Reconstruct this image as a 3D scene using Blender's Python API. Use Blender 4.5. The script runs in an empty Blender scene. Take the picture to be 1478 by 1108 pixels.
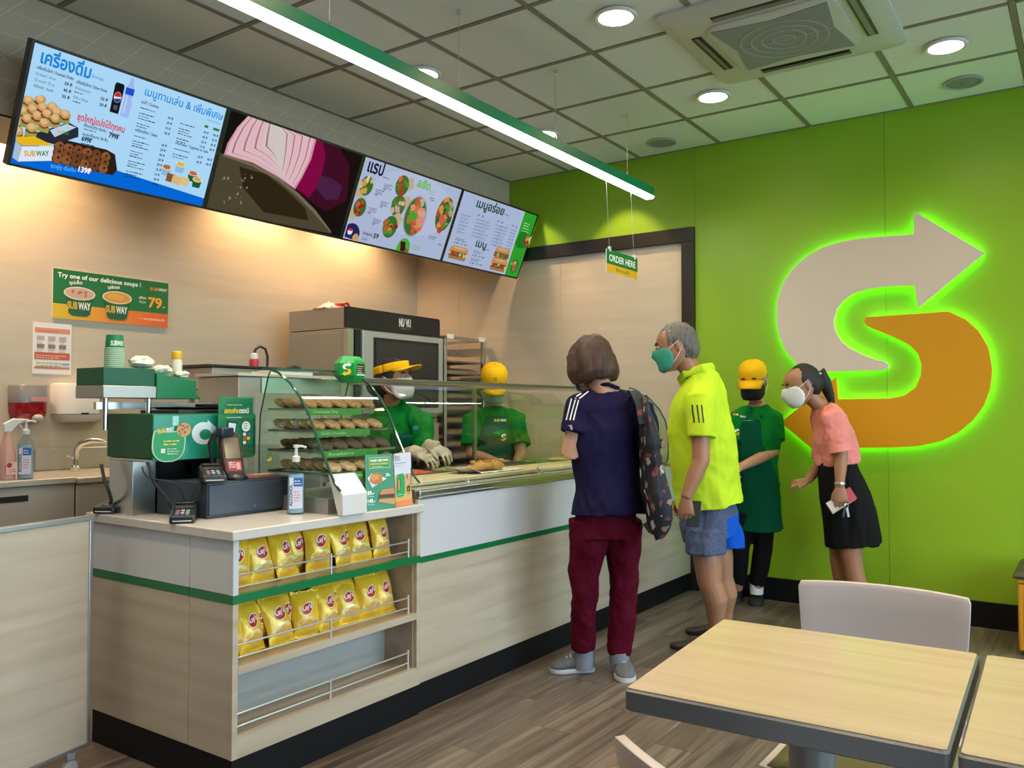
import bpy, bmesh, math, random
import numpy as np
from mathutils import Vector, Matrix, noise
from mathutils.bvhtree import BVHTree
random.seed(7)
sc = bpy.context.scene
PI = math.pi
rad = math.radians

# ------------------------------------------------------------------ camera
EYE = 1.24
YAW, PITCH, FPX = 0.6045, 0.02844, 1213.0
cam_d = bpy.data.cameras.new('camera')
cam_d.sensor_width = 36.0
cam_d.lens = FPX / 1478 * 36
cam_d.clip_start = 0.05
cam = bpy.data.objects.new('camera', cam_d)
cam.location = (0, 0, EYE)
cam.rotation_euler = (PI/2 + PITCH, 0, YAW - PI/2)
sc.collection.objects.link(cam)
sc.camera = cam

# ------------------------------------------------------------------ world, exposure, lights
sc.view_settings.view_transform = 'Standard'
sc.view_settings.look = 'None'
sc.view_settings.exposure = 0.5
sc.view_settings.gamma = 1.0
sc.view_settings.use_curve_mapping = False
sc.cycles.use_denoising = True
sc.cycles.max_bounces = 8
sc.cycles.transparent_max_bounces = 16
sc.cycles.sample_clamp_indirect = 4.0
sc.cycles.caustics_reflective = False
sc.cycles.caustics_refractive = False
world = bpy.data.worlds.new('daylight')
sc.world = world
world.use_nodes = True
wn = world.node_tree
wn.nodes['Background'].inputs[0].default_value = (0.60, 0.79, 1.0, 1)
wn.nodes['Background'].inputs[1].default_value = 5.6

H = 3.04            # ceiling height
XW = 5.47           # green wall
YB = 4.77           # wall behind the counter
XL, YF = -2.6, -2.7

def light(name, kind, loc, energy, color, size=0.1, spot=None, blend=0.5, direction=None, sy=None):
    d = bpy.data.lights.new(name, kind)
    d.energy = energy
    d.color = color
    if kind == 'AREA':
        d.shape = 'DISK' if sy is None else 'RECTANGLE'
        d.size = size
        if sy: d.size_y = sy
    elif kind == 'SPOT':
        d.spot_size = rad(spot); d.spot_blend = blend; d.shadow_soft_size = size
    else:
        d.shadow_soft_size = size
    o = bpy.data.objects.new(name, d)
    o.location = loc
    if direction is not None:
        o.rotation_euler = Vector(direction).to_track_quat('-Z', 'Y').to_euler()
    sc.collection.objects.link(o)
    return o

WARM = (1.0, 0.74, 0.46)
DOWNLIGHTS = [(3.40, 1.77), (4.60, 1.77), (4.61, 0.57), (3.40, 2.93), (4.61, 2.93)]
DOWN_OFF = [(2.2, 1.77), (2.2, 0.57), (3.4, 0.57), (2.2, 2.93), (1.0, 1.77), (1.0, 0.57), (1.0, 2.93), (1.0, -0.63), (2.2, -0.63), (3.4, -0.63), (4.6, -0.63), (4.6, -1.8), (2.2, -1.8)]
for i, (x, y) in enumerate(DOWNLIGHTS + DOWN_OFF):
    light('downlight_lamp', 'SPOT', (x, y, H-0.012), 40, WARM, 0.05, 150, 1.0, (0, 0, -1))
# small spots washing the wall behind the screens, and two on the beige end wall
for x in (1.70, 2.15, 3.75, 4.6):
    light('wall_wash_lamp', 'SPOT', (x, 4.52, 2.93), 62, (1.0, 0.66, 0.34), 0.04, 120, 0.8, (0, 0.12, -1))
for y in (2.75, 3.55):
    light('end_wall_lamp', 'SPOT', (5.1, y, H-0.012), 26, (1.0, 0.70, 0.40), 0.03, 70, 0.35, (0.22, 0, -1))
light('linear_lamp', 'AREA', (1.9, 2.33, 2.585), 75, (0.86, 1.0, 0.93), 5.9, None, 0, (0, 0, -1), 0.06).data.cycles.is_portal = False
# daylight enters through the glazed shop front; one portal per bay helps the sampling
for k in range(1, 5):
    x0 = XL + 0.2 + k*1.6
    p = light('window_portal', 'AREA', (x0+0.75, YF+0.02, 1.55), 10, (1, 1, 1), 1.45, None, 0, (0, 1, 0), 2.5)
    p.data.cycles.is_portal = True

# ------------------------------------------------------------------ materials
MATS = {}
def _nodes(name):
    m = bpy.data.materials.new(name); m.use_nodes = True
    return m, m.node_tree, m.node_tree.nodes['Principled BSDF']
def rgb(h):
    if isinstance(h, str):
        h = h.lstrip('#'); c = [int(h[i:i+2], 16)/255 for i in (0, 2, 4)]
        return tuple(((v+0.055)/1.055)**2.4 if v > 0.04045 else v/12.92 for v in c) + (1,)
    return tuple(h)[:3] + (1,)
def mat(name, color, rough=0.5, metal=0.0, bump=0.0, bscale=40, var=0.0, vscale=6, spec=0.5, coat=0.0, sheen=0.0, sss=0.0, emit=None, es=0.0, stretch=(1, 1, 1)):
    if name in MATS: return MATS[name]
    m, t, b = _nodes(name)
    c = rgb(color)
    b.inputs['Base Color'].default_value = c
    b.inputs['Roughness'].default_value = rough
    b.inputs['Metallic'].default_value = metal
    b.inputs['Specular IOR Level'].default_value = spec
    b.inputs['Coat Weight'].default_value = coat
    b.inputs['Sheen Weight'].default_value = sheen
    if sss: 
        b.inputs['Subsurface Weight'].default_value = sss
        b.inputs['Subsurface Scale'].default_value = 0.01
        b.inputs['Subsurface Radius'].default_value = (1, 0.4, 0.25)
    if emit is not None:
        b.inputs['Emission Color'].default_value = rgb(emit)
        b.inputs['Emission Strength'].default_value = es
    if var or bump:
        tc = t.nodes.new('ShaderNodeTexCoord'); mp = t.nodes.new('ShaderNodeMapping')
        mp.inputs['Scale'].default_value = stretch
        t.links.new(tc.outputs['Object'], mp.inputs[0])
    if var:
        n = t.nodes.new('ShaderNodeTexNoise'); n.inputs['Scale'].default_value = vscale; n.inputs['Detail'].default_value = 4
        t.links.new(mp.outputs[0], n.inputs['Vector'])
        r = t.nodes.new('ShaderNodeValToRGB')
        r.color_ramp.elements[0].position = 0.3; r.color_ramp.elements[1].position = 0.7
        r.color_ramp.elements[0].color = tuple(v*(1-var) for v in c[:3]) + (1,)
        r.color_ramp.elements[1].color = tuple(min(1, v*(1+var)) for v in c[:3]) + (1,)
        t.links.new(n.outputs[0], r.inputs[0]); t.links.new(r.outputs[0], b.inputs['Base Color'])
    if bump:
        n = t.nodes.new('ShaderNodeTexNoise'); n.inputs['Scale'].default_value = bscale; n.inputs['Detail'].default_value = 3
        t.links.new(mp.outputs[0], n.inputs['Vector'])
        bp = t.nodes.new('ShaderNodeBump'); bp.inputs['Strength'].default_value = bump; bp.inputs['Distance'].default_value = 0.01
        t.links.new(n.outputs[0], bp.inputs['Height']); t.links.new(bp.outputs[0], b.inputs['Normal'])
    MATS[name] = m
    return m
def wood(name, stops, scale, rough=0.4, per_object=0.0, detail=6, dist=0.6):
    """long grain: noise squeezed across the grain; stops = [(pos, colour)...]"""
    m, t, b = _nodes(name)
    tc = t.nodes.new('ShaderNodeTexCoord'); mp = t.nodes.new('ShaderNodeMapping')
    mp.inputs['Scale'].default_value = scale
    t.links.new(tc.outputs['Object'], mp.inputs[0])
    n = t.nodes.new('ShaderNodeTexNoise'); n.noise_dimensions = '4D'
    n.inputs['Scale'].default_value = 1.0; n.inputs['Detail'].default_value = detail; n.inputs['Distortion'].default_value = dist
    t.links.new(mp.outputs[0], n.inputs['Vector'])
    if per_object:
        oi = t.nodes.new('ShaderNodeObjectInfo'); mu = t.nodes.new('ShaderNodeMath'); mu.operation = 'MULTIPLY'; mu.inputs[1].default_value = 37.0
        t.links.new(oi.outputs['Random'], mu.inputs[0]); t.links.new(mu.outputs[0], n.inputs['W'])
    r = t.nodes.new('ShaderNodeValToRGB')
    e = r.color_ramp.elements
    while len(e) < len(stops): e.new(0.5)
    for k, (p, c) in enumerate(stops): e[k].position = p; e[k].color = rgb(c)
    t.links.new(n.outputs[0], r.inputs[0])
    if per_object:
        hs = t.nodes.new('ShaderNodeHueSaturation')
        mr = t.nodes.new('ShaderNodeMapRange'); mr.inputs[3].default_value = 1-per_object; mr.inputs[4].default_value = 1+per_object
        t.links.new(oi.outputs['Random'], mr.inputs[0]); t.links.new(mr.outputs[0], hs.inputs['Value'])
        t.links.new(r.outputs[0], hs.inputs['Color']); t.links.new(hs.outputs[0], b.inputs['Base Color'])
    else:
        t.links.new(r.outputs[0], b.inputs['Base Color'])
    b.inputs['Roughness'].default_value = rough
    MATS[name] = m
    return m
def glass(name, tint, ior=1.5, rough=0.0):
    """thin pane: straight-through transmission plus Fresnel reflection"""
    m = bpy.data.materials.new(name); m.use_nodes = True; t = m.node_tree
    t.nodes.clear()
    o = t.nodes.new('ShaderNodeOutputMaterial'); mx = t.nodes.new('ShaderNodeMixShader')
    tr = t.nodes.new('ShaderNodeBsdfTransparent'); gl = t.nodes.new('ShaderNodeBsdfGlossy'); fr = t.nodes.new('ShaderNodeFresnel')
    tr.inputs[0].default_value = rgb(tint); gl.inputs['Roughness'].default_value = rough; fr.inputs[0].default_value = ior
    ge = t.nodes.new('ShaderNodeNewGeometry'); mr = t.nodes.new('ShaderNodeMapRange')   # the same ratio on both faces of a pane
    mr.inputs[3].default_value = ior; mr.inputs[4].default_value = 1/ior
    t.links.new(ge.outputs['Backfacing'], mr.inputs[0]); t.links.new(mr.outputs[0], fr.inputs[0])
    gl.inputs[0].default_value = (1, 1, 1, 1)
    t.links.new(fr.outputs[0], mx.inputs[0]); t.links.new(tr.outputs[0], mx.inputs[1]); t.links.new(gl.outputs[0], mx.inputs[2]); t.links.new(mx.outputs[0], o.inputs[0])
    MATS[name] = m
    return m
def glow(name, color, strength):
    if name in MATS: return MATS[name]
    m = bpy.data.materials.new(name); m.use_nodes = True; t = m.node_tree
    t.nodes.clear()
    o = t.nodes.new('ShaderNodeOutputMaterial'); e = t.nodes.new('ShaderNodeEmission')
    e.inputs[0].default_value = rgb(color); e.inputs[1].default_value = strength
    t.links.new(e.outputs[0], o.inputs[0])
    MATS[name] = m
    return m
def scr(color, k=0.70):      # a colour shown by a lit screen
    return glow('screen_%s_%d' % (color.strip('#'), k*100), color, k)
def ink(color, rough=0.5):  # flat print on card, film or cloth
    return mat('print_%s' % color.strip('#'), color, rough)

# ------------------------------------------------------------------ mesh building
class B:
    def __init__(s): s.v = []; s.f = []; s.m = []; s.mats = []; s.cur = 0
    def use(s, m):
        if m not in s.mats: s.mats.append(m)
        s.cur = s.mats.index(m); return s
    def add(s, vs, fs):
        n = len(s.v); s.v += [tuple(p) for p in vs]
        for f in fs: s.f.append(tuple(n+i for i in f)); s.m.append(s.cur)
        return s
    def box(s, x0, x1, y0, y1, z0, z1):
        return s.add([(x0,y0,z0),(x1,y0,z0),(x1,y1,z0),(x0,y1,z0),(x0,y0,z1),(x1,y0,z1),(x1,y1,z1),(x0,y1,z1)],
                     [(0,3,2,1),(4,5,6,7),(0,1,5,4),(1,2,6,5),(2,3,7,6),(3,0,4,7)])
    def obox(s, c, ax, ay, az):
        """box from a centre and three half-axis vectors"""
        c, ax, ay, az = map(Vector, (c, ax, ay, az)); vs = []
        for k in (-1, 1):
            for i, j in ((-1,-1),(1,-1),(1,1),(-1,1)): vs.append(c + ax*i + ay*j + az*k)
        return s.add(vs, [(0,3,2,1),(4,5,6,7),(0,1,5,4),(1,2,6,5),(2,3,7,6),(3,0,4,7)])
    def loft(s, rings, caps=True, closed=True):
        n = len(rings[0]); vs = [p for r in rings for p in r]; fs = []
        for k in range(len(rings)-1):
            for i in range(n if closed else n-1):
                j = (i+1) % n; fs.append((k*n+i, k*n+j, (k+1)*n+j, (k+1)*n+i))
        if caps:
            fs.append(tuple(reversed(range(n)))); fs.append(tuple(range((len(rings)-1)*n, len(rings)*n)))
        return s.add(vs, fs)
    def tube(s, pts, r, n=8, caps=True, flat=None):
        pts = [Vector(p) for p in pts]; rs = r if isinstance(r, (list, tuple)) else [r]*len(pts)
        rings = []; up = None
        for k, p in enumerate(pts):
            a = pts[max(0, k-1)]; b = pts[min(len(pts)-1, k+1)]; d = (b-a).normalized()
            if up is None:
                up = Vector((0,0,1)) if abs(d.z) < 0.9 else Vector((1,0,0))
                if flat is not None: up = Vector(flat)
            u = (up - d*up.dot(d)).normalized(); w = d.cross(u); up = u
            rr = rs[k]; ra, rb = rr if isinstance(rr, (list, tuple)) else (rr, rr)
            rings.append([p + u*(math.cos(2*PI*i/n)*ra) + w*(math.sin(2*PI*i/n)*rb) for i in range(n)])
        return s.loft(rings, caps)
    def cyl(s, a, b, r0, r1=None, n=20, caps=True):
        return s.tube([a, b], [r0, r0 if r1 is None else r1], n, caps)
    def lathe(s, prof, c=(0,0,0), n=24, caps=True):
        return s.loft([[(c[0]+r*math.cos(2*PI*i/n), c[1]+r*math.sin(2*PI*i/n), c[2]+z) for i in range(n)] for r, z in prof], caps)
    def prism(s, poly, off):
        off = Vector(off); a = [Vector(p) for p in poly]
        return s.loft([a, [p+off for p in a]])
    def ell(s, c, r, n=14, m=9, rot=None):
        c = Vector(c); rings = []
        for k in range(1, m):
            th = PI*k/m; ring = []
            for i in range(n):
                p = Vector((r[0]*math.sin(th)*math.cos(2*PI*i/n), r[1]*math.sin(th)*math.sin(2*PI*i/n), -r[2]*math.cos(th)))
                if rot is not None: p = rot @ p
                ring.append(c+p)
            rings.append(ring)
        return s.loft(rings)
    def sheet(s, grid):
        n = len(grid[0]); vs = [p for r in grid for p in r]
        return s.add(vs, [(k*n+i, k*n+i+1, (k+1)*n+i+1, (k+1)*n+i) for k in range(len(grid)-1) for i in range(n-1)])

def link(o): sc.collection.objects.link(o); return o
def tag(o, label=None, cat=None, group=None, kind=None):
    if label: o['label'] = label
    if cat: o['category'] = cat
    if group: o['group'] = group
    if kind: o['kind'] = kind
    return o
def thing(name, label, cat, loc=(0,0,0), rotz=0, group=None):
    o = bpy.data.objects.new(name, None); link(o)
    o.empty_display_size = 0.1
    o.location = loc; o.rotation_euler = (0, 0, rotz)
    return tag(o, label, cat, group)
def world_of(o):
    m = Matrix.Identity(4)
    while o is not None:
        m = (Matrix.Translation(o.location) @ o.rotation_euler.to_matrix().to_4x4()) @ m
        o = o.parent
    return m
def obj(name, b, m=None, parent=None, bevel=0, smooth=True, local=False, label=None, seg=2, angle=35, solid=0, fix=True):
    """one mesh object. Vertices are given in world space (or in the parent's space with local=True);
    a top-level mesh gets its origin at the middle of its base."""
    me = bpy.data.meshes.new(name)
    vs = [Vector(p) for p in b.v]
    if parent is not None:
        if not local:
            inv = world_of(parent).inverted(); vs = [inv @ p for p in vs]
        org = Vector((0,0,0))
        if vs:
            org = Vector(((min(p.x for p in vs)+max(p.x for p in vs))/2, (min(p.y for p in vs)+max(p.y for p in vs))/2, min(p.z for p in vs)))
    else:
        org = Vector(((min(p.x for p in vs)+max(p.x for p in vs))/2, (min(p.y for p in vs)+max(p.y for p in vs))/2, min(p.z for p in vs)))
    vs = [p-org for p in vs]
    me.from_pydata([tuple(p) for p in vs], [], b.f)
    if b.mats:
        for mm in b.mats: me.materials.append(mm)
        me.polygons.foreach_set('material_index', b.m)
    if m is not None and not b.mats: me.materials.append(m)
    if fix:
        bm = bmesh.new(); bm.from_mesh(me); bmesh.ops.recalc_face_normals(bm, faces=bm.faces); bm.to_mesh(me); bm.free()
    if smooth:
        me.shade_smooth(); me.set_sharp_from_angle(angle=rad(angle))
    else: me.shade_flat()
    o = bpy.data.objects.new(name, me); link(o)
    o.location = org
    if parent is not None: o.parent = parent
    if solid:
        md = o.modifiers.new('solid', 'SOLIDIFY'); md.thickness = solid; md.offset = 0
    if bevel:
        md = o.modifiers.new('bevel', 'BEVEL'); md.width = bevel; md.segments = seg; md.limit_method = 'ANGLE'; md.angle_limit = rad(40)
        md.harden_normals = False
    if label: o['label'] = label
    return o
def copy_tree(o, parent=None):
    c = o.copy(); link(c); c.parent = parent
    for ch in list(o.children): copy_tree(ch, c)
    return c
def struct(name, b, m=None, **k):
    o = obj(name, b, m, **k)
    if o.parent is None: o['kind'] = 'structure'
    return o
def box_part(name, dims, m, parent, **k): return obj(name, B().box(*dims), m, parent, **k)

# photograph pixel -> point on a plane of the room (used to survey positions)
_f = Vector((math.cos(YAW)*math.cos(PITCH), math.sin(YAW)*math.cos(PITCH), math.sin(PITCH)))
_r = _f.cross(Vector((0,0,1))).normalized(); _u = _r.cross(_f)
def at(x, y, axis, v):
    d = _f + _r*((x-739)/FPX) - _u*((y-554)/FPX)
    k = 'xyz'.index(axis); o = Vector((0,0,EYE))
    return o + d*((v-o[k])/d[k])
def at_plane(x, y, O, N):
    d = _f + _r*((x-739)/FPX) - _u*((y-554)/FPX); o = Vector((0,0,EYE))
    return o + d*((Vector(O)-o).dot(N)/d.dot(N))

# flat print: shapes laid on a surface, each layer a hair above the last
_tc = {}
def text_geo(s, bold=0.0):
    k = (s, bold)
    if k not in _tc:
        c = bpy.data.curves.new('t', 'FONT'); c.body = s; c.offset = bold; c.resolution_u = 3
        o = bpy.data.objects.new('t', c); link(o)
        me = bpy.data.meshes.new_from_object(o.evaluated_get(bpy.context.evaluated_depsgraph_get()))
        vs = [(v.co.x, v.co.y) for v in me.vertices]; fs = [tuple(p.vertices) for p in me.polygons]
        bpy.data.objects.remove(o); bpy.data.curves.remove(c); bpy.data.meshes.remove(me)
        x0 = min(v[0] for v in vs); x1 = max(v[0] for v in vs)
        _tc[k] = ([(x-x0, y) for x, y in vs], fs, x1-x0)
    return _tc[k]
class Canvas:
    def __init__(s, O, U, V, eps=0.0004):
        s.O = Vector(O); s.U = Vector(U).normalized(); s.V = Vector(V).normalized(); s.N = s.U.cross(s.V).normalized()
        s.b = B(); s.eps = eps; s.k = 1
    def uv(s, x, y):
        p = at_plane(x, y, s.O, s.N) - s.O
        return (p.dot(s.U), p.dot(s.V))
    def P(s, u, v): return s.O + s.U*u + s.V*v + s.N*(s.eps*s.k)
    def poly(s, pts, m):
        if getattr(s, 'clip', None):            # keep the picture inside its frame
            u0, v0, u1, v1 = s.clip
            for ax, lim, sg in ((0, u0, 1), (0, u1, -1), (1, v0, 1), (1, v1, -1)):
                out = []
                for i in range(len(pts)):
                    a, b_ = pts[i-1], pts[i]; da, db = (a[ax]-lim)*sg, (b_[ax]-lim)*sg
                    if (da >= 0) != (db >= 0): q = da/(da-db); out.append((a[0]+(b_[0]-a[0])*q, a[1]+(b_[1]-a[1])*q))
                    if db >= 0: out.append(b_)
                pts = out
                if len(pts) < 3: return s
        s.b.use(m); s.b.add([s.P(*p) for p in pts], [tuple(range(len(pts)))]); s.k += 0.25; return s
    def rect(s, u0, v0, u1, v1, m): return s.poly([(u0,v0),(u1,v0),(u1,v1),(u0,v1)], m)
    def ellipse(s, u, v, a, c, m, rot=0, n=20, t0=0, t1=2*PI):
        ca, sa = math.cos(rot), math.sin(rot); ps = []
        full = abs(t1-t0-2*PI) < 1e-6
        for i in range(n if full else n+1):
            t = t0+(t1-t0)*i/n; x, y = a*math.cos(t), c*math.sin(t); ps.append((u+x*ca-y*sa, v+x*sa+y*ca))
        return s.poly(ps, m)
    def blob(s, u, v, a, m, rough=0.25, n=14, c=None):
        c = c or a
        return s.poly([(u+a*math.cos(2*PI*i/n)*(1+random.uniform(-rough, rough)), v+c*math.sin(2*PI*i/n)*(1+random.uniform(-rough, rough))) for i in range(n)], m)
    def text(s, t, u, v, h, m, align='l', width=None, rot=0, bold=0.0, sx=1.0):
        vs, fs, w = text_geo(t, bold); k = h/0.72; kx = k*sx
        if width: kx = width/w
        off = {'l': 0, 'c': -w*kx/2, 'r': -w*kx}[align]; ca, sa = math.cos(rot), math.sin(rot)
        out = []
        for x, y in vs:
            X, Y = x*kx+off, y*k; out.append(s.P(u+X*ca-Y*sa, v+X*sa+Y*ca))
        s.b.use(m); s.b.add(out, fs); s.k += 0.25; return s
    def lines(s, u, v, w, n, lh, m, fill=0.35):
        """rows of print too small to read"""
        for r in range(n):
            x = u; end = u + w*random.uniform(0.7, 1.0); y = v - r*lh
            while x < end:
                d = random.uniform(0.6, 2.2)*lh*0.9; s.rect(x, y, min(x+d, end), y+lh*fill*random.uniform(0.8, 1.2), m); s.k -= 0.25; x += d + lh*0.3
        s.k += 0.25
        return s
    def build(s, name, parent, **k):
        return obj(name, s.b, None, parent, smooth=False, fix=False, **k)
def screen_logo_word(c, u, v, h, m1, m2, align='l', rot=0):
    """the shop's two-tone word with its end arrows"""
    w = h*4.6
    if align == 'c': u -= w/2
    c.text('SUB', u, v, h, m1, width=w*0.42, rot=rot, bold=0.03)
    c.text('WAY', u+w*0.45*math.cos(rot), v+w*0.45*math.sin(rot), h, m2, width=w*0.5, rot=rot, bold=0.03)
    return c

M = {}
M['white_lam'] = mat('white_laminate', (0.60, 0.60, 0.64), 0.16, coat=0.3)
M['worktop'] = mat('pale_solid_surface', (0.60, 0.56, 0.53), 0.22, var=0.03, vscale=30)
M['stripe'] = mat('green_stripe', (0.0, 0.15, 0.045), 0.3)
M['kick'] = mat('black_kick', (0.006, 0.006, 0.008), 0.5, spec=0.2)
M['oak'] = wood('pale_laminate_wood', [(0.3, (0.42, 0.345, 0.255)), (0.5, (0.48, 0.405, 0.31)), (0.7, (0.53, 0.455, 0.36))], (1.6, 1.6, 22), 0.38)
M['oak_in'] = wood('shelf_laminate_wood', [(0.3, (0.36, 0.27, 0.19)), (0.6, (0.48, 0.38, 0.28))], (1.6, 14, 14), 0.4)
M['niche'] = mat('grey_niche_board', (0.40, 0.38, 0.36), 0.45, var=0.05, vscale=5, stretch=(1, 1, 6))
M['table_wood'] = wood('table_laminate', [(0.3, (0.43, 0.335, 0.225)), (0.5, (0.47, 0.37, 0.255)), (0.72, (0.51, 0.405, 0.285))], (30, 1.5, 4), 0.22)
M['grey_edge'] = mat('grey_table_edge', (0.11, 0.115, 0.125), 0.35)
M['plank'] = wood('vinyl_plank', [(0.28, (0.060, 0.044, 0.035)), (0.5, (0.125, 0.098, 0.080)), (0.72, (0.22, 0.18, 0.15))], (1.2, 26, 4), 0.33, per_object=0.22, detail=8, dist=1.2)
M['seam'] = mat('dark_seam', (0.02, 0.017, 0.015), 0.8)
M['green_wall'] = mat('lime_paint', (0.26, 0.45, 0.016), 0.42, bump=0.05, bscale=120, var=0.05, vscale=1.2)
M['beige_wall'] = mat('beige_wall_panel', (0.56, 0.48, 0.38), 0.5, var=0.05, vscale=2.0, stretch=(1, 1, 10))
M['black_trim'] = mat('dark_brown_frame', (0.018, 0.014, 0.010), 0.4)
M['ceil_tile'] = mat('ceiling_tile', (0.82, 0.81, 0.78), 0.9, bump=0.08, bscale=200)
M['grid'] = mat('ceiling_grid_bar', (0.26, 0.22, 0.17), 0.6)
M['soffit'] = mat('soffit_taupe', (0.58, 0.47, 0.365), 0.55)
M['steel'] = mat('brushed_steel', (0.62, 0.61, 0.59), 0.28, 1.0, bump=0.03, bscale=300, stretch=(1, 1, 0.05))
M['steel_dark'] = mat('dull_steel', (0.46, 0.43, 0.39), 0.42, 0.75)
M['chrome'] = mat('chrome', (0.80, 0.80, 0.80), 0.16, 1.0)
M['alu'] = mat('aluminium', (0.55, 0.56, 0.58), 0.35, 0.9)
M['black'] = mat('black_plastic', (0.012, 0.012, 0.014), 0.35)
M['black_soft'] = mat('black_rubber', (0.02, 0.02, 0.022), 0.7)
M['navy_metal'] = mat('cash_drawer_metal', (0.035, 0.045, 0.065), 0.38)
M['white_pl'] = mat('white_plastic', (0.72, 0.70, 0.70), 0.35)
M['white_paper'] = mat('white_paper', (0.78, 0.77, 0.76), 0.7)
M['green_pl'] = mat('green_plastic', (0.0, 0.17, 0.05), 0.35)
M['green_dk'] = mat('dark_green_plastic', (0.0, 0.085, 0.03), 0.4)
M['teal_pl'] = mat('teal_green_cover', (0.02, 0.27, 0.17), 0.18)
M['yellow'] = mat('yellow_plastic', (0.85, 0.47, 0.01), 0.4)
M['glass'] = glass('clear_glass', (0.93, 0.965, 0.94))
M['glass_case'] = glass('case_glass', (0.90, 0.955, 0.90))
M['glass_edge'] = mat('green_glass_edge', (0.03, 0.10, 0.07), 0.08)
M['acrylic'] = glass('clear_acrylic', (0.95, 0.97, 0.96), 1.45)
# ================================================================== SETTING
# floor: vinyl planks running along the counter
fl = struct('floor', B().box(XL-0.1, XW+0.1, YF-0.1, YB+0.1, -0.12, -0.006), M['seam'])
PW, PL = 0.152, 0.914
pb = B().box(0, PL-0.0016, 0, PW-0.0016, -0.006, 0)
plank_proto = None
row = 0; y = -0.62
while y < 2.30:
    off = (row*0.37) % 1.0 * PL
    x = 0.55 - off
    while x < XW:
        x0 = x; x1 = min(x+PL, XW); c = at(739, 554, 'x', 1)   # keep only planks the view reaches
        if x1 > 0.9 and y > -0.3 - 0.0*x and (y+PW) > (x0-2.6)*0.02 - 0.4:
            if plank_proto is None or x1-x0 < PL-0.01:
                o = obj('plank', B().box(x0, x1-0.0016, y, y+PW-0.0016, -0.006, 0), M['plank'], fl)
                if x1-x0 > PL-0.01: plank_proto = o
            else:
                o = plank_proto.copy(); link(o); o.parent = fl
                o.location = plank_proto.location + Vector((x0-plank_x, y-plank_y, 0))
            if o is plank_proto: plank_x, plank_y = x0, y
        x += PL
    y += PW; row += 1
fb = B()
for (x0, x1, y0, y1) in ((XL, XW, YF, -0.62), (XL, 0.55-PL, -0.62, YB), (0.0, XW, 2.32, YB)):
    fb.box(x0, x1, y0, y1, -0.006, -0.0005)
tag(obj('plank_field', fb, M['plank'], fl), kind='stuff')

# walls
gw = struct('wall_right', B().box(XW, XW+0.15, YF-0.1, YB+0.1, 0, H), M['green_wall'])
def wall_panel(name, y0, y1, z0, z1, m, x=XW): obj(name, B().box(x-0.006, x, y0+0.001, y1-0.001, z0, z1), m, gw, bevel=0.0012)
for y0, y1 in ((-2.6, -1.4), (-1.4, -0.19), (-0.19, 1.02), (1.02, 2.24)):
    wall_panel('green_panel', y0, y1, 0.14, H, M['green_wall'])
wall_panel('green_panel', 2.24, 3.8, 2.488, H, M['green_wall'])
for y0, y1 in ((2.33, 3.32), (3.32, 4.3), (4.3, 4.77)):
    wall_panel('beige_panel', y0, y1, 0.0, 2.39, M['beige_wall'])
wall_panel('beige_panel', 4.201, 4.77, 2.391, H, M['beige_wall'])
wall_panel('beige_panel', 3.801, 4.199, 2.391, 2.480, M['beige_wall'])
struct('wall_back', B().box(XL-0.1, XW+0.15, YB, YB+0.15, 0, H), M['beige_wall'])
struct('wall_left', B().box(XL-0.15, XL, YF-0.1, YB, 0, H), mat('brown_wall', (0.22, 0.15, 0.10), 0.6))  # out of view; kept dark so less light bounces onto the counter ends
struct('baseboard_right', B().box(XW-0.022, XW-0.006, YF, 2.262, 0, 0.145), M['kick'], bevel=0.002)
fr = B(); fr.box(XW-0.035, XW-0.004, 2.24, 3.80, 2.39, 2.488); fr.box(XW-0.035, XW-0.004, 2.24, 2.33, 0.0, 2.39)
struct('trim_1', fr, M['black_trim'], bevel=0.002)
# glazed shop front on the street side, behind the photographer
M['frame_alu'] = mat('shopfront_frame', (0.05, 0.05, 0.05), 0.4)
wf = struct('wall_front', B().box(XL-0.1, XW+0.1, YF-0.12, YF, 0, 0.22).box(XL-0.1, XW+0.1, YF-0.12, YF, 2.86, H).box(XL-0.1, XL+1.69, YF-0.12, YF, 0.22, 2.86), M['white_lam'])  # first bay, out of view, walled up to keep daylight off the counter ends
for k in range(1, 5):
    x0 = XL + 0.15 + k*1.6; n = 'window_%d' % k
    w = B()
    w.box(x0-0.05, x0+0.03, YF-0.09, YF-0.02, 0.22, 2.86); w.box(x0+1.51, x0+1.56, YF-0.09, YF-0.02, 0.22, 2.86)
    w.box(x0+0.03, x0+1.51, YF-0.09, YF-0.02, 0.22, 0.29); w.box(x0+0.03, x0+1.51, YF-0.09, YF-0.02, 2.79, 2.86)
    wo = struct(n, w, M['frame_alu'], bevel=0.003)
    box_part('pane', (x0+0.03, x0+1.51, YF-0.058, YF-0.052, 0.29, 2.79), M['glass'], wo)
struct('ground', B().box(-30, 30, -40, YF-0.13, -0.2, -0.02), mat('pavement', (0.42, 0.42, 0.42), 0.8, var=0.1, vscale=1))

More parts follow.
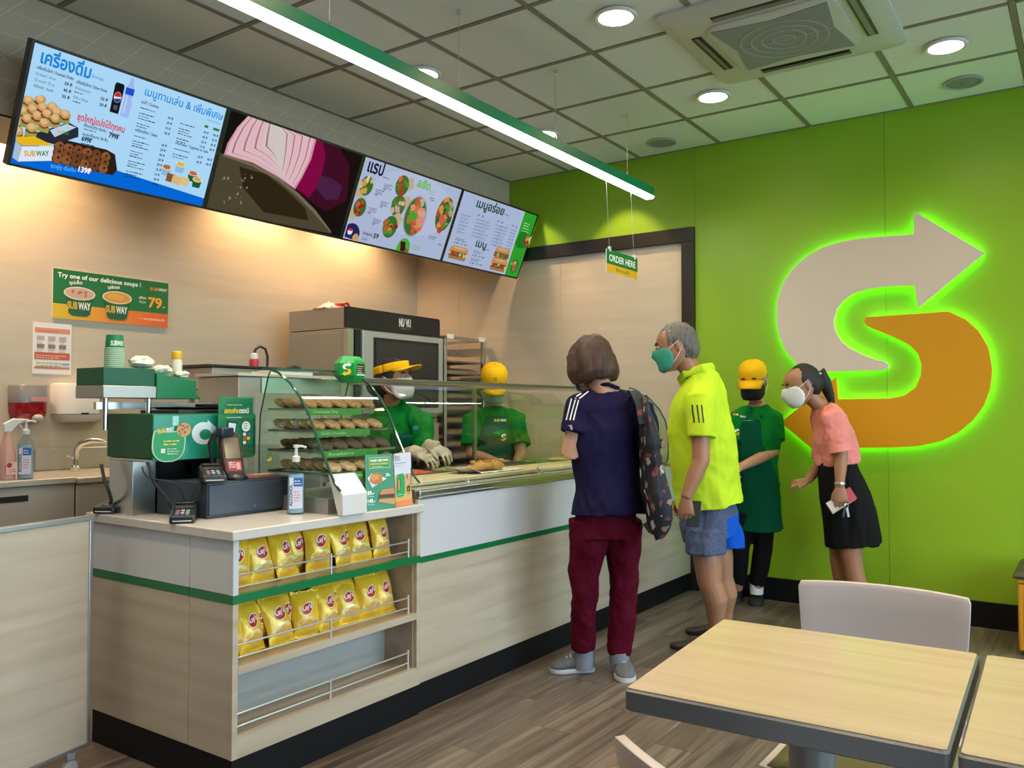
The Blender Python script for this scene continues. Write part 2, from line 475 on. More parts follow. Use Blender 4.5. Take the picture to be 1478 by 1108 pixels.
# ceiling: T-bar grid with lay-in tiles
ce = struct('ceiling', B().box(XL-0.1, XW+0.1, YF-0.1, YB+0.1, H+0.03, H+0.1), M['ceil_tile'])
GX = [2.505+0.597*k for k in range(-8, 5)] + [XW]
GY = [3.80] + [3.253-0.597*k for k in range(0, 10)] + [YF]
gb = B()
for gx in GX[:-1]:
    if gx > XL: obj('grid_bar', B().box(gx-0.012, gx+0.012, YF, 3.80, H-0.003, H+0.02), M['grid'], ce)
for gy in GY[1:-1]:
    if gy > YF: obj('grid_bar', B().box(XL, XW, gy-0.012, gy+0.012, H-0.0025, H+0.019), M['grid'], ce)
obj('edge_angle', B().box(XW-0.02, XW, YF, 3.8, H-0.004, H).box(XL, XW, 3.78, 3.8, H-0.004, H), M['grid'], ce)
AC = (3.50, 4.46, 0.71, 1.645)     # cassette panel
proto = {}
for i in range(len(GX)-1):
    for j in range(len(GY)-1):
        x0, x1, y1, y0 = GX[i], GX[i+1], GY[j], GY[j+1]
        if x0 < 0.0 or y1 < -0.9 or x1-x0 < 0.05 or y1-y0 < 0.05: continue
        key = (round(x1-x0, 2), round(y1-y0, 2))
        if key not in proto:
            o = obj('ceiling_tile', B().box(x0+0.013, x1-0.013, y0+0.013, y1-0.013, H+0.001, H+0.016), M['ceil_tile'], ce, bevel=0.003, seg=1)
            proto[key] = (o, x0, y0)
        else:
            p, px, py = proto[key]; o = p.copy(); link(o); o.parent = ce; o.location = p.location + Vector((x0-px, y0-py, 0))
rest = B().box(XL, 0.13, YF, 3.79, H+0.001, H+0.016).box(0.13, XW, YF, -0.95, H+0.001, H+0.016)
obj('tile_field', rest, M['ceil_tile'], ce)
# lowered bulkhead above the screens: taupe face with pale chevron lines, black underside
so = struct('soffit', B().box(XL, XW, 3.80, 4.2, 2.49, H-0.002), M['soffit'])
obj('underside', B().box(XL, XW, 3.802, 4.2, 2.482, 2.492), M['black_trim'], so)
M['chev'] = mat('pale_line', (0.74, 0.63, 0.50), 0.5)
ch = B()
for j in range(5):                     # level lines with a pair of slanting strokes at every node
    z = 2.94-0.10*j
    ch.obox((1.6+XW/2-0.8, 3.7995, z), ((XW-1.0)/2, 0, 0), (0, 0, 0.002), (0, 0.001, 0))
    for i in range(24):
        x = 1.135 + 0.187*i + (0.093 if j % 2 else 0)
        if x > XW-0.12: continue
        for dx, dz in ((0.091, 0.095), (0.091, -0.098)):
            d = Vector((dx, 0, dz)); w = Vector((-dz, 0, dx)).normalized()*0.002
            ch.obox(Vector((x, 3.7995, z))+d/2, d/2, w, (0, 0.001, 0))
obj('chevron_line', ch, M['chev'], so)['kind'] = 'stuff'

# ceiling fittings
def downlight(x, y, label, group=None):
    t = thing('downlight', label, 'ceiling light', (x, y, H-0.02), 0, group)
    obj('bezel', B().lathe([(0.098, 0.018), (0.1, 0.012), (0.094, 0.004), (0.08, 0.006), (0.08, 0.018)], (x, y, H-0.022), 32), M['white_pl'], t)
    obj('diffuser', B().lathe([(0.079, 0.012), (0.079, 0.008), (0.05, 0.0065), (0.001, 0.006)], (x, y, H-0.022), 32), glow('downlight_glow', (1.0, 0.80, 0.52), 14), t)
for (x, y), l in zip(DOWNLIGHTS, ('round warm downlight just left of the air conditioner, nearest the camera', 'round warm downlight beside the near corner of the air conditioner toward the green wall',
                                  'round warm downlight right of the air conditioner', 'round warm downlight left of the green light bar, half behind it', 'small round warm downlight behind the far end of the green light bar')):
    downlight(x, y, l)
def speaker(x, y, label):
    t = thing('ceiling_speaker', label, 'speaker', (x, y, H-0.01))
    obj('rim', B().lathe([(0.10, 0.012), (0.102, 0.004), (0.094, 0.0), (0.088, 0.003), (0.088, 0.012)], (x, y, H-0.012), 32), mat('speaker_rim', (0.42, 0.42, 0.40), 0.6), t)
    obj('mesh_disc', B().lathe([(0.087, 0.008), (0.05, 0.004), (0.012, 0.003), (0.001, 0.003)], (x, y, H-0.012), 32), mat('speaker_mesh', (0.28, 0.28, 0.27), 0.7), t)
    obj('centre_knob', B().lathe([(0.012, 0.003), (0.010, -0.004), (0.001, -0.005)], (x, y, H-0.012), 12), M['grid'], t)
speaker(5.195, 0.56, 'round grey ceiling speaker at the right, above the glowing sign')
speaker(5.222, 2.375, 'round grey ceiling speaker above the end of the light bar')
# air-conditioner cassette
x0, x1, y0, y1 = AC; cx, cy = (x0+x1)/2, (y0+y1)/2
t = thing('ceiling_air_conditioner', 'square white four-way cassette air conditioner with grey mesh grille', 'air conditioner', (cx, cy, H-0.04))
M['ac'] = mat('ac_white', (0.62, 0.60, 0.55), 0.4)
def sq(r, z, k=6, rr=0.12):
    out = []
    for qx, qy, a0 in ((1,1,0),(-1,1,90),(-1,-1,180),(1,-1,270)):
        for i in range(k+1):
            a = rad(a0+90*i/k); out.append((cx+(r-rr)*qx+rr*math.cos(a), cy+(r-rr)*qy*0.975+rr*math.sin(a), z))
    return out
obj('panel', B().loft([sq(0.478, H, rr=0.05), sq(0.478, H-0.012, rr=0.05), sq(0.465, H-0.022, rr=0.05), sq(0.39, H-0.034), sq(0.285, H-0.036, rr=0.09)]), M['ac'], t, angle=50)
obj('grille_frame', B().loft([sq(0.30, H-0.034, rr=0.09), sq(0.30, H-0.044, rr=0.09), sq(0.285, H-0.048, rr=0.09)]), M['ac'], t)
gp = []
for k in range(48):                      # grille outline: a square with sides bowed inward
    a = 2*PI*k/48; c_, s_ = math.cos(a), math.sin(a); m_ = max(abs(c_), abs(s_)); r_ = 0.262/m_*(1-0.10*(1-abs(abs(c_)-abs(s_))**0.0 if False else 0)) 
    r_ = 0.262/m_; bow = 1-0.13*(1-min(abs(c_), abs(s_))/max(abs(c_), abs(s_)))
    gp.append((cx+c_*r_*bow, cy+s_*r_*bow, H-0.0485))
M['mesh_grey'] = mat('grille_mesh', (0.30, 0.295, 0.29), 0.7)
gr = obj('grille', B().prism(gp, (0, 0, -0.003)), M['mesh_grey'], t)
rb = B()
for r_ in (0.05, 0.10, 0.15, 0.20):
    rb.loft([[(cx+q*math.cos(2*PI*i/40), cy+q*math.sin(2*PI*i/40), z) for i in range(40)] for q, z in ((r_-0.004, H-0.051), (r_-0.004, H-0.0535), (r_+0.004, H-0.0535), (r_+0.004, H-0.051))], caps=False)
rb.box(cx-0.004, cx+0.004, cy-0.22, cy+0.22, H-0.0532, H-0.051)
obj('grille_rib', rb, mat('grille_rib', (0.42, 0.42, 0.41), 0.6), gr)
for a in range(4):
    R_ = Matrix.Rotation(a*PI/2, 3, 'Z'); c = Vector((cx, cy, H-0.0365)) + R_ @ Vector((0.352, 0, 0))
    v = obj('air_slot', B().obox(c, R_ @ Vector((0.024, 0, 0)), R_ @ Vector((0, 0.22, 0)), Vector((0, 0, 0.0025))), M['black'], t)
    obj('louvre', B().obox(c + Vector((0, 0, -0.004)), R_ @ Vector((0.011, 0, 0.003)), R_ @ Vector((0, 0.215, 0)), R_ @ Vector((0, 0, 0.0015))), M['grid'], v)
# linear light
t = thing('linear_light', 'long suspended linear light with green housing and white diffuser', 'light', (1.9, 2.33, 2.58))
lx0, lx1 = -1.0, 4.93
obj('housing', B().box(lx0, lx1, 2.295, 2.365, 2.60, 2.655), mat('light_bar_green', (0.0, 0.16, 0.07), 0.35), t, bevel=0.002)
obj('diffuser', B().loft([[(x, 2.297, 2.60), (x, 2.299, 2.590), (x, 2.308, 2.584), (x, 2.352, 2.584), (x, 2.361, 2.590), (x, 2.363, 2.60)] for x in (lx0+0.005, lx1+0.004)]), glow('bar_glow', (0.80, 1.0, 0.88), 5.5), t)
for x in (0.3, 1.9, 2.17, 2.95, 3.78, 4.62):
    w = obj('suspension_cable', B().cyl((x, 2.33, 2.655), (x, 2.33, H), 0.0015, n=6), M['alu'], t)
    obj('cable_nut', B().cyl((x, 2.33, 2.655), (x, 2.33, 2.685), 0.006, n=10), M['chrome'], w)
    obj('ceiling_cup', B().cyl((x, 2.33, H-0.02), (x, 2.33, H), 0.010, n=10), M['chrome'], w)

# order sign hanging from the light
sx0, sx1, sz0, sz1 = 4.305, 4.705, 2.035, 2.165
t = thing('hanging_sign', 'small green and yellow order sign hanging on wires from the light bar', 'sign', ((sx0+sx1)/2, 2.31, sz0))
obj('sign_board', B().box(sx0, sx1, 2.306, 2.312, sz0, sz1), M['white_pl'], t)
c = Canvas((sx0, 2.306, sz0), (1, 0, 0), (0, 0, 1))
c.rect(0, 0.045, 0.40, 0.13, ink('#0a7a35')); c.rect(0, 0, 0.40, 0.045, ink('#f2b21c'))
c.text('ORDER HERE', 0.2, 0.064, 0.040, ink('#ffffff'), 'c', width=0.34, bold=0.02); c.text('สั่งอาหารที่นี่', 0.2, 0.012, 0.018, ink('#2a8a35'), 'c', width=0.17, bold=0.02)
c.build('sign_print', t)
for x in (sx0+0.04, sx1-0.04):
    w = obj('wire', B().cyl((x, 2.309, sz1), (x, 2.33, 2.584), 0.0012, n=6), M['alu'], t)
    obj('clip', B().box(x-0.008, x+0.008, 2.302, 2.316, sz1-0.012, sz1+0.018), M['white_pl'], w)

# ================================================================== GLOWING WALL SIGN
def wallpts(ps): return [tuple(at(1080+u*0.3519, 290+v*0.3519, 'x', 5.40))[1:] for u, v in ps]
white_s = [(678,40),(968,212),(697,437),(680,345),(600,349),(540,353),(480,362),(425,380),(388,408),(362,445),(350,490),(357,535),(382,575),(420,605),(470,630),(520,648),(560,658),(576,672),(572,688),(540,694),(440,697),(310,701),(240,692),(190,662),(150,610),(126,550),(115,480),(119,410),(140,340),(180,280),(235,230),(300,192),(370,168),(450,154),(520,147),(600,141),(677,136)]
yell_s = [(480,476),(822,452),(890,484),(945,532),(985,600),(1001,690),(992,770),(965,840),(920,900),(860,950),(790,985),(700,1005),(600,1011),(372,1013),(374,1112),(132,908),(360,722),(368,812),(580,809),(640,797),(685,765),(706,720),(710,670),(695,625),(660,590),(600,560),(540,535),(486,512),(474,494)]
def inset(poly, d):
    n = len(poly); out = []
    A = sum(poly[i][0]*poly[(i+1) % n][1]-poly[(i+1) % n][0]*poly[i][1] for i in range(n)); sg = 1 if A > 0 else -1
    for i in range(n):
        p0, p1, p2 = Vector(poly[i-1]), Vector(poly[i]), Vector(poly[(i+1) % n])
        d1 = (p1-p0).normalized(); d2 = (p2-p1).normalized()
        nn = (Vector((-d1.y, d1.x)) + Vector((-d2.y, d2.x))); nn.normalize()
        co = max(0.5, nn.dot(Vector((-d1.y, d1.x))))
        out.append(tuple(p1 + nn*(sg*d/co)))
    return out
M['logo_w'] = mat('sign_white_face', (0.66, 0.56, 0.47), 0.5)
M['logo_y'] = mat('sign_orange_face', (0.64, 0.29, 0.002), 0.45)
for nm, pts, mm, lab in (('wall_sign', white_s, M['logo_w'], 'white upper arrow of the large wall sign with green halo'), ('wall_sign', yell_s, M['logo_y'], 'orange lower arrow of the large wall sign with green halo')):
    pp = wallpts(pts)
    t = thing(nm, lab, 'sign', (5.41, sum(p[0] for p in pp)/len(pp), min(p[1] for p in pp)))
    obj('sign_face', B().prism([(5.40, a, b) for a, b in pp], (0.028, 0, 0)), mm, t, bevel=0.002)
    ib = inset(pp, 0.022)
    obj('standoff_box', B().prism([(5.428, a, b) for a, b in inset(pp, 0.045)], (0.035, 0, 0)), M['white_pl'], t)
    # LED strip following the edge behind the face, shining on the wall
    q0 = inset(pp, 0.016); q1 = inset(pp, 0.036); n = len(q0)
    ring = B(); vs = [(5.436, a, b) for a, b in q0] + [(5.436, a, b) for a, b in q1] + [(5.446, a, b) for a, b in q0] + [(5.446, a, b) for a, b in q1]
    fs = []
    for i in range(n):
        j = (i+1) % n
        fs += [(i, j, n+j, n+i), (2*n+i, 3*n+i, 3*n+j, 2*n+j), (i, 2*n+i, 2*n+j, j), (n+i, n+j, 3*n+j, 3*n+i)]
    ring.add(vs, fs)
    obj('led_strip', ring, glow('halo_green', (0.16, 1.0, 0.03), 12), t)

# ================================================================== MENU SCREENS
S0 = Vector((1.655, 3.695, 2.249)); SU = Vector((1, 0, 0)); SV = (Vector((1.655, 3.496, 2.73)) - S0)
SH = SV.length; SV.normalize(); SN = SU.cross(SV).normalized(); SW = 0.9415
screens = []
for k, lab in enumerate(('first menu screen, pale blue drinks menu, at the left end', 'second menu screen showing a sliced red onion close up', 'third menu screen with wraps and salad bowls', 'fourth menu screen with sandwiches and a green side strip')):
    o = S0 + SU*(SW*k)
    t = thing('menu_screen', lab, 'screen', tuple(o + SU*SW/2), 0, 'row of menu screens above the counter')
    mid = o + SU*SW/2 + SV*SH/2 - SN*0.022
    obj('casing', B().obox(mid, SU*(SW/2-0.001), SV*SH/2, SN*0.020), M['black'], t, bevel=0.003)
    bz = B(); e = 0.012
    for c_, a_, b_ in ((SV*e/2, SW/2-0.001, e/2), (SV*(SH-e/2), SW/2-0.001, e/2)): bz.obox(o+SU*SW/2+c_, SU*a_, SV*b_, SN*0.003)
    for u_ in (e/2+0.001, SW-e/2-0.001): bz.obox(o+SU*u_+SV*SH/2, SU*e/2, SV*(SH/2-e), SN*0.003)
    obj('bezel', bz, M['black'], t)
    obj('mount', B().obox(o+SU*SW/2+SV*SH*0.5-SN*0.075, SU*0.06, SV*0.04, SN*0.033), M['black'], t)
    screens.append((t, o))
def scanvas(k):
    c = Canvas(screens[k][1], SU, SV, 0.0003); c.clip = (0.0115, 0.0115, SW-0.0115, SH-0.0115); return c
W1, H1 = SW-0.012, SH-0.012
DK = scr('#1c3048'); BL = scr('#1487d8')
# --- screen 1
c = scanvas(0); c.rect(0.012, 0.012, W1, H1, scr('#a9d6f5'))

def pxp(c, *pts): return [c.uv(x, y) for x, y in pts]
def pxtext(c, s, x, y, x2, y2, h, m, bold=0.0):
    """text from one baseline point to another"""
    a = Vector(c.uv(x, y)); b = Vector(c.uv(x2, y2)); d = b-a
    c.text(s, a.x, a.y, h, m, 'l', width=d.length, rot=math.atan2(d.y, d.x), bold=bold)
c.poly([(0.012, 0.012), (W1, 0.012), (W1, 0.052), c.uv(166, 245), (0.012, 0.115)], scr('#0467d4'))
c.text('เครื่องดื่ม', 0.047, 0.440, 0.052, BL, width=0.209, bold=0.03); c.text('Beverages', 0.262, 0.448, 0.014, BL, width=0.055)
c.text('เครื่องดื่มโซดา / Fountain Drinks', 0.040, 0.412, 0.013, DK, width=0.150, bold=0.02)
for i, s_ in enumerate(('16 ออนซ์ / 16 oz', '22 ออนซ์ / 22 oz', 'รีฟิลฟรี / Refill')): c.text(s_, 0.040, 0.388-0.025*i, 0.011, DK, width=0.080)
for i, s_ in enumerate(('39 ฿', '45 ฿', '55 ฿')): c.text(s_, 0.158, 0.383-0.027*i, 0.013, DK, bold=0.03)
c.text('เครื่องดื่มอื่นๆ / Other Drinks', 0.204, 0.405, 0.013, DK, width=0.135, bold=0.02)
c.text('น้ำอัดลมขวด', 0.204, 0.380, 0.011, DK, width=0.065); c.lines(0.204, 0.366, 0.05, 1, 0.011, DK); c.text('น้ำดื่ม / Water', 0.204, 0.340, 0.011, DK, width=0.065); c.lines(0.204, 0.326, 0.045, 1, 0.011, DK)
c.text('35 ฿', 0.318, 0.368, 0.013, DK, bold=0.03); c.text('20 ฿', 0.318, 0.342, 0.013, DK, bold=0.03)
# bottle and can
c.poly([(0.418,0.325),(0.455,0.325),(0.458,0.385),(0.452,0.415),(0.458,0.445),(0.449,0.475),(0.444,0.500),(0.431,0.500),(0.426,0.475),(0.416,0.445),(0.420,0.415)], scr('#9db8ee'))
c.rect(0.4175, 0.425, 0.457, 0.455, scr('#1c50c8')); c.poly([(0.427,0.34),(0.433,0.34),(0.432,0.42),(0.427,0.42)], scr('#c4d4f6'))
c.poly([(0.368,0.330),(0.408,0.330),(0.410,0.450),(0.405,0.462),(0.371,0.462),(0.366,0.450)], scr('#15171c')); c.ellipse(0.389, 0.400, 0.0165, 0.024, scr('#e8e8f0')); c.ellipse(0.389, 0.402, 0.015, 0.021, scr('#c32b3a'), t0=0.1, t1=PI+0.1); c.ellipse(0.389, 0.398, 0.015, 0.021, scr('#1d3fa0'), t0=PI+0.35, t1=2*PI); c.rect(0.380, 0.345, 0.398, 0.365, scr('#4a5260'))
c.text('เมนูทานเล่น & เพิ่มพิเศษ', 0.505, 0.447, 0.036, BL, width=0.415, bold=0.012)
c.text('Sides & Extra', 0.840, 0.425, 0.010, BL, width=0.075)
def menu_col(u, v, n, lh, pu, w=0.085):
    for i in range(n):
        c.lines(u, v-lh*i, w, 1, 0.011, DK)
        if i % 2: c.lines(u, v-lh*i-0.012, w*0.7, 1, 0.009, DK)
        c.text(random.choice(('25 ฿', '35 ฿', '15 ฿', '45 ฿', '39 ฿')), pu, v-lh*i-0.01, 0.011, DK, bold=0.03)
c.text('คุกกี้ / Cookies', 0.500, 0.408, 0.013, DK, bold=0.02, width=0.085); menu_col(0.500, 0.386, 4, 0.024, 0.640)
c.text('เครื่องเคียง / Sides', 0.500, 0.280, 0.013, DK, bold=0.02, width=0.110); menu_col(0.500, 0.257, 9, 0.0235, 0.640)
menu_col(0.705, 0.372, 4, 0.024, 0.835); menu_col(0.705, 0.250, 2, 0.026, 0.835)
for i in range(6): c.text(random.choice(('55 ฿', '65 ฿', '45 ฿')), 0.888, 0.362-0.024*i-(0.026 if i > 3 else 0), 0.011, DK, bold=0.03)
c.text('เพิ่มพิเศษ / Toppings on subs', 0.705, 0.274, 0.013, DK, bold=0.02, width=0.18)
c.rect(0.832, 0.390, 0.852, 0.402, scr('#2c7a36')); c.rect(0.880, 0.390, 0.915, 0.402, scr('#2c7a36'))
c.text('ชุดใหญ่แบ่งได้ทุกคน', 0.235, 0.258, 0.028, scr('#d8222e'), width=0.215, bold=0.025)
c.text('เซ็ตแซนด์วิช เริ่มต้น', 0.270, 0.238, 0.012, DK, width=0.100, bold=0.02); c.text('799฿', 0.385, 0.222, 0.022, DK, width=0.050, bold=0.04); c.lines(0.272, 0.226, 0.07, 1, 0.01, DK)
c.text('ชุดคุกกี้ขนาด 36 ชิ้น', 0.272, 0.200, 0.012, DK, width=0.115, bold=0.02); c.text('699฿', 0.272, 0.176, 0.020, DK, width=0.048, bold=0.04); c.lines(0.274, 0.164, 0.08, 1, 0.01, DK)
# sandwich platter, box of cookies
c.poly(pxp(c, (33,196),(62,188),(98,176),(112,184),(112,197),(78,208)), scr('#2a2a38'))
for r_, row_ in enumerate((((40,146),(57,145),(27,158)), ((32,161),(46,158),(60,156),(74,155)), ((22,176),(38,172),(52,168),(66,165),(80,162)), ((24,190),(44,185),(62,178),(78,172),(92,166)))):
    for x_, y_ in row_:
        u_, v_ = c.uv(x_, y_)
        c.rect(u_-0.023, v_-0.034, u_+0.023, v_-0.010, scr(random.choice(('#9aa050', '#8a9a4a', '#a89a58')))); c.blob(u_, v_-0.008, 0.022, scr(random.choice(('#8a2f28', '#a04434', '#6a4a28'))), 0.2, c=0.012); c.blob(u_, v_+0.006, 0.022, scr('#c59a5e'), 0.1, c=0.018); c.blob(u_-0.003, v_+0.010, 0.014, scr('#d9b884'), 0.15, c=0.012)
c.poly(pxp(c, (70,187),(94,178),(108,183),(77,197)), scr('#b8cfe4')); screen_logo_word(c, *c.uv(80, 190), 0.012, scr('#d8a020'), scr('#1f8a40'))
c.poly(pxp(c, (13,196),(48,196),(75,209),(30,209)), scr('#e5b61c')); c.poly(pxp(c, (13,196),(30,210),(24,232),(10,222)), scr('#a8bcd0')); c.poly(pxp(c, (30,210),(75,210),(73,231),(24,232)), scr('#dce6f2'))
pxtext(c, 'SUB', 33, 224, 49, 224, 0.022, scr('#d8a020'), 0.03); pxtext(c, 'WAY', 50, 224, 69, 224, 0.022, scr('#1f8a40'), 0.03)
c.poly(pxp(c, (73,226),(86,204),(93,201),(152,215),(164,222),(167,245),(160,252),(76,232)), scr('#2a2018'))
for r_ in range(3):
    for i in range(6):
        x_, y_ = 84+i*13.2-r_*2, 210+i*3.0+r_*8.5; u_, v_ = c.uv(x_, y_); c.blob(u_, v_-0.002, 0.023, scr('#4a2c18'), 0.1); c.blob(u_, v_, 0.021, scr(random.choice(('#7a4a2a', '#8a5732', '#6c4126'))), 0.12); c.blob(u_+0.004, v_+0.004, 0.006, scr('#3c2014'), 0.2)
pxtext(c, 'ชุดคู่หู เริ่มต้น', 70, 240, 106, 247, 0.016, scr('#5cc0ff'), 0.01); pxtext(c, '139฿', 110, 246, 128, 250, 0.024, scr('#ffffff'), 0.03)
# soup cups and snacks
for (x_, y_, col, cup) in ((238,240,'#b0684a','#8fb8d0'), (258,236,'#d8b455','#8fb8d0'), (276,249,'#b86a50','#1f5a34'), (282,258,'#d0a63a','#1f5a34')):
    u_, v_ = c.uv(x_, y_); c.poly([(u_-0.026, v_), (u_+0.026, v_), (u_+0.02, v_-0.04), (u_-0.02, v_-0.04)], scr(cup)); c.ellipse(u_, v_, 0.027, 0.013, scr('#e8e0d0')); c.blob(u_, v_+0.001, 0.022, scr(col), 0.1, c=0.011)
for x_, y_, col in ((243,255,'#8a5030'), (251,258,'#d8b478'), (263,260,'#e0bd84')):
    u_, v_ = c.uv(x_, y_); c.poly([(u_-0.022, v_-0.02), (u_+0.022, v_-0.022), (u_+0.024, v_+0.018), (u_-0.020, v_+0.02)], scr(col))
c.build('picture', screens[0][0])
# --- screen 2: red onion behind a steel blade
c = scanvas(1); c.rect(0.012, 0.012, W1, H1, scr('#151312'))
def pcurve(c, pts, m): c.poly(pxp(c, *pts), m)
pcurve(c, [(453,199),(527,227),(509,285),(493,325),(478,328),(440,290),(427,272),(440,240)], scr('#1a100e'))
pcurve(c, [(455,199),(490,213),(505,240),(500,290),(470,305),(440,285),(428,272),(445,240)], scr('#3c0f22'))
pcurve(c, [(456,199),(466,205),(470,225),(462,262),(446,285),(427,272),(444,240)], scr('#7d0a40'))
pcurve(c, [(462,253),(476,256),(494,268),(488,288),(470,288),(456,272)], scr('#472042'))
pcurve(c, [(360,165),(385,172),(457,199),(449,230),(436,256),(426,273),(402,256),(365,235),(323,223),(328,207),(342,184)], scr('#cf8ba0'))
n = 0
for k_ in range(9):                     # onion rings: nested outlines, pink against cream
    f_ = 1-k_*0.107
    pts = [(360,166),(385,172),(454,199),(446,230),(434,255),(424,270),(402,254),(365,234),(326,222),(331,207),(344,184)]
    cxp, cyp = 402, 176
    pcurve(c, [(cxp+(x_-cxp)*f_, cyp+(y_-cyp)*(1-k_*0.035)) for x_, y_ in pts], scr(('#dcb0bb', '#b9637f')[k_ % 2] if k_ < 8 else '#cfc0bd'))
    pcurve(c, [(cxp+(x_-cxp)*(f_-0.035), cyp+(y_-cyp)*(1-k_*0.035)) for x_, y_ in pts], scr('#d7b9bd' if k_ < 6 else '#cdc3bf'))
pcurve(c, [(322,222),(365,236),(402,256),(430,278),(455,303),(475,330),(478,337),(292,301),(318,220)], scr('#4a4430'))
pcurve(c, [(345,240),(385,252),(415,276),(440,300),(445,318),(380,306),(350,270)], scr('#2e2414'))
pcurve(c, [(322,222),(365,236),(402,256),(430,278),(455,303),(475,330),(478,335),(476,335),(452,307),(427,282),(400,260),(364,240),(321,225)], scr('#6f6750'))
for _ in range(26):
    x_ = random.uniform(305, 372); y_ = random.uniform(248, 296); u_, v_ = c.uv(x_, y_); c.blob(u_, v_, random.uniform(0.002, 0.008), scr(random.choice(('#6a6350', '#5a5340', '#857e68'))), 0.4, 8)
c.build('picture', screens[1][0])
# --- screen 3: wraps and salads
c = scanvas(2); c.rect(0.012, 0.012, W1, H1, scr('#a8b4d0')); c.ellipse(0.5, 0.32, 0.40, 0.2, scr('#b0bbd6'))
c.text('แรป', 0.052, 0.432, 0.075, scr('#1b1a3c'), width=0.135, bold=0.03); c.text('Signature', 0.19, 0.425, 0.012, scr('#1b1a3c'), width=0.06)
def food(c, x_, y_, a, b_, cols, rim=None, n=22):
    u_, v_ = c.uv(x_, y_)
    if rim: c.ellipse(u_, v_, a*1.12, b_*1.08, scr(rim))
    c.ellipse(u_, v_, a, b_, scr('#3c6a2c'))
    for i in range(n):
        t_ = random.uniform(0, 2*PI); q = random.uniform(0, 0.85); c.blob(u_+a*q*math.cos(t_), v_+b_*q*math.sin(t_), a*random.uniform(0.18, 0.38), scr(random.choice(cols)), 0.3, 9)
def wrap(c, x_, y_, dx, dy, a, cols):
    u_, v_ = c.uv(x_, y_); w_, z_ = c.uv(x_+dx, y_+dy); d = Vector((w_-u_, z_-v_)); n_ = Vector((-d.y, d.x)).normalized()*a*0.9
    c.poly([(u_+n_.x, v_+n_.y), (u_-n_.x, v_-n_.y), (w_-n_.x*0.6, z_-n_.y*0.6), (w_+n_.x*0.6, z_+n_.y*0.6)], scr('#b9a88a'))
    food(c, x_, y_, a, a*1.15, cols, n=14)
G = ['#c8402a', '#d86a3c', '#4f8a34', '#e0a050', '#c23a2c', '#8a4a28', '#d8c8a0']
wrap(c, 529, 268, -13, 16, 0.052, ['#d8c8a0', '#c8b060', '#c88a5a', '#b8a040']); wrap(c, 519, 299, -14, 14, 0.050, ['#a8301c', '#c85a30', '#4f8a34', '#8a2a18'])
wrap(c, 580, 268, 17, -4, 0.058, ['#a83a24', '#c8683c', '#4f8a34', '#6a5a30']); wrap(c, 574, 297, 18, -7, 0.060, ['#4f7a34', '#c8b090', '#7a5a48', '#b8a890']); wrap(c, 562, 327, 16, -16, 0.062, ['#b85a2a', '#d8843a', '#7a3018', '#4f8a34'])
food(c, 598, 312, 0.092, 0.125, ['#c8503a', '#d88a70', '#4f9a34', '#d86a3c', '#c8a090'], '#8a9a94', 40); food(c, 640, 309, 0.082, 0.118, ['#b8402c', '#d88a3c', '#4a8a3a', '#c85a4a', '#a89a70', '#3a5a2c'], '#b4bcc8', 36)
c.text('สลัด', 0.485, 0.438, 0.050, scr('#62b838'), width=0.125, bold=0.03); c.text('Salad', 0.615, 0.432, 0.012, scr('#62b838'), width=0.05); c.lines(0.60, 0.418, 0.09, 1, 0.008, scr('#62b838'))
for (x_, y_) in ((553,265), (541,273), (548,290), (531,299), (537,315)):
    u_, v_ = c.uv(x_, y_); c.lines(u_, v_, 0.075, 3, 0.011, scr('#3c3f5c')); c.text('139', u_, v_-0.036, 0.012, scr('#24263c'), bold=0.02)
u_, v_ = c.uv(619, 285); c.lines(u_, v_, 0.05, 2, 0.013, scr('#3c3f5c'))
u_, v_ = c.uv(617, 340); c.lines(u_, v_, 0.08, 2, 0.013, scr('#3c3f5c')); c.text('29 ฿', *c.uv(630, 353), 0.013, scr('#24263c'), bold=0.02)
c.ellipse(*c.uv(504, 337), 0.070, 0.068, scr('#2a2456'), n=24, t0=-0.5, t1=PI+0.3); c.ellipse(*c.uv(503, 333), 0.020, 0.020, scr('#d8dcf0')); c.ellipse(*c.uv(503, 332), 0.018, 0.017, scr('#c03040'), t0=0, t1=PI); c.blob(*c.uv(511, 342), 0.025, scr('#c89a60'), 0.15)
c.text('แพ็คคู่สุดคุ้ม', *c.uv(521, 337), 0.018, scr('#2a2456'), width=0.085, bold=0.02); c.text('59', *c.uv(536, 342), 0.030, scr('#1b1a3c'), width=0.045, bold=0.03); c.lines(*c.uv(520, 342), 0.06, 2, 0.010, scr('#5a4a9c'))
c.ellipse(*c.uv(579, 359), 0.062, 0.075, scr('#4ca636'), n=24, t0=-0.25, t1=PI+0.25); c.poly(pxp(c, (576,347),(583,348),(583,363),(575,361)), scr('#3c1a1c')); c.blob(*c.uv(584, 361), 0.018, scr('#8a5a38'), 0.2)
c.lines(*c.uv(593, 353), 0.10, 3, 0.012, scr('#54ae40'))
c.build('picture', screens[2][0])
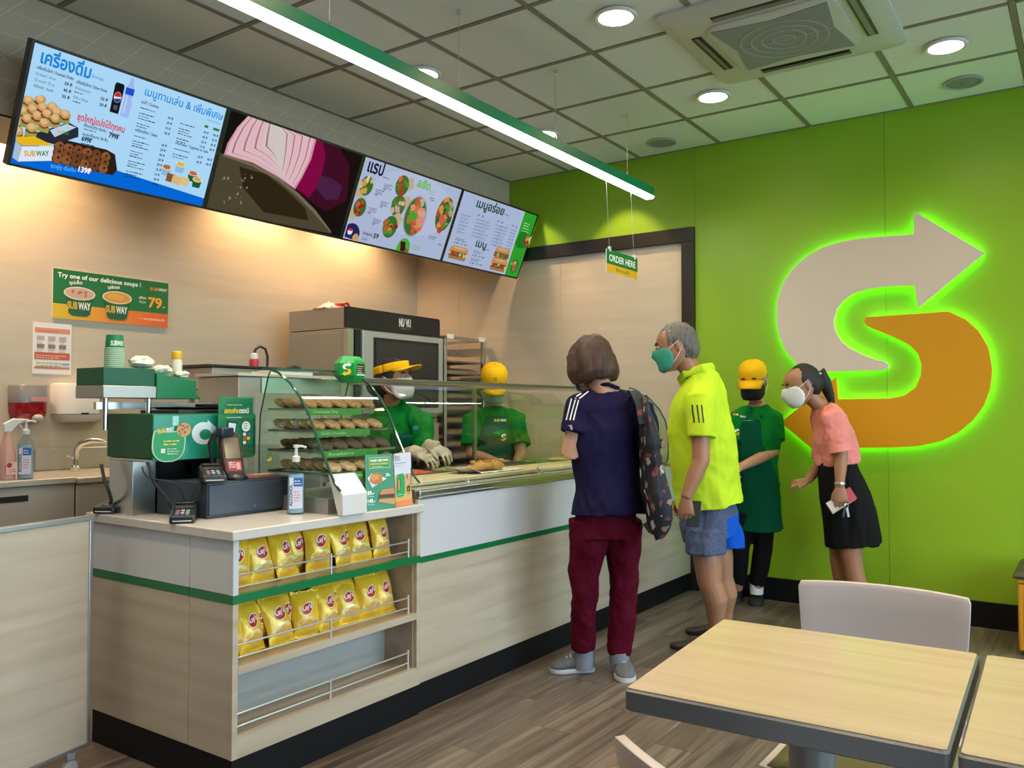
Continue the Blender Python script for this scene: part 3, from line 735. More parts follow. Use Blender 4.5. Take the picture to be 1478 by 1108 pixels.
# --- screen 4: sandwiches
c = scanvas(3); c.rect(0.012, 0.012, W1, H1, scr('#a6b4d2')); c.rect(0.760, 0.012, W1, H1, scr('#2f9a2c')); c.rect(0.752, 0.012, 0.760, H1, scr('#c4d2e4')); c.blob(0.83, 0.30, 0.07, scr('#1c7a1c'), 0.2)
DG = scr('#1f4a38')
c.text('เมนูอร่อย', 0.185, 0.432, 0.058, DG, width=0.33, bold=0.03); c.text('ยอดนิยม', 0.522, 0.437, 0.014, DG, width=0.07)
for q_, (u_, pu) in enumerate(((0.060, 0.235), (0.300, 0.470), (0.520, 0.655))):
    c.text('6"  12"', pu, 0.375, 0.013, DG, width=0.075, bold=0.03)
    for i in range(7 if q_ else 6):
        v_ = 0.352-0.024*i; c.lines(u_, v_, 0.11, 1, 0.010, scr('#46607c')); c.lines(u_, v_-0.010, 0.08, 1, 0.008, scr('#6a80a0'))
        c.text('119 219', pu, v_-0.006, 0.011, scr('#2c3c5c'), width=0.068, bold=0.01)
c.text('เมนู', 0.305, 0.165, 0.048, DG, width=0.125, bold=0.03); c.text('สุดคุ้ม', 0.432, 0.155, 0.012, DG, width=0.05)
for (u_, v_) in ((0.070, 0.185), (0.305, 0.128), (0.305, 0.072)):
    c.lines(u_, v_, 0.12, 2, 0.012, scr('#46607c')); c.text('6" 89   12" 169', u_, v_-0.036, 0.013, DG, width=0.14, bold=0.02)
def sub_pic(c, u_, v_, w_):
    c.rect(u_+0.01, v_-0.045, u_+w_-0.01, v_-0.02, scr('#9c7444')); c.rect(u_, v_-0.022, u_+w_, v_+0.012, scr('#6a3020'))
    for i in range(9): c.blob(u_+w_*(i+0.5)/9, v_-0.005+random.uniform(-0.006, 0.006), 0.014, scr(random.choice(('#8a4a2a', '#c8b080', '#5a7a34', '#a8402c'))), 0.3, 8)
    c.poly([(u_, v_+0.010), (u_+w_, v_+0.010), (u_+w_*0.98, v_+0.035), (u_+w_*0.85, v_+0.050), (u_+w_*0.15, v_+0.050), (u_+w_*0.02, v_+0.035)], scr('#b98a52'))
    c.ellipse(u_+w_*0.5, v_+0.036, w_*0.36, 0.008, scr('#cfa672'))
sub_pic(c, 0.045, 0.085, 0.205); sub_pic(c, 0.545, 0.155, 0.185); sub_pic(c, 0.540, 0.072, 0.20)
c.lines(0.785, 0.425, 0.10, 4, 0.020, scr('#9ad28a'))
food(c, 758, 348, 0.045, 0.055, ['#a83a1c', '#c86a3a', '#7a2a14', '#d8b080'], None, 14); c.poly(pxp(c, (761,343),(768,340),(762,358)), scr('#c8b894')); food(c, 741, 383, 0.045, 0.055, ['#a85a3c', '#c89a70', '#6a7a34', '#c85a4a'], None, 14)
c.build('picture', screens[3][0])
M['rod'] = mat('satin_rod', (0.62, 0.62, 0.62), 0.3, 0.7)
# ================================================================== REGISTER COUNTER
CX0, CX1, CY0, CY1, CT = 1.714, 2.620, 2.265, 3.10, 0.848
t = thing('register_counter', 'short L-end cash register counter with snack shelves in front', 'counter', (2.16, 2.68, 0))
obj('worktop', B().box(1.700, 2.628, 2.250, 3.125, 0.815, CT), M['worktop'], t, bevel=0.004)
for y0, y1 in ((2.283, 2.494), (2.497, 3.10)):
    box_part('end_panel', (CX0, CX0+0.018, y0, y1, 0.640, 0.815), M['white_lam'], t, bevel=0.0015)
    box_part('stripe', (CX0-0.001, CX0+0.018, y0, y1, 0.612, 0.6395), M['stripe'], t)
    box_part('wood_panel', (CX0, CX0+0.018, y0, y1, 0.12, 0.6115), M['oak'], t, bevel=0.0015)
box_part('front_stile', (CX0, 1.735, CY0, CY0+0.018, 0.640, 0.815), M['white_lam'], t)
box_part('front_stile', (CX0, 1.735, CY0, CY0+0.018, 0.12, 0.6115), M['oak'], t)
box_part('front_stile', (2.600, CX1, CY0, CY0+0.018, 0.12, 0.815), M['oak'], t)
box_part('bottom_rail', (1.735, 2.600, CY0, CY0+0.018, 0.12, 0.190), M['oak'], t)
box_part('stripe', (CX0-0.001, CX1+0.001, CY0-0.001, 2.2825, 0.612, 0.640), M['stripe'], t)
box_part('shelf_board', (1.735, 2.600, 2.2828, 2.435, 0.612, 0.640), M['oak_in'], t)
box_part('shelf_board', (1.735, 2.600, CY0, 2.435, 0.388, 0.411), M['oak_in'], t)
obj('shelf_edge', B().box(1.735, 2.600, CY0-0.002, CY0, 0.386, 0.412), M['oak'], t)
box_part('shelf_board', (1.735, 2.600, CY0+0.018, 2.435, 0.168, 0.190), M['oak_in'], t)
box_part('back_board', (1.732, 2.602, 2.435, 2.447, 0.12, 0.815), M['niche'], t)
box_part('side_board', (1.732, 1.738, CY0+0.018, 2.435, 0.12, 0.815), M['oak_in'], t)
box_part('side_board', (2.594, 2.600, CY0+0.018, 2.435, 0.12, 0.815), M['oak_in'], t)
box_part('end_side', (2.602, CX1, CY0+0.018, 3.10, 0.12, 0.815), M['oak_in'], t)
box_part('rear_panel', (CX0+0.018, 2.602, 3.08, 3.098, 0.12, 0.815), M['oak'], t)
obj('kick_board', B().box(CX0+0.004, CX1, CY0+0.004, 3.09, 0, 0.12), M['kick'], t)
for z, zb in ((0.700, 0.64), (0.475, 0.411), (0.255, 0.190)):
    g = obj('gallery_rail', B().cyl((1.738, 2.283, z), (2.572, 2.283, z), 0.0034, n=8), M['rod'], t)
    obj('lower_rod', B().cyl((1.738, 2.283, z-0.040), (2.572, 2.283, z-0.040), 0.0034, n=8), M['rod'], g)
    for x in (1.742, 2.150, 2.568): obj('rail_post', B().cyl((x, 2.283, zb), (x, 2.283, z+0.012), 0.0048, n=8), M['rod'], g)

# ================================================================== SANDWICH COUNTER
t = thing('service_counter', 'long counter under the glass sandwich case, white above a green stripe and wood below', 'counter', (4.04, 2.68, 0))
MX0, MX1, MY0 = 2.622, XW-0.03, 2.275
segs = ((MX0, 3.86), (3.862, XW-0.01))
for x0, x1 in segs:
    box_part('upper_panel', (x0, x1, MY0, MY0+0.018, 0.6285, 0.864), M['white_lam'], t, bevel=0.0015)
    box_part('stripe', (x0, x1, MY0-0.001, MY0+0.018, 0.605, 0.628), M['stripe'], t)
    box_part('wood_panel', (x0, x1, MY0, MY0+0.018, 0.118, 0.6045), M['oak'], t, bevel=0.0015)
box_part('kick_board', (MX0, XW-0.01, MY0+0.004, 2.86, 0, 0.118), M['kick'], t)
box_part('carcass', (MX0, XW-0.01, MY0+0.018, 2.87, 0.118, 0.864), M['steel_dark'], t)
box_part('counter_top', (MX0, XW-0.01, MY0-0.004, 2.88, 0.864, 0.876), M['steel'], t, bevel=0.002)

# ------------------------------------------------------------------ gate panel at the left
gd = Vector((-math.cos(rad(11.3)), -math.sin(rad(11.3)), 0)); gn = Vector((-gd.y, gd.x, 0)); g0 = Vector((1.58, 2.87, 0))
t = thing('rolling_panel', 'pale wood grained panel in an aluminium frame on castors at the left edge', 'gate', tuple(g0+gd*0.45))
def slab(a, b, z0, z1, th, off=0): 
    return B().obox(g0+gd*(a+b)/2+gn*off+Vector((0,0,(z0+z1)/2)), gd*((b-a)/2), gn*(th/2), Vector((0,0,(z1-z0)/2)))
pn = obj('panel', slab(0, 0.9, 0, 0.78, 0.022), M['oak'], t); pn.location.z = 0; 
bpy.data.objects.remove(pn)
obj('panel', slab(0.014, 0.886, 0.094, 0.852, 0.020), M['oak'], t)
for a, b_, z0, z1 in ((0, 0.9, 0.852, 0.868), (0, 0.9, 0.080, 0.094), (0, 0.014, 0.094, 0.852), (0.886, 0.9, 0.094, 0.852)):
    obj('frame_rail', slab(a, b_, z0, z1, 0.030), M['alu'], t, bevel=0.002)
for a in (0.07, 0.83):
    p = g0+gd*a
    cs = obj('castor', B().box(p.x-0.014, p.x+0.014, p.y-0.012, p.y+0.012, 0.055, 0.080), M['alu'], t, bevel=0.002)
    obj('wheel', B().cyl(p+gn*-0.010+Vector((0,0,0.027)), p+gn*0.010+Vector((0,0,0.027)), 0.027, n=20), mat('castor_grey', (0.35, 0.35, 0.36), 0.5), cs, bevel=0.003)

# ================================================================== CHIP BAGS
M['foil'] = mat('yellow_foil', (0.88, 0.56, 0.035), 0.30, 0.15, coat=0.3, bump=0.35, bscale=28)
M['foil2'] = mat('pale_foil_band', (0.86, 0.74, 0.36), 0.28, 0.2)
M['foil_red'] = mat('red_logo_print', (0.55, 0.02, 0.02), 0.35); M['foil_w'] = mat('white_logo_print', (0.85, 0.85, 0.82), 0.4)
M['chip'] = mat('chip_print', (0.72, 0.42, 0.10), 0.4)
def chip_bag(seed, w=0.122, h=0.172, d=0.055):
    rr = random.Random(seed); t = thing('chip_bag', 'x', 'snack bag')
    nx, nz = 12, 16
    ph = [rr.uniform(0, 6) for _ in range(4)]
    def front(u, v):   # u, v in -1..1 / 0..1
        edge = max(0.0, 1-abs(u)**2.4); end = math.sin(PI*min(max((v-0.055)/0.89, 0), 1))**0.55 if 0.055 < v < 0.945 else 0
        y = d*0.5*edge**0.7*end
        y *= 1+0.16*math.sin(3.1*u+ph[0]+4*v)+0.10*math.sin(9*v+ph[1]+2*u)
        x = u*w/2*(1-0.07*end) + 0.004*math.sin(5*v+ph[2]); z = h*v
        if v < 0.055 or v > 0.945: y = 0.0018*math.sin(u*16)
        return x, y, z
    f, b_ = [], []
    for k in range(nz+1):
        v = k/nz; v = (0.0, 0.05, 0.075)[k] if k < 3 else (1-(0.0, 0.05, 0.075)[nz-k] if nz-k < 3 else v)
        r1, r2 = [], []
        for i in range(nx+1):
            u = -1+2*i/nx; x, y, z = front(u, v); z += 0.003*math.sin(u*9+ph[3]) if k in (0, nz) else 0
            r1.append((x, -y-0.0005, z)); r2.append((x, y+0.0005 if v in (0, 1) else y*0.85+0.0005, z))
        f.append(r1); b_.append(r2)
    bb = B().loft([r1 + list(reversed(r2)) for r1, r2 in zip(f, b_)])
    obj('bag', bb, M['foil'], t, local=True, angle=60)
    pr = B()
    def P3(u, v, e): x, y, z = front(u, v); return (x, -y-e, z)
    def patch(cu, cv, a, c_, m, e, n=20, rot=0.0):
        pr.use(m); cs = [P3(cu, cv, e)]; rings = [cs]
        pts = []
        for r_ in (0.5, 1.0):
            for i in range(n):
                t_ = 2*PI*i/n; x, z = a*r_*math.cos(t_), c_*r_*math.sin(t_); pts.append(P3(cu+x*math.cos(rot)-z*math.sin(rot), cv+(x*math.sin(rot)+z*math.cos(rot)), e))
        base = [P3(cu, cv, e)] + pts
        fs = [(0, 1+i, 1+(i+1) % n) for i in range(n)] + [(1+i, 1+n+i, 1+n+(i+1) % n, 1+(i+1) % n) for i in range(n)]
        pr.add(base, fs)
    patch(0.0, 0.30, 0.80, 0.13, M['foil2'], 0.0012)
    for (cu, cv, q) in ((-0.35, 0.24, 0.30), (0.1, 0.19, 0.34), (0.45, 0.27, 0.28), (-0.05, 0.32, 0.26)): patch(cu, cv, q, q*0.22, M['chip'], 0.0018, 12)
    patch(-0.02, 0.60, 0.50, 0.135, M['foil_w'], 0.0014, rot=0.10); patch(-0.02, 0.60, 0.46, 0.115, M['foil_red'], 0.0020, rot=0.10)
    vs, fs, tw = text_geo("Lay's", 0.03); k = 0.80/tw
    pr.use(M['foil_w']); pr.add([P3(-0.02-0.40+x*k, 0.565+y*k*0.62*w/2/h*1.0*1.55+x*k*0.05, 0.0027) for x, y in vs], fs)
    obj('bag_print', pr, None, t, local=True, fix=False)
    return t
bags = [chip_bag(s_) for s_ in (1, 2, 3)]
def place_bag(i, x, y, z, rz, tilt, label, used=[0, 0, 0], sc_=1.0):
    src = bags[i % 3]
    b_ = src if not used[i % 3] else copy_tree(src)
    used[i % 3] = 1
    b_.location = (x, y, z); b_.rotation_euler = (tilt, 0, rz); b_.scale = (sc_, sc_, sc_)
    b_['label'] = label; b_['group'] = 'yellow chip bags in the counter shelves'
ordn = ['leftmost', 'second from left', 'third from left', 'fourth from left', 'fifth from left', 'sixth from left', 'seventh and rightmost']
for i, x in enumerate((1.792, 1.905, 2.012, 2.165, 2.280, 2.382, 2.492)):
    place_bag(i, x, 2.348+0.006*(i % 2), 0.641, rad((-6, 4, 12, -4, 14, -6, 8)[i]), rad(-13-(i % 3)*3), 'yellow chip bag, %s of the upper shelf front row' % ordn[i], sc_=(1, 0.97, 1.0, 1.02, 0.92, 0.96, 0.96)[i])
for i, x in enumerate((1.85, 1.96, 2.09, 2.225, 2.335, 2.44)):
    place_bag(i+1, x, 2.405, 0.641, rad((5, -8, 3, -3, 6, -5)[i]), rad(-4), 'yellow chip bag, %s of the rear row, upper shelf' % (['leftmost', 'second from left', 'third from left', 'fourth from left', 'fifth from left', 'rightmost'][i]), sc_=1.0)
for i, x in enumerate((1.778, 1.868, 1.985, 2.108, 2.215, 2.322, 2.430, 2.522)):
    place_bag(i+2, x, 2.348+0.006*(i % 2), 0.412, rad((4, 10, 6, -10, 8, -6, -4, 6)[i]), rad(-14-(i % 3)*3), 'yellow chip bag, %s of the lower shelf front row' % (['leftmost', 'second from left', 'third from left', 'fourth from left', 'fourth from right', 'third from right', 'second from right', 'rightmost'][i]), sc_=(1, 1, 1.02, 0.95, 1.0, 0.96, 1, 1.0)[i])
for i, x in enumerate((1.82, 1.93, 2.04, 2.27, 2.38, 2.47)):
    place_bag(i, x, 2.405, 0.412, rad((-5, 8, 3, -6, 6, 0)[i]), rad(-4), 'yellow chip bag, %s of the rear row, lower shelf' % (['leftmost', 'second from left', 'third from left', 'third from right', 'second from right', 'rightmost'][i]), sc_=1.0)

# ================================================================== GLASS CASES
# cookie case on the register counter
kx0, kx1 = 2.160, 2.600
curve = [(2.252, 0.937), (2.281, 0.962), (2.325, 1.035), (2.372, 1.118), (2.421, 1.212), (2.470, 1.280), (2.530, 1.336), (2.600, 1.378), (2.640, 1.388)]
def lerp_curve(cv, z):
    for (a, b_), (c_, d_) in zip(cv, cv[1:]):
        if b_ <= z <= d_: return a+(c_-a)*(z-b_)/(d_-b_)
    return cv[-1][0]
t = thing('cookie_case', 'curved glass cookie display case with four shelves on the register counter', 'display case', (2.38, 2.5, CT))
obj('base_box', B().box(kx0+0.01, kx1, 2.325, 2.70, CT, 0.905), M['steel_dark'], t, bevel=0.002)
obj('white_trim', B().prism([(kx0, 2.236, CT+0.001), (kx0, 2.236, 0.925), (kx0, 2.300, 0.995), (kx0, 2.312, 0.995), (kx0, 2.26, CT+0.001)], (0.125, 0, 0)), M['white_pl'], t, bevel=0.002)
obj('front_trim', B().prism([(kx0+0.125, 2.305, CT), (kx0+0.125, 2.305, 0.918), (kx0+0.125, 2.322, 0.99), (kx0+0.125, 2.332, 0.99), (kx0+0.125, 2.32, CT)], (kx1-kx0-0.128, 0, 0)), mat('case_tan', (0.30, 0.22, 0.15), 0.4), t)
side = [(y, z) for y, z in curve] + [(2.655, 1.36), (2.700, 1.21), (2.705, 1.06), (2.700, 0.905), (2.262, 0.905)]
for x in (kx0, kx1-0.006):
    s_ = obj('side_glass', B().prism([(x, y, z) for y, z in side], (0.006, 0, 0)), M['glass_case'], t)
    obj('glass_edge', B().tube([(x+0.003, y-0.003, z) for y, z in curve], 0.0052, 6), M['glass_edge'], s_)
    obj('rear_glass_edge', B().tube([(x+0.003, y, z) for y, z in side[8:13]], 0.003, 6), M['glass_edge'], s_)
obj('front_glass', B().sheet([[(kx0+0.006, y, z), (kx1-0.006, y, z)] for y, z in curve[2:]]), M['glass_case'], t)
obj('top_rail', B().box(kx0, kx1, 2.60, 2.69, 1.388, 1.396), M['glass_edge'], t)
obj('back_frame', B().box(kx0+0.006, kx1-0.006, 2.695, 2.705, 1.30, 1.36), M['steel'], t)
tiers = [(1.225, 0), (1.143, 1), (1.066, 2), (0.985, 3)]
M['tag_green'] = mat('price_strip_green', (0.05, 0.26, 0.03), 0.4)
names_t = ['Chocolate Chip', 'Double Chocolate', 'Raspberry', 'White Macadamia']
cookie_c = [(0.25, 0.125, 0.05), (0.30, 0.165, 0.075), (0.06, 0.03, 0.02), (0.34, 0.23, 0.12)]
for z, i in tiers:
    yf = lerp_curve(curve, z)+0.018
    sh = obj('glass_shelf', B().box(kx0+0.008, kx1-0.008, yf, 2.69, z, z+0.005), M['glass_case'], t)
    obj('tray', B().loft([[(kx0+0.02, yf+0.01, z+0.006), (kx1-0.02, yf+0.01, z+0.006), (kx1-0.02, 2.67, z+0.006), (kx0+0.02, 2.67, z+0.006)], [(kx0+0.015, yf+0.005, z+0.014), (kx1-0.015, yf+0.005, z+0.014), (kx1-0.015, 2.675, z+0.014), (kx0+0.015, 2.675, z+0.014)]], caps=False), M['steel'], sh)
    tg = obj('price_strip', B().box(kx0+0.015, kx1-0.015-0.12, yf-0.004, yf-0.001, z-0.013, z+0.013), M['tag_green'], sh)
    c = Canvas((kx0+0.015, yf-0.004, z-0.013), (1, 0, 0), (0, 0, 1)); c.text(names_t[i], 0.03, 0.008, 0.011, ink('#c8d8b0'), width=0.13)
    c.build('strip_print', sh)
    # cookies
    ck = thing('cookie', 'x', 'cookie')
    cm = mat('cookie_%d' % i, cookie_c[i], 0.8, var=0.6, vscale=110, bump=0.6, bscale=90)
    obj('biscuit', B().lathe([(0.001, 0), (0.034, 0.0), (0.038, 0.005), (0.034, 0.010), (0.018, 0.013), (0.001, 0.013)], (0, 0, 0), 14), cm, ck, local=True)
    first = True; depth = 2.66-yf; rows = max(1, int(depth/0.050))
    for r_ in range(rows):
        for q in range(5):
            o = ck if first else copy_tree(ck); first = False
            o.location = (kx0+0.062+q*0.079, yf+0.045+r_*0.048, z+0.028 + random.uniform(0, 0.002)); o.rotation_euler = (rad(30), rad(random.uniform(-3, 3)), 0)
            o['label'] = '%s cookie, %s from left in the %s row, %s shelf of the glass case' % (('golden', 'golden brown', 'dark chocolate', 'pale')[i], ('first', 'second', 'third', 'fourth', 'fifth')[q], ('front', 'second', 'third', 'fourth', 'fifth', 'sixth', 'seventh')[r_], ('top', 'second', 'third', 'lowest')[i])
            o['group'] = ('cookies on the top shelf', 'cookies on the second shelf', 'cookies on the third shelf', 'cookies on the lowest shelf')[i]

# sandwich case
jx0, jx1 = 2.630, 5.05
c2 = [(2.272, 0.892), (2.262, 0.98), (2.266, 1.08), (2.286, 1.16), (2.330, 1.235), (2.400, 1.305), (2.490, 1.345), (2.615, 1.362)]
t = thing('sandwich_case', 'long glass sandwich preparation case with curved front on the counter', 'display case', (3.76, 2.6, 0.876))
obj('sill', B().box(jx0, jx1+0.02, 2.275, 2.30, 0.877, 0.898), M['steel'], t, bevel=0.003)
obj('base_ledge', B().box(jx0, jx1, 2.30, 2.36, 0.877, 0.905), M['steel_dark'], t, bevel=0.003)
obj('curved_glass', B().sheet([[(x, y, z) for x in (jx0+0.004, (jx0+jx1)/2, jx1)] for y, z in c2]), M['glass_case'], t)
eg = [(y, z) for y, z in c2] + [(2.87, 1.362), (2.87, 0.905), (2.29, 0.905)]
s_ = obj('end_glass', B().prism([(jx1, y, z) for y, z in eg], (0.006, 0, 0)), M['glass_case'], t)
obj('glass_edge', B().tube([(jx1+0.003, y-0.003, z) for y, z in c2], 0.0045, 6), M['glass_edge'], s_)
obj('top_glass', B().box(jx0, jx1, 2.615, 2.87, 1.360, 1.366), M['glass_case'], t)
obj('top_front_rail', B().box(jx0, jx1, 2.606, 2.628, 1.350, 1.372), mat('rail_olive', (0.16, 0.15, 0.12), 0.35, 0.6), t, bevel=0.002)
obj('top_back_rail', B().box(jx0, jx1, 2.86, 2.88, 1.350, 1.374), M['steel_dark'], t, bevel=0.002)
for x in (2.65, 3.78, 5.03): obj('rear_post', B().box(x-0.012, x+0.012, 2.86, 2.876, 0.877, 1.352), M['steel'], t)
wl = obj('food_well', B().box(jx0+0.02, jx1-0.02, 2.62, 2.855, 0.878, 0.905), M['steel'], t, bevel=0.002)
# far divider pane and small lock
obj('divider_glass', B().prism([(4.10, 2.42, 0.93), (4.10, 2.42, 1.20), (4.10, 2.55, 1.33), (4.10, 2.85, 1.33), (4.10, 2.85, 0.93)], (0.005, 0, 0)), M['glass_case'], t)
t = thing('cutting_board', 'long cream cutting board behind the curved glass', 'board', (3.6, 2.46, 0.905))
obj('board_slab', B().box(2.66, 4.86, 2.37, 2.60, 0.906, 0.926), mat('cream_board', (0.66, 0.52, 0.34), 0.45, var=0.06, vscale=5), t, bevel=0.004)
# food pans behind the board
food_cols = [('lettuce', (0.16, 0.34, 0.05), 'shredded green lettuce'), ('tomato', (0.55, 0.08, 0.03), 'sliced red tomato'), ('cucumber', (0.25, 0.36, 0.12), 'sliced cucumber'), ('onion', (0.45, 0.25, 0.36), 'chopped purple onion'), ('olive', (0.03, 0.03, 0.02), 'black olive rings'), ('pepper', (0.10, 0.28, 0.04), 'green pepper strips'), ('cheese', (0.75, 0.50, 0.12), 'yellow cheese'), ('ham', (0.62, 0.30, 0.24), 'pink ham slices')]
for i, (n_, col, dsc) in enumerate(food_cols):
    x = 2.74+i*0.272
    t = thing('food_pan', 'steel food pan of %s in the sandwich case' % dsc, 'food pan', (x+0.12, 2.78, 0.905))
    ri = [(x, 2.65), (x+0.25, 2.65), (x+0.25, 2.85), (x, 2.85)]; inn = [(x+0.012, 2.662), (x+0.238, 2.662), (x+0.238, 2.838), (x+0.012, 2.838)]
    obj('pan', B().loft([[(a, b_, 0.9055) for a, b_ in ri], [(a, b_, 0.925) for a, b_ in ri], [(a, b_, 0.925) for a, b_ in inn], [(a, b_, 0.908) for a, b_ in inn]]), M['steel'], t)
    g = []
    for r_ in range(9):
        g.append([(x+0.014+0.2220*q/10, 2.664+0.172*r_/8, 0.915+0.018*math.sin(PI*q/10)*math.sin(PI*r_/8)+random.uniform(-0.004, 0.006)) for q in range(11)])
    tag(obj('filling', B().sheet(g), mat('fill_'+n_, col, 0.6, var=0.4, vscale=45, bump=0.5, bscale=60), t), kind='stuff')
# open sandwich on paper
t = thing('sandwich', 'toasted open sandwich lying on crumpled white paper on the board', 'food', (3.42, 2.48, 0.927))
g = []
for r_ in range(7): g.append([(3.14+0.44*q/12+0.02*math.sin(r_*1.3), 2.395+0.17*r_/6, 0.9275+0.004*abs(math.sin(q*1.9+r_*2.3))+(0.03*(1-q/2) if q < 2 else 0)) for q in range(13)])
obj('paper', B().sheet(g), M['white_paper'], t, solid=0.0008)
bd = B()
xs = [3.21, 3.235, 3.29, 3.36, 3.43, 3.485, 3.51]; rs = [0.004, 0.022, 0.033, 0.036, 0.034, 0.024, 0.004]
bd.loft([[(x, 2.475+r_*1.15*math.cos(2*PI*i/14)+0.01*math.sin(x*20), 0.935+r_*0.62+r_*0.62*math.sin(2*PI*i/14)) for i in range(14)] for x, r_ in zip(xs, rs)])
obj('bread', bd, mat('toasted_bread', (0.50, 0.25, 0.07), 0.7, var=0.35, vscale=30, bump=0.6, bscale=50), t)
tp = B()
for _ in range(22):
    x = random.uniform(3.24, 3.48); tp.ell((x, 2.475+random.uniform(-0.025, 0.02), 0.978+random.uniform(-0.006, 0.003)), (random.uniform(0.008, 0.016), 0.010, 0.006), 7, 5)
tag(obj('topping', tp, mat('topping', (0.55, 0.24, 0.05), 0.6, var=0.5, vscale=50), t), kind='stuff')
t = thing('glass_latch', 'small chrome latch knob at the foot of the curved glass', 'latch', (3.62, 2.33, 0.905))
obj('latch_base', B().box(3.60, 3.64, 2.315, 2.345, 0.9055, 0.915), M['chrome'], t, bevel=0.002); obj('knob', B().ell((3.62, 2.33, 0.928), (0.014, 0.014, 0.013)), M['chrome'], t)
t = thing('glass_latch', 'chrome screw latch on the sill left of the larger latch', 'latch', (3.02, 2.33, 0.905))
obj('latch_base', B().cyl((3.02, 2.33, 0.9055), (3.02, 2.33, 0.912), 0.012), M['chrome'], t); obj('knob', B().ell((3.02, 2.33, 0.917), (0.008, 0.008, 0.006)), M['chrome'], t)
# hexagonal promo box on the case
t = thing('promo_box', 'green hexagonal advertising box with an S arrow standing on the glass case', 'sign', (2.46, 2.655, 1.366))
zb, R0 = 1.366, 0.072
hc = Vector((2.510, 2.560, 0)); rings = []
for z, q in ((1.346, 0.62), (1.375, 1.0), (1.425, 1.0), (1.455, 0.62)):
    rings.append([(hc.x+R0*q*math.cos(rad(a+8)), hc.y+R0*q*0.85*math.sin(rad(a+8)), z) for a in (0, 60, 120, 180, 240, 300)])
obj('box', B().loft(rings), mat('promo_green', (0.0, 0.30, 0.04), 0.35), t, bevel=0.002)
for a0, a1, kind in ((180, 240, 's'), (240, 300, 'p')):
    A = Vector(rings[1][[0,60,120,180,240,300].index(a0)]); C_ = Vector(rings[1][[0,60,120,180,240,300].index(a1)])
    c = Canvas(A, C_-A, (0, 0, 1)); w_ = (C_-A).length
    if kind == 's':
        def s_mark(c, u, v, h, m1, m2):
            k = h; 
            c.poly([(u-0.30*k, v+0.05*k), (u-0.34*k, v+0.22*k), (u-0.24*k, v+0.40*k), (u, v+0.46*k), (u+0.12*k, v+0.46*k), (u+0.12*k, v+0.56*k), (u+0.38*k, v+0.36*k), (u+0.12*k, v+0.16*k), (u+0.12*k, v+0.26*k), (u-0.02*k, v+0.25*k), (u-0.12*k, v+0.18*k), (u-0.10*k, v+0.10*k), (u+0.05*k, v-0.01*k), (u-0.2*k, v-0.02*k)], m1)
            c.poly([(u+0.30*k, v-0.05*k), (u+0.34*k, v-0.22*k), (u+0.24*k, v-0.40*k), (u, v-0.46*k), (u-0.12*k, v-0.46*k), (u-0.12*k, v-0.56*k), (u-0.38*k, v-0.36*k), (u-0.12*k, v-0.16*k), (u-0.12*k, v-0.26*k), (u+0.02*k, v-0.25*k), (u+0.12*k, v-0.18*k), (u+0.10*k, v-0.10*k), (u-0.05*k, v+0.01*k), (u+0.2*k, v+0.02*k)], m2)
        s_mark(c, w_*0.5, 0.025, 0.052, ink('#f0efe8'), ink('#f4c21c')); c.build('s_print', t)
    else:
        c.rect(w_*0.2, 0.006, w_*0.85, 0.048, ink('#3a1d1a')); c.lines(w_*0.25, 0.036, w_*0.5, 4, 0.009, ink('#d8cfc8')); c.rect(w_*0.15, -0.0, w_*0.9, 0.005, ink('#e8f0e8')); c.build('side_print', t)

# ================================================================== BEHIND THE COUNTER
# oven
ox0, ox1, oy0, oy1 = 3.889, 4.84, 4.0, 4.56
t = thing('oven', 'large steel bake oven with black top band and glass door', 'oven', ((ox0+ox1)/2, (oy0+oy1)/2, 1.17))
obj('cabinet', B().box(ox0, ox1, oy0+0.02, oy1, 1.17, 1.758), M['steel_dark'], t, bevel=0.004)
obj('hood', B().box(ox0, ox1, oy0+0.02, oy1, 1.762, 1.905), M['steel_dark'], t, bevel=0.004)
obj('control_band', B().prism([(ox0-0.003+0.06, oy0-0.004, 1.768), (ox1, oy0-0.004, 1.768), (ox1, oy0-0.004, 1.88), (ox1-0.01, oy0-0.004, 1.90), (ox0, oy0-0.004, 1.905), (ox0, oy0-0.004, 1.768)], (0, 0.03, 0)), M['black'], t, bevel=0.002)
c = Canvas((ox0, oy0-0.005, 1.768), (1, 0, 0), (0, 0, 1)); c.text('NU', 0.50, 0.045, 0.056, ink('#f2f2f2'), width=0.055, bold=0.05); c.text('VU', 0.568, 0.045, 0.056, ink('#f2f2f2'), width=0.055, bold=0.05); c.rect(0.557, 0.068, 0.566, 0.076, ink('#d02030')); c.rect(0.50, 0.100, 0.54, 0.106, ink('#2a5aa8')); c.rect(0.60, 0.042, 0.645, 0.048, ink('#c82030')); c.lines(0.52, 0.028, 0.10, 1, 0.009, ink('#b8b8b8')); c.build('brand_print', t)
d = obj('door', B().box(ox0+0.115, ox1, oy0-0.035, oy0+0.015, 1.20, 1.755), mat('oven_door_steel', (0.50, 0.51, 0.49), 0.32, 0.35), t, bevel=0.005)
obj('door_glass', B().box(ox0+0.235, ox1-0.075, oy0-0.040, oy0-0.034, 1.26, 1.695), mat('oven_glass', (0.03, 0.032, 0.03), 0.06), d)
obj('door_seal', B().box(ox0+0.215, ox1-0.055, oy0-0.037, oy0-0.0345, 1.24, 1.715), M['black'], d)
obj('door_hinge', B().box(ox0+0.06, ox0+0.11, oy0-0.02, oy0+0.02, 1.20, 1.755), M['black'], t)
obj('corner_post', B().box(ox0, ox0+0.055, oy0-0.012, oy0+0.02, 1.17, 1.758), M['steel'], t)
for k in range(6): obj('vent_slot', B().box(ox0-0.002, ox0, oy0+0.20, oy0+0.26, 1.50+k*0.022, 1.506+k*0.022), M['grid'], t)
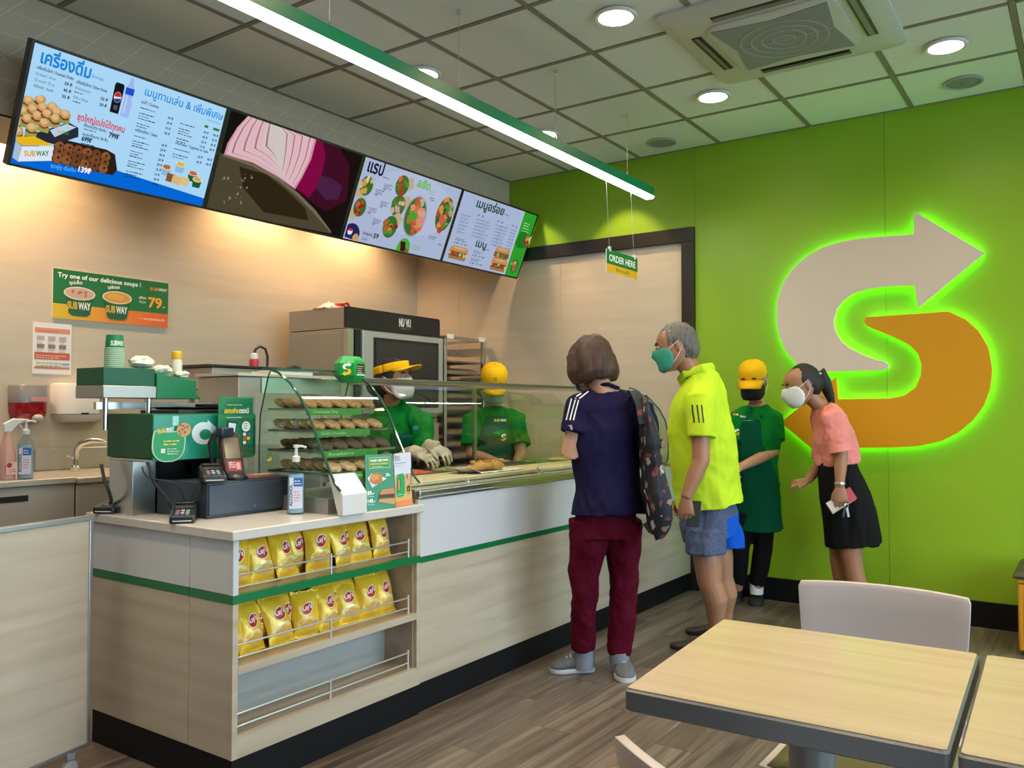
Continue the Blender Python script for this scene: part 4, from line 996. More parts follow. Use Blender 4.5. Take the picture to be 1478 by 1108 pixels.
obj('side_cover', B().box(ox0-0.004, ox0, oy0+0.06, oy0+0.46, 1.36, 1.74), M['steel_dark'], t, bevel=0.002)
# proofer under the oven
t = thing('proofing_cabinet', 'steel proofing cabinet with glass door under the oven', 'cabinet', (4.36, 4.28, 0))
obj('cabinet', B().box(ox0, ox1, oy0+0.02, oy1, 0.05, 1.165), M['steel_dark'], t, bevel=0.004)
d = obj('door', B().box(ox0+0.03, ox1-0.03, oy0-0.02, oy0+0.019, 0.15, 1.13), M['steel'], t, bevel=0.004)
obj('door_glass', B().box(ox0+0.13, ox1-0.13, oy0-0.024, oy0-0.019, 0.25, 1.04), mat('proofer_glass', (0.02, 0.035, 0.03), 0.08), d)
obj('handle', B().tube([(ox0+0.08, oy0-0.02, 0.6), (ox0+0.08, oy0-0.05, 0.62), (ox0+0.08, oy0-0.05, 0.78), (ox0+0.08, oy0-0.02, 0.80)], 0.007), M['chrome'], d)
for x in (ox0+0.05, ox1-0.05): obj('foot', B().box(x-0.03, x+0.03, oy0+0.05, oy1-0.05, 0, 0.05), M['black'], t)
# bread rack
rx0, rx1 = 4.90, 5.42
t = thing('bread_rack', 'tall steel rack of brown bread trays beside the oven', 'rack', (5.16, 4.2, 0))
for x in (rx0, rx1-0.03):
    for y in (4.0, 4.42): obj('upright', B().box(x, x+0.03, y, y+0.03, 0, 1.775), M['steel'], t, bevel=0.002)
obj('top_frame', B().box(rx0, rx1, 4.0, 4.03, 1.765, 1.785).box(rx0, rx1, 4.42, 4.45, 1.765, 1.785).box(rx0, rx0+0.03, 4.03, 4.42, 1.765, 1.785).box(rx1-0.03, rx1, 4.03, 4.42, 1.765, 1.785), M['steel'], t)
for x in (rx0+0.02, rx1-0.10): obj('tag_card', B().box(x, x+0.08, 3.992, 3.997, 1.765, 1.80), M['white_paper'], t)
M['tray_bread'] = mat('tray_front', (0.30, 0.20, 0.13), 0.6, var=0.2, vscale=9); M['tray_metal'] = mat('rack_tray_steel', (0.20, 0.18, 0.16), 0.5, 0.6)  # trays: one even dark, dull steel
first = None
for k in range(15):
    z = 0.30+k*0.092
    if first is None:
        tr = thing('bread_tray', 'x', 'tray', (5.16, 4.2, z)); first = tr
        obj('tray', B().box(rx0+0.035, rx1-0.035, 4.005, 4.44, z, z+0.012), M['tray_metal'], tr)
        obj('loaf_row', B().loft([[(x, 4.02+0.19*(1-math.cos(PI*i/8))*1.0, z+0.013+0.045*math.sin(PI*i/8)) for i in range(9)] for x in (rx0+0.05, rx1-0.05)]), M['tray_bread'], tr)
    else:
        tr = copy_tree(first); tr.location = (5.16, 4.2, z)
    tr['label'] = '%s tray of brown rolls from the bottom of the tall rack' % ('first second third fourth fifth sixth seventh eighth ninth tenth eleventh twelfth thirteenth fourteenth fifteenth'.split()[k]); tr['group'] = 'trays stacked in the bread rack'
# things on the oven
t = thing('plastic_bag', 'clear plastic bag with red clip lying on the left end of the oven', 'bag', (3.98, 4.25, 1.906))
M['clear_bag'] = mat('hazy_film', (0.72, 0.68, 0.66), 0.3, spec=0.8)
g = [[(3.84+0.16*q/8, 4.16+0.14*r_/6, 1.906+0.05*math.sin(PI*q/8)*math.sin(PI*r_/6)+0.006*math.sin(q*2.1+r_*1.7)) for q in range(9)] for r_ in range(7)]
for r_ in g:
    for q in range(len(r_)): r_[q] = (r_[q][0]+0.045, r_[q][1]+0.02, max(1.906, r_[q][2]))
obj('film', B().sheet(g), M['clear_bag'], t, solid=0.001)
obj('red_clip', B().box(4.03, 4.075, 4.20, 4.26, 1.906, 1.955), mat('clip_red', (0.55, 0.02, 0.02), 0.4), t, bevel=0.006)
rr = [(4.11+0.026*math.cos(a), 4.23, 1.937+0.026*math.sin(a)) for a in [2*PI*i/16 for i in range(17)]]
obj('ring', B().tube(rr, 0.009, 8, caps=False), MATS['clip_red'], t)
# steel cabinet line with a microwave/toaster behind the register
t = thing('toaster_oven', 'grey box oven with dark top behind the register', 'oven', (2.80, 3.75, 1.325))
obj('body', B().box(2.60, 3.06, 3.62, 3.96, 1.335, 1.445), M['steel_dark'], t, bevel=0.004); obj('top_plate', B().box(2.56, 3.10, 3.60, 3.98, 1.446, 1.458), M['black'], t, bevel=0.002)
obj('front_panel', B().box(2.86, 3.05, 3.614, 3.62, 1.345, 1.435), M['black'], t)
for x in (2.66, 3.0): obj('foot', B().cyl((x, 3.70, 1.325), (x, 3.70, 1.336), 0.012, n=10), M['black'], t)
t = thing('back_shelf', 'cream topped equipment shelf on steel posts behind the register', 'shelf', (2.85, 3.75, 0))
obj('shelf_top', B().box(2.45, 3.30, 3.58, 4.0, 1.30, 1.325), mat('cream_shelf', (0.62, 0.52, 0.36), 0.5), t, bevel=0.002)
for x in (2.47, 3.27):
    for y in (3.60, 3.97): obj('post', B().box(x, x+0.02, y, y+0.02, 0, 1.30), M['steel_dark'], t)
obj('lower_shelf', B().box(2.46, 3.29, 3.59, 3.99, 0.85, 0.87), M['steel'], t)
obj('yellow_bin', B().box(2.93, 3.05, 3.60, 3.75, 1.20, 1.299), M['yellow'], t, bevel=0.004)
t = thing('bread_box', 'white box on the steel equipment shelf beneath the toaster oven', 'box', (2.7, 3.78, 0.87))
obj('box', B().box(2.50, 2.88, 3.62, 3.92, 0.871, 1.12), M['white_pl'], t, bevel=0.01); obj('lid', B().box(2.49, 2.89, 3.61, 3.93, 1.121, 1.15), mat('blue_lid', (0.02, 0.10, 0.32), 0.4), t, bevel=0.01)
t = thing('soap_gun', 'red and white nozzle with black hose curling over the toaster oven', 'hose', (2.96, 3.7, 1.458))
obj('nozzle', B().lathe([(0.024, 0), (0.026, 0.03), (0.020, 0.045), (0.012, 0.05)], (2.92, 3.70, 1.459), 14), mat('nozzle_red', (0.50, 0.03, 0.05), 0.4), t)
obj('white_cap', B().lathe([(0.021, 0.0), (0.021, 0.022), (0.010, 0.032), (0.001, 0.033)], (2.92, 3.70, 1.503), 14), M['white_pl'], t)
obj('hose', B().tube([(2.92, 3.70, 1.53), (2.93, 3.70, 1.556), (2.96, 3.70, 1.572), (2.995, 3.70, 1.560), (3.01, 3.70, 1.52), (3.008, 3.70, 1.47), (3.005, 3.70, 1.459)], 0.007, 8), M['black_soft'], t)
# steel prep hood behind the cookie case carrying papers
t = thing('steel_cabinet', 'low steel prep cabinet with pale top right behind the cookie case', 'cabinet', (2.75, 3.05, 0))
obj('cabinet', B().box(2.44, 3.15, 3.20, 3.50, 0.05, 1.385), M['steel_dark'], t, bevel=0.004)
obj('top_sheet', B().box(2.43, 3.16, 3.19, 3.51, 1.386, 1.400), mat('olive_white_top', (0.50, 0.50, 0.40), 0.35), t, bevel=0.002)
obj('front_card', B().box(2.80, 2.92, 3.185, 3.199, 1.31, 1.35), M['white_paper'], t)
obj('plinth', B().box(2.46, 3.13, 3.24, 3.48, 0, 0.05), M['black'], t)
t = thing('paper_stack', 'white folded papers with a black stapler on the steel cabinet', 'paper', (2.78, 3.35, 1.40))
obj('sheets', B().prism([(2.66, 3.26, 1.401), (2.92, 3.24, 1.401), (2.96, 3.42, 1.401), (2.70, 3.44, 1.401)], (0, 0, 0.02)), M['white_paper'], t, bevel=0.002)
obj('stapler', B().prism([(2.78, 3.33, 1.4215), (2.92, 3.33, 1.4215), (2.92, 3.33, 1.450), (2.88, 3.33, 1.456), (2.78, 3.33, 1.432)], (0, 0.03, 0)), M['black'], t, bevel=0.004)
# ================================================================== ON THE REGISTER COUNTER
Z = CT
# cash drawer
t = thing('cash_drawer', 'wide dark blue metal cash drawer on the register counter', 'cash drawer', (2.0, 2.75, Z))
obj('case', B().box(1.836, 2.235, 2.575, 2.880, Z, 0.975), M['navy_metal'], t, bevel=0.003)
d = obj('drawer_front', B().box(1.839, 2.231, 2.566, 2.576, Z+0.012, 0.966), mat('drawer_front', (0.05, 0.065, 0.09), 0.3), t, bevel=0.002)
obj('lock', B().cyl((2.03, 2.566, Z+0.03), (2.03, 2.562, Z+0.03), 0.007, n=14), M['chrome'], d)
# register stand and green covered monitor
t = thing('steel_stand', 'brushed steel stand with open black front carrying the green register box', 'stand', (1.85, 2.9, Z))
for x0, x1 in ((1.742, 1.835), (2.10, 2.19)): obj('leg_panel', B().box(x0, x1, 2.885, 3.04, Z, 1.045), M['steel'], t, bevel=0.002)
obj('top_plate', B().box(1.742, 2.19, 2.80, 3.04, 1.045, 1.056), M['steel'], t, bevel=0.002)
obj('rear_plate', B().box(1.835, 2.10, 3.03, 3.04, Z, 1.045), M['black'], t)
for x in (1.86, 2.06): obj('inner_post', B().box(x, x+0.012, 2.99, 3.02, 0.976, 1.045), M['black'], t)
t = thing('register_box', 'green register box with glossy teal front panel on the steel stand', 'cash register', (1.96, 2.9, 1.056))
obj('body', B().box(1.740, 2.187, 2.763, 3.055, 1.057, 1.219), M['green_dk'], t, bevel=0.003)
fp = obj('front_panel', B().box(1.742, 2.187, 2.757, 2.763, 1.050, 1.214), M['teal_pl'], t, bevel=0.0015)
c = Canvas((1.742, 2.757, 1.05), (1, 0, 0), (0, 0, 1)); ar = ink('#d5e4ea')
c.ellipse(0.205, 0.095, 0.050, 0.042, ar, t0=rad(60), t1=rad(300)); c.poly([(0.20,0.112),(0.222,0.112),(0.222,0.145),(0.265,0.112),(0.222,0.080),(0.222,0.096),(0.20,0.096)], ar); c.ellipse(0.213, 0.090, 0.026, 0.020, M['teal_pl'])
c.rect(0.075, 0.125, 0.10, 0.16, ink('#9fd8d0')); c.build('panel_print', t)
obj('cover_top', B().box(1.87, 2.187, 2.80, 3.05, 1.2195, 1.232), M['black'], t, bevel=0.002)
# bear-head shaped cookie sign hung on the box
t = thing('shaped_sign', 'rounded green card with cookie picture fixed to the register box front', 'sign', (1.80, 2.75, 1.04))
def blobline(cx, cz, k=1.0):
    out = []
    for i in range(48):
        a = 2*PI*i/48; r = 0.062*(1+0.16*abs(math.cos(a*1.0)))*(1.0 if math.sin(a) < 0.2 else 1.0)
        x = r*math.cos(a); z = r*0.95*math.sin(a)
        for ex, ez, er in ((-0.055, 0.052, 0.03), (0.068, 0.050, 0.034)):
            dd = math.hypot(x*1.12-ex, z*1.12-ez)
            if dd < er*1.5: x += (ex-x*0)*0.22*(1-dd/(er*1.5)); z += ez*0.35*(1-dd/(er*1.5))
        out.append((cx+x*k, cz+z*k))
    return out
bl = blobline(1.797, 1.100, 0.92); 
obj('card', B().prism([(x, 2.748, z) for x, z in bl], (0, 0.003, 0)), mat('card_edge', (0.45, 0.65, 0.50), 0.4), t)
c = Canvas((0, 2.748, 0), (1, 0, 0), (0, 0, 1)); c.poly(blobline(1.797, 1.100, 0.86), ink('#2f9a62'))
c.ellipse(1.858, 1.160, 0.030, 0.026, ink('#c79a68'), n=18)
for _ in range(9): c.blob(1.858+random.uniform(-0.02, 0.02), 1.160+random.uniform(-0.018, 0.018), 0.004, ink('#7a4a2c'), 0.3, 7)
c.text('SUB', 1.752, 1.148, 0.016, ink('#f0c020'), width=0.030, rot=0.12, bold=0.03); c.text('WAY', 1.784, 1.152, 0.016, ink('#f4f4f0'), width=0.034, rot=0.12, bold=0.03)
c.lines(1.775, 1.118, 0.07, 2, 0.012, ink('#e8d84a')); c.lines(1.79, 1.090, 0.05, 3, 0.009, ink('#bfe0c8')); c.rect(1.765, 1.078, 1.782, 1.094, ink('#cfe0d8')); c.build('card_print', t)
# scan-to-pay stand (code itself left out)
t = thing('payment_sign', 'upright green card showing hands holding a phone, in clear holder', 'sign', (2.066, 2.72, 0.976))
P0 = Vector((1.900, 2.612, 1.055)); 
obj('card', B().box(1.987, 2.146, 2.722, 2.726, 1.046, 1.281), mat('pay_green', (0.02, 0.26, 0.11), 0.35), t, bevel=0.001)
obj('holder', B().box(1.983, 2.150, 2.716, 2.719, 0.985, 1.284), M['acrylic'], t); obj('holder_foot', B().box(1.985, 2.148, 2.70, 2.755, 0.9765, 0.984), M['acrylic'], t)
c = Canvas((1.989, 2.7155, 1.050), (1, 0, 0), (0, 0, 1))
c.lines(0.03, 0.200, 0.09, 1, 0.008, ink('#d8d890')); c.text('สแกนจ่าย', 0.018, 0.170, 0.018, ink('#f0d040'), width=0.065, bold=0.03); c.text('ตรงนี้', 0.086, 0.170, 0.018, ink('#f4f4f4'), width=0.045, bold=0.03); c.lines(0.03, 0.152, 0.09, 1, 0.007, ink('#e8f0e8'))
c.poly([(0.030,0.065),(0.062,0.062),(0.078,0.135),(0.036,0.140)], ink('#20242a')); c.poly([(0.034,0.072),(0.060,0.069),(0.073,0.130),(0.039,0.134)], ink('#dfe6f0'))
c.poly([(0.012,0.055),(0.038,0.050),(0.046,0.085),(0.030,0.118),(0.018,0.090)], ink('#e2b48c')); c.poly([(0.055,0.060),(0.075,0.070),(0.105,0.010),(0.085,0.005),(0.060,0.030)], ink('#e0ae84'))
c.ellipse(0.118, 0.118, 0.020, 0.020, ink('#e8f0ea')); c.lines(0.108, 0.128, 0.02, 3, 0.009, ink('#1f8a40'))
for i, cc in enumerate(('#e8e8ee', '#3a6ab0', '#d85a3a', '#e0c040', '#e8e8ee', '#2a8a5a')): c.rect(0.104+0.018*(i % 2), 0.082-0.016*(i//2), 0.118+0.018*(i % 2), 0.094-0.016*(i//2), ink(cc))
c.build('card_print', t)
# card terminals
M['term'] = mat('terminal_black', (0.022, 0.022, 0.025), 0.32); M['lcd'] = mat('terminal_lcd', (0.05, 0.06, 0.05), 0.12)
def terminal(loc, rz, label, pitch=0.0, L=0.185, Wd=0.082, colors=('#5a6a9a', '#5a6a9a', '#8a8a9a', '#b85a4a', '#c8c0a0', '#6a9a7a')):
    t = thing('card_terminal', label, 'payment terminal')
    pro = [(-L/2, 0.0), (L/2, 0.0), (L/2, 0.050), (L/2-0.05, 0.056), (0.01, 0.040), (-L/2, 0.026)]
    obj('body', B().prism([(-Wd/2, a, z) for a, z in pro], (Wd, 0, 0)), M['term'], t, local=True, bevel=0.006, seg=3)
    obj('paper_cover', B().box(-Wd/2+0.008, Wd/2-0.008, L/2-0.06, L/2-0.008, 0.052, 0.060), M['black'], t, local=True, bevel=0.004)
    obj('display', B().obox((0, 0.022, 0.0462), (Wd/2-0.012, 0, 0), (0, 0.020, 0.005), (0, -0.0005, 0.001)), M['lcd'], t, local=True)
    k = 0
    for r_ in range(4):
        for q in range(3):
            y = -L/2+0.014+r_*0.017; z = 0.0275+(y+L/2)*0.14
            obj('key', B().box(-0.024+q*0.0165, -0.012+q*0.0165, y, y+0.011, z-0.002, z+0.003), ink(colors[k % 6]), t, local=True, bevel=0.001); k += 1
    obj('card_slot', B().box(-0.03, 0.03, -L/2-0.001, -L/2+0.002, 0.008, 0.011), M['white_pl'], t, local=True)
    t.location = loc; t.rotation_euler = (pitch, 0, rz)
    return t
terminal((1.772, 2.615, Z), rad(-38), 'black card terminal lying on the counter left of the cash drawer')
terminal((1.785, 3.06, Z), rad(-60), 'black card terminal at the far left end of the counter')
terminal((1.895, 2.63, 0.976), rad(-30), 'small black card terminal lying on the left end of the cash drawer')
# handheld terminal in a cradle, screen facing the customer
t = thing('handheld_terminal', 'handheld payment terminal with dark screen standing tilted in a cradle', 'payment terminal')
obj('cradle', B().lathe([(0.042, 0), (0.044, 0.010), (0.034, 0.020), (0.020, 0.026)], (0, 0, 0), 20), M['black'], t, local=True)
def rrect(w, h, r, k=5):
    out = []
    for qx, qy, a0 in ((1,1,0),(-1,1,90),(-1,-1,180),(1,-1,270)):
        for i in range(k+1):
            a = rad(a0+90*i/k); out.append(((w-r)*qx+r*math.cos(a), (h-r)*qy+r*math.sin(a)))
    return out
tilt = rad(18); U_ = Vector((1, 0, 0)); V_ = Vector((0, math.sin(tilt), math.cos(tilt))); N_ = U_.cross(V_)
def rr3(w, h, r, off, cz=0.098): return [U_*a + V_*(b_+cz) + N_*off for a, b_ in rrect(w, h, r)]
bd = obj('body', B().loft([rr3(0.040, 0.084, 0.022, -0.022), rr3(0.042, 0.086, 0.024, 0.0), rr3(0.038, 0.082, 0.022, 0.008)]), mat('terminal_brown', (0.05, 0.025, 0.022), 0.25), t, local=True)
obj('screen', B().loft([rr3(0.030, 0.038, 0.006, 0.0085, 0.118), rr3(0.030, 0.038, 0.006, 0.0095, 0.118)]), M['lcd'], bd, local=True) if False else None
s_ = B().loft([rr3(0.030, 0.040, 0.006, 0.008, 0.118), rr3(0.030, 0.040, 0.006, 0.0092, 0.118)]); obj('screen', s_, mat('term_screen', (0.16, 0.13, 0.09), 0.1), t, local=True)
s_ = B().loft([rr3(0.028, 0.020, 0.004, 0.008, 0.050), rr3(0.028, 0.020, 0.004, 0.0092, 0.050)]); obj('status_strip', s_, mat('term_strip', (0.32, 0.05, 0.05), 0.3), t, local=True)
c = Canvas((0, 0, 0), U_, V_); c.O = N_*0.0093; c.lines(-0.022, 0.060, 0.03, 3, 0.008, ink('#f0e8e8')); c.rect(0.006, 0.036, 0.022, 0.062, ink('#e89a90')); b_ = c.b
obj('strip_print', b_, None, t, local=True, smooth=False, fix=False)
t.location = (1.985, 2.615, 0.9755); t.rotation_euler = (0, 0, rad(-8))
# webcam style scanner on a bent stalk
t = thing('code_scanner', 'small black hooked scanner leaning behind the handheld terminal', 'scanner', (1.955, 2.70, 0.976))
obj('foot', B().lathe([(0.030, 0), (0.030, 0.006), (0.006, 0.012)], (1.955, 2.70, 0.976), 18), M['black'], t)
obj('stalk', B().tube([(1.955, 2.70, 0.985), (1.94, 2.70, 1.06), (1.925, 2.69, 1.11), (1.93, 2.67, 1.145), (1.95, 2.66, 1.155)], 0.007, 8), M['black'], t)
obj('head', B().obox((1.965, 2.655, 1.150), (0.030, 0.004, 0.0), (-0.003, 0.018, 0), (0, 0, 0.017)), mat('scanner_blue_black', (0.02, 0.03, 0.05), 0.25), t, bevel=0.006)
# cables
def cable(name, pts, r, label, m=None):
    P = [Vector(p) for p in pts]; out = []
    for i in range(len(P)-1):
        p0, p1, p2, p3 = P[max(i-1, 0)], P[i], P[i+1], P[min(i+2, len(P)-1)]
        for k in range(5):
            s_ = k/5; out.append(0.5*((2*p1)+(p2-p0)*s_+(2*p0-5*p1+4*p2-p3)*s_*s_+(3*p1-p0-3*p2+p3)*s_**3))
    out.append(P[-1])
    o = obj(name, B().tube(out, r, 7), m or M['black_soft']); return tag(o, label, 'cable')
cable('cable', [(1.735, 2.78, 1.045), (1.73, 2.755, 1.02), (1.735, 2.74, 0.98), (1.765, 2.725, 0.93), (1.79, 2.715, 0.885), (1.795, 2.70, 0.856)], 0.006, 'thick black cable drooping down from under the green register box')
cable('cable', [(1.70, 3.02, 1.03), (1.695, 2.99, 0.98), (1.70, 2.97, 0.94), (1.72, 2.985, 0.90), (1.735, 3.02, 0.88)], 0.006, 'black cable looping at the left of the steel stand')
cable('cable', [(1.72, 2.79, 1.03), (1.715, 2.755, 1.00), (1.745, 2.73, 0.985), (1.80, 2.70, 0.965), (1.825, 2.69, 0.90), (1.80, 2.68, 0.862)], 0.003, 'thin black cable hanging in front of the steel stand')
t = thing('pen_on_cord', 'silver pen on a black holder between terminal and drawer', 'pen', (1.81, 2.63, Z))
obj('pen_barrel', B().cyl((1.795, 2.655, 0.856), (1.818, 2.63, 0.905), 0.0035, n=8), M['chrome'], t); obj('cord', B().tube([(1.818, 2.63, 0.905), (1.828, 2.61, 0.95), (1.832, 2.60, 1.02)], 0.005, 8), M['black_soft'], t)
# acrylic tip box
t = thing('acrylic_box', 'clear acrylic box with small green and yellow S arrow on the cash drawer', 'box', (2.09, 2.62, 0.976))
for a in ((2.02, 2.165, 2.585, 2.588, 0.976, 1.098), (2.02, 2.165, 2.70, 2.703, 0.976, 1.098), (2.02, 2.023, 2.588, 2.70, 0.976, 1.098), (2.162, 2.165, 2.588, 2.70, 0.976, 1.098)): obj('pane', B().box(*a), M['acrylic'], t)
c = Canvas((2.06, 2.584, 0.99), (1, 0, 0), (0, 0, 1)); s_mark(c, 0.055, 0.062, 0.030, ink('#1f8a3a'), ink('#f0c81c')); c.build('s_print', t)
t = thing('note_pad', 'small reddish note pad on the cash drawer inside the acrylic box', 'paper', (2.09, 2.64, 0.977)); obj('pad', B().prism([(2.03, 2.60, 0.9765), (2.15, 2.595, 0.9765), (2.155, 2.66, 0.9765), (2.04, 2.67, 0.9765)], (0, 0, 0.010)), mat('pad_red', (0.45, 0.13, 0.09), 0.6), t, bevel=0.001); obj('top_sheet', B().prism([(2.06, 2.605, 0.9868), (2.14, 2.60, 0.9868), (2.145, 2.64, 0.9868), (2.065, 2.645, 0.9868)], (0, 0, 0.002)), mat('pad_pink', (0.68, 0.36, 0.28), 0.6), t)
# pump bottles
M['pet'] = glass('clear_bottle', (0.80, 0.90, 0.95), 1.3)
def pump_bottle(loc, label, rz=0.0, s=1.0, liquid='#c8e0ea'):
    t = thing('pump_bottle', label, 'bottle')
    w, d_ = 0.030*s, 0.024*s
    rings = []
    for z, q, sq_ in ((0, 0.92, 3), (0.006, 1, 3), (0.135, 1, 3), (0.150, 0.93, 3), (0.165, 0.5, 2.2), (0.172, 0.42, 2), (0.178, 0.42, 2)):
        rings.append([(w*q*math.copysign(abs(math.cos(a))**(2/sq_), math.cos(a)), d_*q*math.copysign(abs(math.sin(a))**(2/sq_), math.sin(a)), z*s) for a in [2*PI*i/24 for i in range(24)]])
    obj('bottle', B().loft(rings), M['pet'], t, local=True)
    rin = [[(x*0.9, y*0.9, max(0.004*s, z)) for x, y, z in r_] for r_ in rings[:3]]
    obj('gel', B().loft(rin), mat('gel', (0.42, 0.55, 0.62), 0.15), t, local=True)
    lb = obj('label', B().box(-w*0.72, w*0.72, -d_-0.0012, -d_+0.001, 0.020*s, 0.125*s), mat('bottle_label', (0.66, 0.68, 0.80), 0.4), t, local=True)
    c = Canvas((-w*0.72, -d_-0.0012, 0.020*s), (1, 0, 0), (0, 0, 1)); c.rect(w*0.45, 0.075*s, w*1.44, 0.105*s, ink('#2a6ab8')); c.lines(w*0.55, 0.092*s, w*0.75, 2, 0.009*s, ink('#e8f0ff')); c.lines(w*0.5, 0.055*s, w*0.7, 4, 0.010*s, ink('#c890a0')); c.text('ALCOHOL', w*0.32, 0.008*s, 0.010*s, ink('#2a3a6a'), width=0.075*s, rot=PI/2, bold=0.03)
    obj('label_print', c.b, None, t, local=True, smooth=False, fix=False)
    p_ = obj('pump', B().lathe([(0.014*s, 0.178*s), (0.014*s, 0.195*s), (0.006*s, 0.200*s), (0.005*s, 0.225*s), (0.010*s, 0.226*s), (0.010*s, 0.236*s), (0.001, 0.237*s)], (0, 0, 0), 16), M['white_pl'], t, local=True)
    obj('nozzle', B().tube([(0, 0, 0.231*s), (0.02*s, 0, 0.231*s), (0.034*s, 0, 0.226*s)], 0.004*s, 8), M['white_pl'], t, local=True)
    t.location = loc; t.rotation_euler = (0, 0, rz); return t
pump_bottle((2.120, 2.440, Z), 'hand sanitiser pump bottle in front of the cookie case on the counter', rad(-40), 1.08)
# folded promotion card
t = thing('tent_card', 'folded promotion card, green left half and orange right half, on the counter', 'card', (2.47, 2.30, Z))
def tent(nm, a, b_, m): return obj(nm, B().prism([(a[0], a[1], Z+0.001), (b_[0], b_[1], Z+0.001), (b_[0]-0.005, b_[1]+0.012, Z+0.212), (a[0]+0.006, a[1]+0.012, Z+0.212)], (0.0003, 0.0025, 0)), m, t)
A_, F_, C_ = Vector((2.345, 2.305)), Vector((2.472, 2.262)), Vector((2.655, 2.342))
A_ = Vector((2.328, 2.284)); C_ = Vector((2.598, 2.288)); F_ = Vector((2.462, 2.256))
tent('left_leaf', A_, F_, mat('leaf_green', (0.02, 0.25, 0.12), 0.35)); tent('right_leaf', F_, C_, mat('leaf_orange', (0.80, 0.50, 0.20), 0.35))
for (a, b_, k) in ((A_, F_, 0), (F_, C_, 1)):
    U3 = Vector((b_.x-a.x, b_.y-a.y, 0)); w = U3.length; c = Canvas((a.x, a.y, Z+0.001), U3, Vector((0, 0.012, 0.211))); c.k = 3
    if k == 0:
        c.rect(0.02, 0.158, w-0.018, 0.200, ink('#d8d84a')); c.rect(0.022, 0.160, w-0.020, 0.198, ink('#2f8f5c')); c.text('HASH BROWN', w/2, 0.184, 0.009, ink('#ffffff'), 'c', width=w-0.055, bold=0.03); c.text('แฮชบราวน์กรอบ', w/2, 0.172, 0.008, ink('#f0e040'), 'c', width=w-0.055, bold=0.02); c.lines(0.035, 0.163, w-0.07, 1, 0.006, ink('#f0f0f0'))
        c.poly([(0.01, 0.12), (0.055, 0.098), (0.098, 0.118), (0.03, 0.140)], ink('#e8eef4')); c.poly([(0.012,0.12),(0.03,0.085),(0.098,0.115),(0.055,0.125)], ink('#d8e2ec')); c.blob(0.050, 0.118, 0.032, ink('#c07a3a'), 0.15, c=0.022); c.blob(0.046, 0.124, 0.022, ink('#d8954e'), 0.2, c=0.012)
        c.text('29.-', 0.095, 0.125, 0.012, ink('#ffffff'), bold=0.03, width=0.024); c.text('89.-', 0.008, 0.058, 0.015, ink('#ffffff'), bold=0.03, width=0.03); c.lines(0.008, 0.050, 0.035, 1, 0.006, ink('#d0e8d8')); c.text('149.-', 0.008, 0.028, 0.015, ink('#ffffff'), bold=0.03, width=0.034); c.lines(0.008, 0.020, 0.035, 1, 0.006, ink('#d0e8d8'))
        c.poly([(0.06,0.055),(0.075,0.075),(w-0.004,0.078),(w-0.004,0.055)], ink('#c78a5a')); c.rect(0.06, 0.040, w-0.004, 0.056, ink('#5a2a20')); c.rect(0.058, 0.034, w-0.004, 0.041, ink('#7aa040')); c.poly([(0.052,0.030),(w-0.004,0.014),(w-0.004,0.036),(0.062,0.036)], ink('#d09a68'))
    else:
        c.rect(0.0, 0.125, w, 0.210, ink('#dfe0f0')); c.rect(0, 0.085, w, 0.126, ink('#e8b89a')); c.rect(0, 0.0, w, 0.022, ink('#e8905a'))
        c.text('สั่งเลย!', 0.006, 0.192, 0.010, ink('#5a6a9a'), bold=0.02); c.text('สะสมแต้ม', 0.006, 0.182, 0.009, ink('#5a6a9a'), width=0.045); c.lines(0.006, 0.170, 0.11, 1, 0.008, ink('#6a7ab0')); c.lines(0.006, 0.160, 0.07, 1, 0.006, ink('#9aa4c8'))
        c.poly([(0.010,0.05),(0.012,0.110),(0.022,0.128),(0.065,0.130),(0.082,0.115),(0.080,0.055),(0.065,0.038),(0.018,0.040)], ink('#2fae6e')); c.poly([(0.020,0.062),(0.022,0.110),(0.045,0.112),(0.043,0.060)], ink('#7a4a30')); c.rect(0.026, 0.064, 0.038, 0.108, ink('#d8a878')); c.lines(0.020, 0.046, 0.045, 1, 0.006, ink('#f0f8f0'))
        c.text('6', 0.094, 0.108, 0.018, ink('#b04a2a'), bold=0.04); c.lines(0.092, 0.100, 0.022, 1, 0.007, ink('#c06a40')); c.text('12', 0.096, 0.055, 0.022, ink('#2a2014'), bold=0.04); c.lines(0.096, 0.046, 0.026, 1, 0.007, ink('#4a3a24'))
    c.build('leaf_print', t)

# shelf above the register box: trays, cups, wraps
t = thing('overshelf', 'steel and green overshelf on chrome posts above the register box', 'shelf', (1.86, 2.98, 1.219))
obj('steel_tray', B().box(1.652, 1.862, 2.93, 3.12, 1.276, 1.322), M['steel_dark'], t, bevel=0.003)
for x in (1.675, 1.845): obj('post', B().cyl((x, 2.955, 1.222 if x > 1.74 else 1.16), (x, 2.955, 1.276), 0.010, n=14), M['chrome'], t)
obj('green_riser', B().box(1.655, 1.858, 2.935, 3.12, 1.3225, 1.388), M['green_dk'], t, bevel=0.002)
obj('green_tray', B().prism([(1.862, 2.93, 1.275), (2.055, 2.93, 1.275), (2.055, 2.93, 1.282), (2.035, 2.93, 1.290), (2.035, 2.93, 1.348), (1.862, 2.93, 1.372)], (0, 0.17, 0)), M['green_pl'], t, bevel=0.002)
obj('rear_bar', B().box(1.70, 2.20, 3.06, 3.08, 1.235, 1.262), M['steel'], t)
obj('support', B().box(1.74, 1.76, 3.09, 3.11, 1.219, 1.276), M['steel'], t)
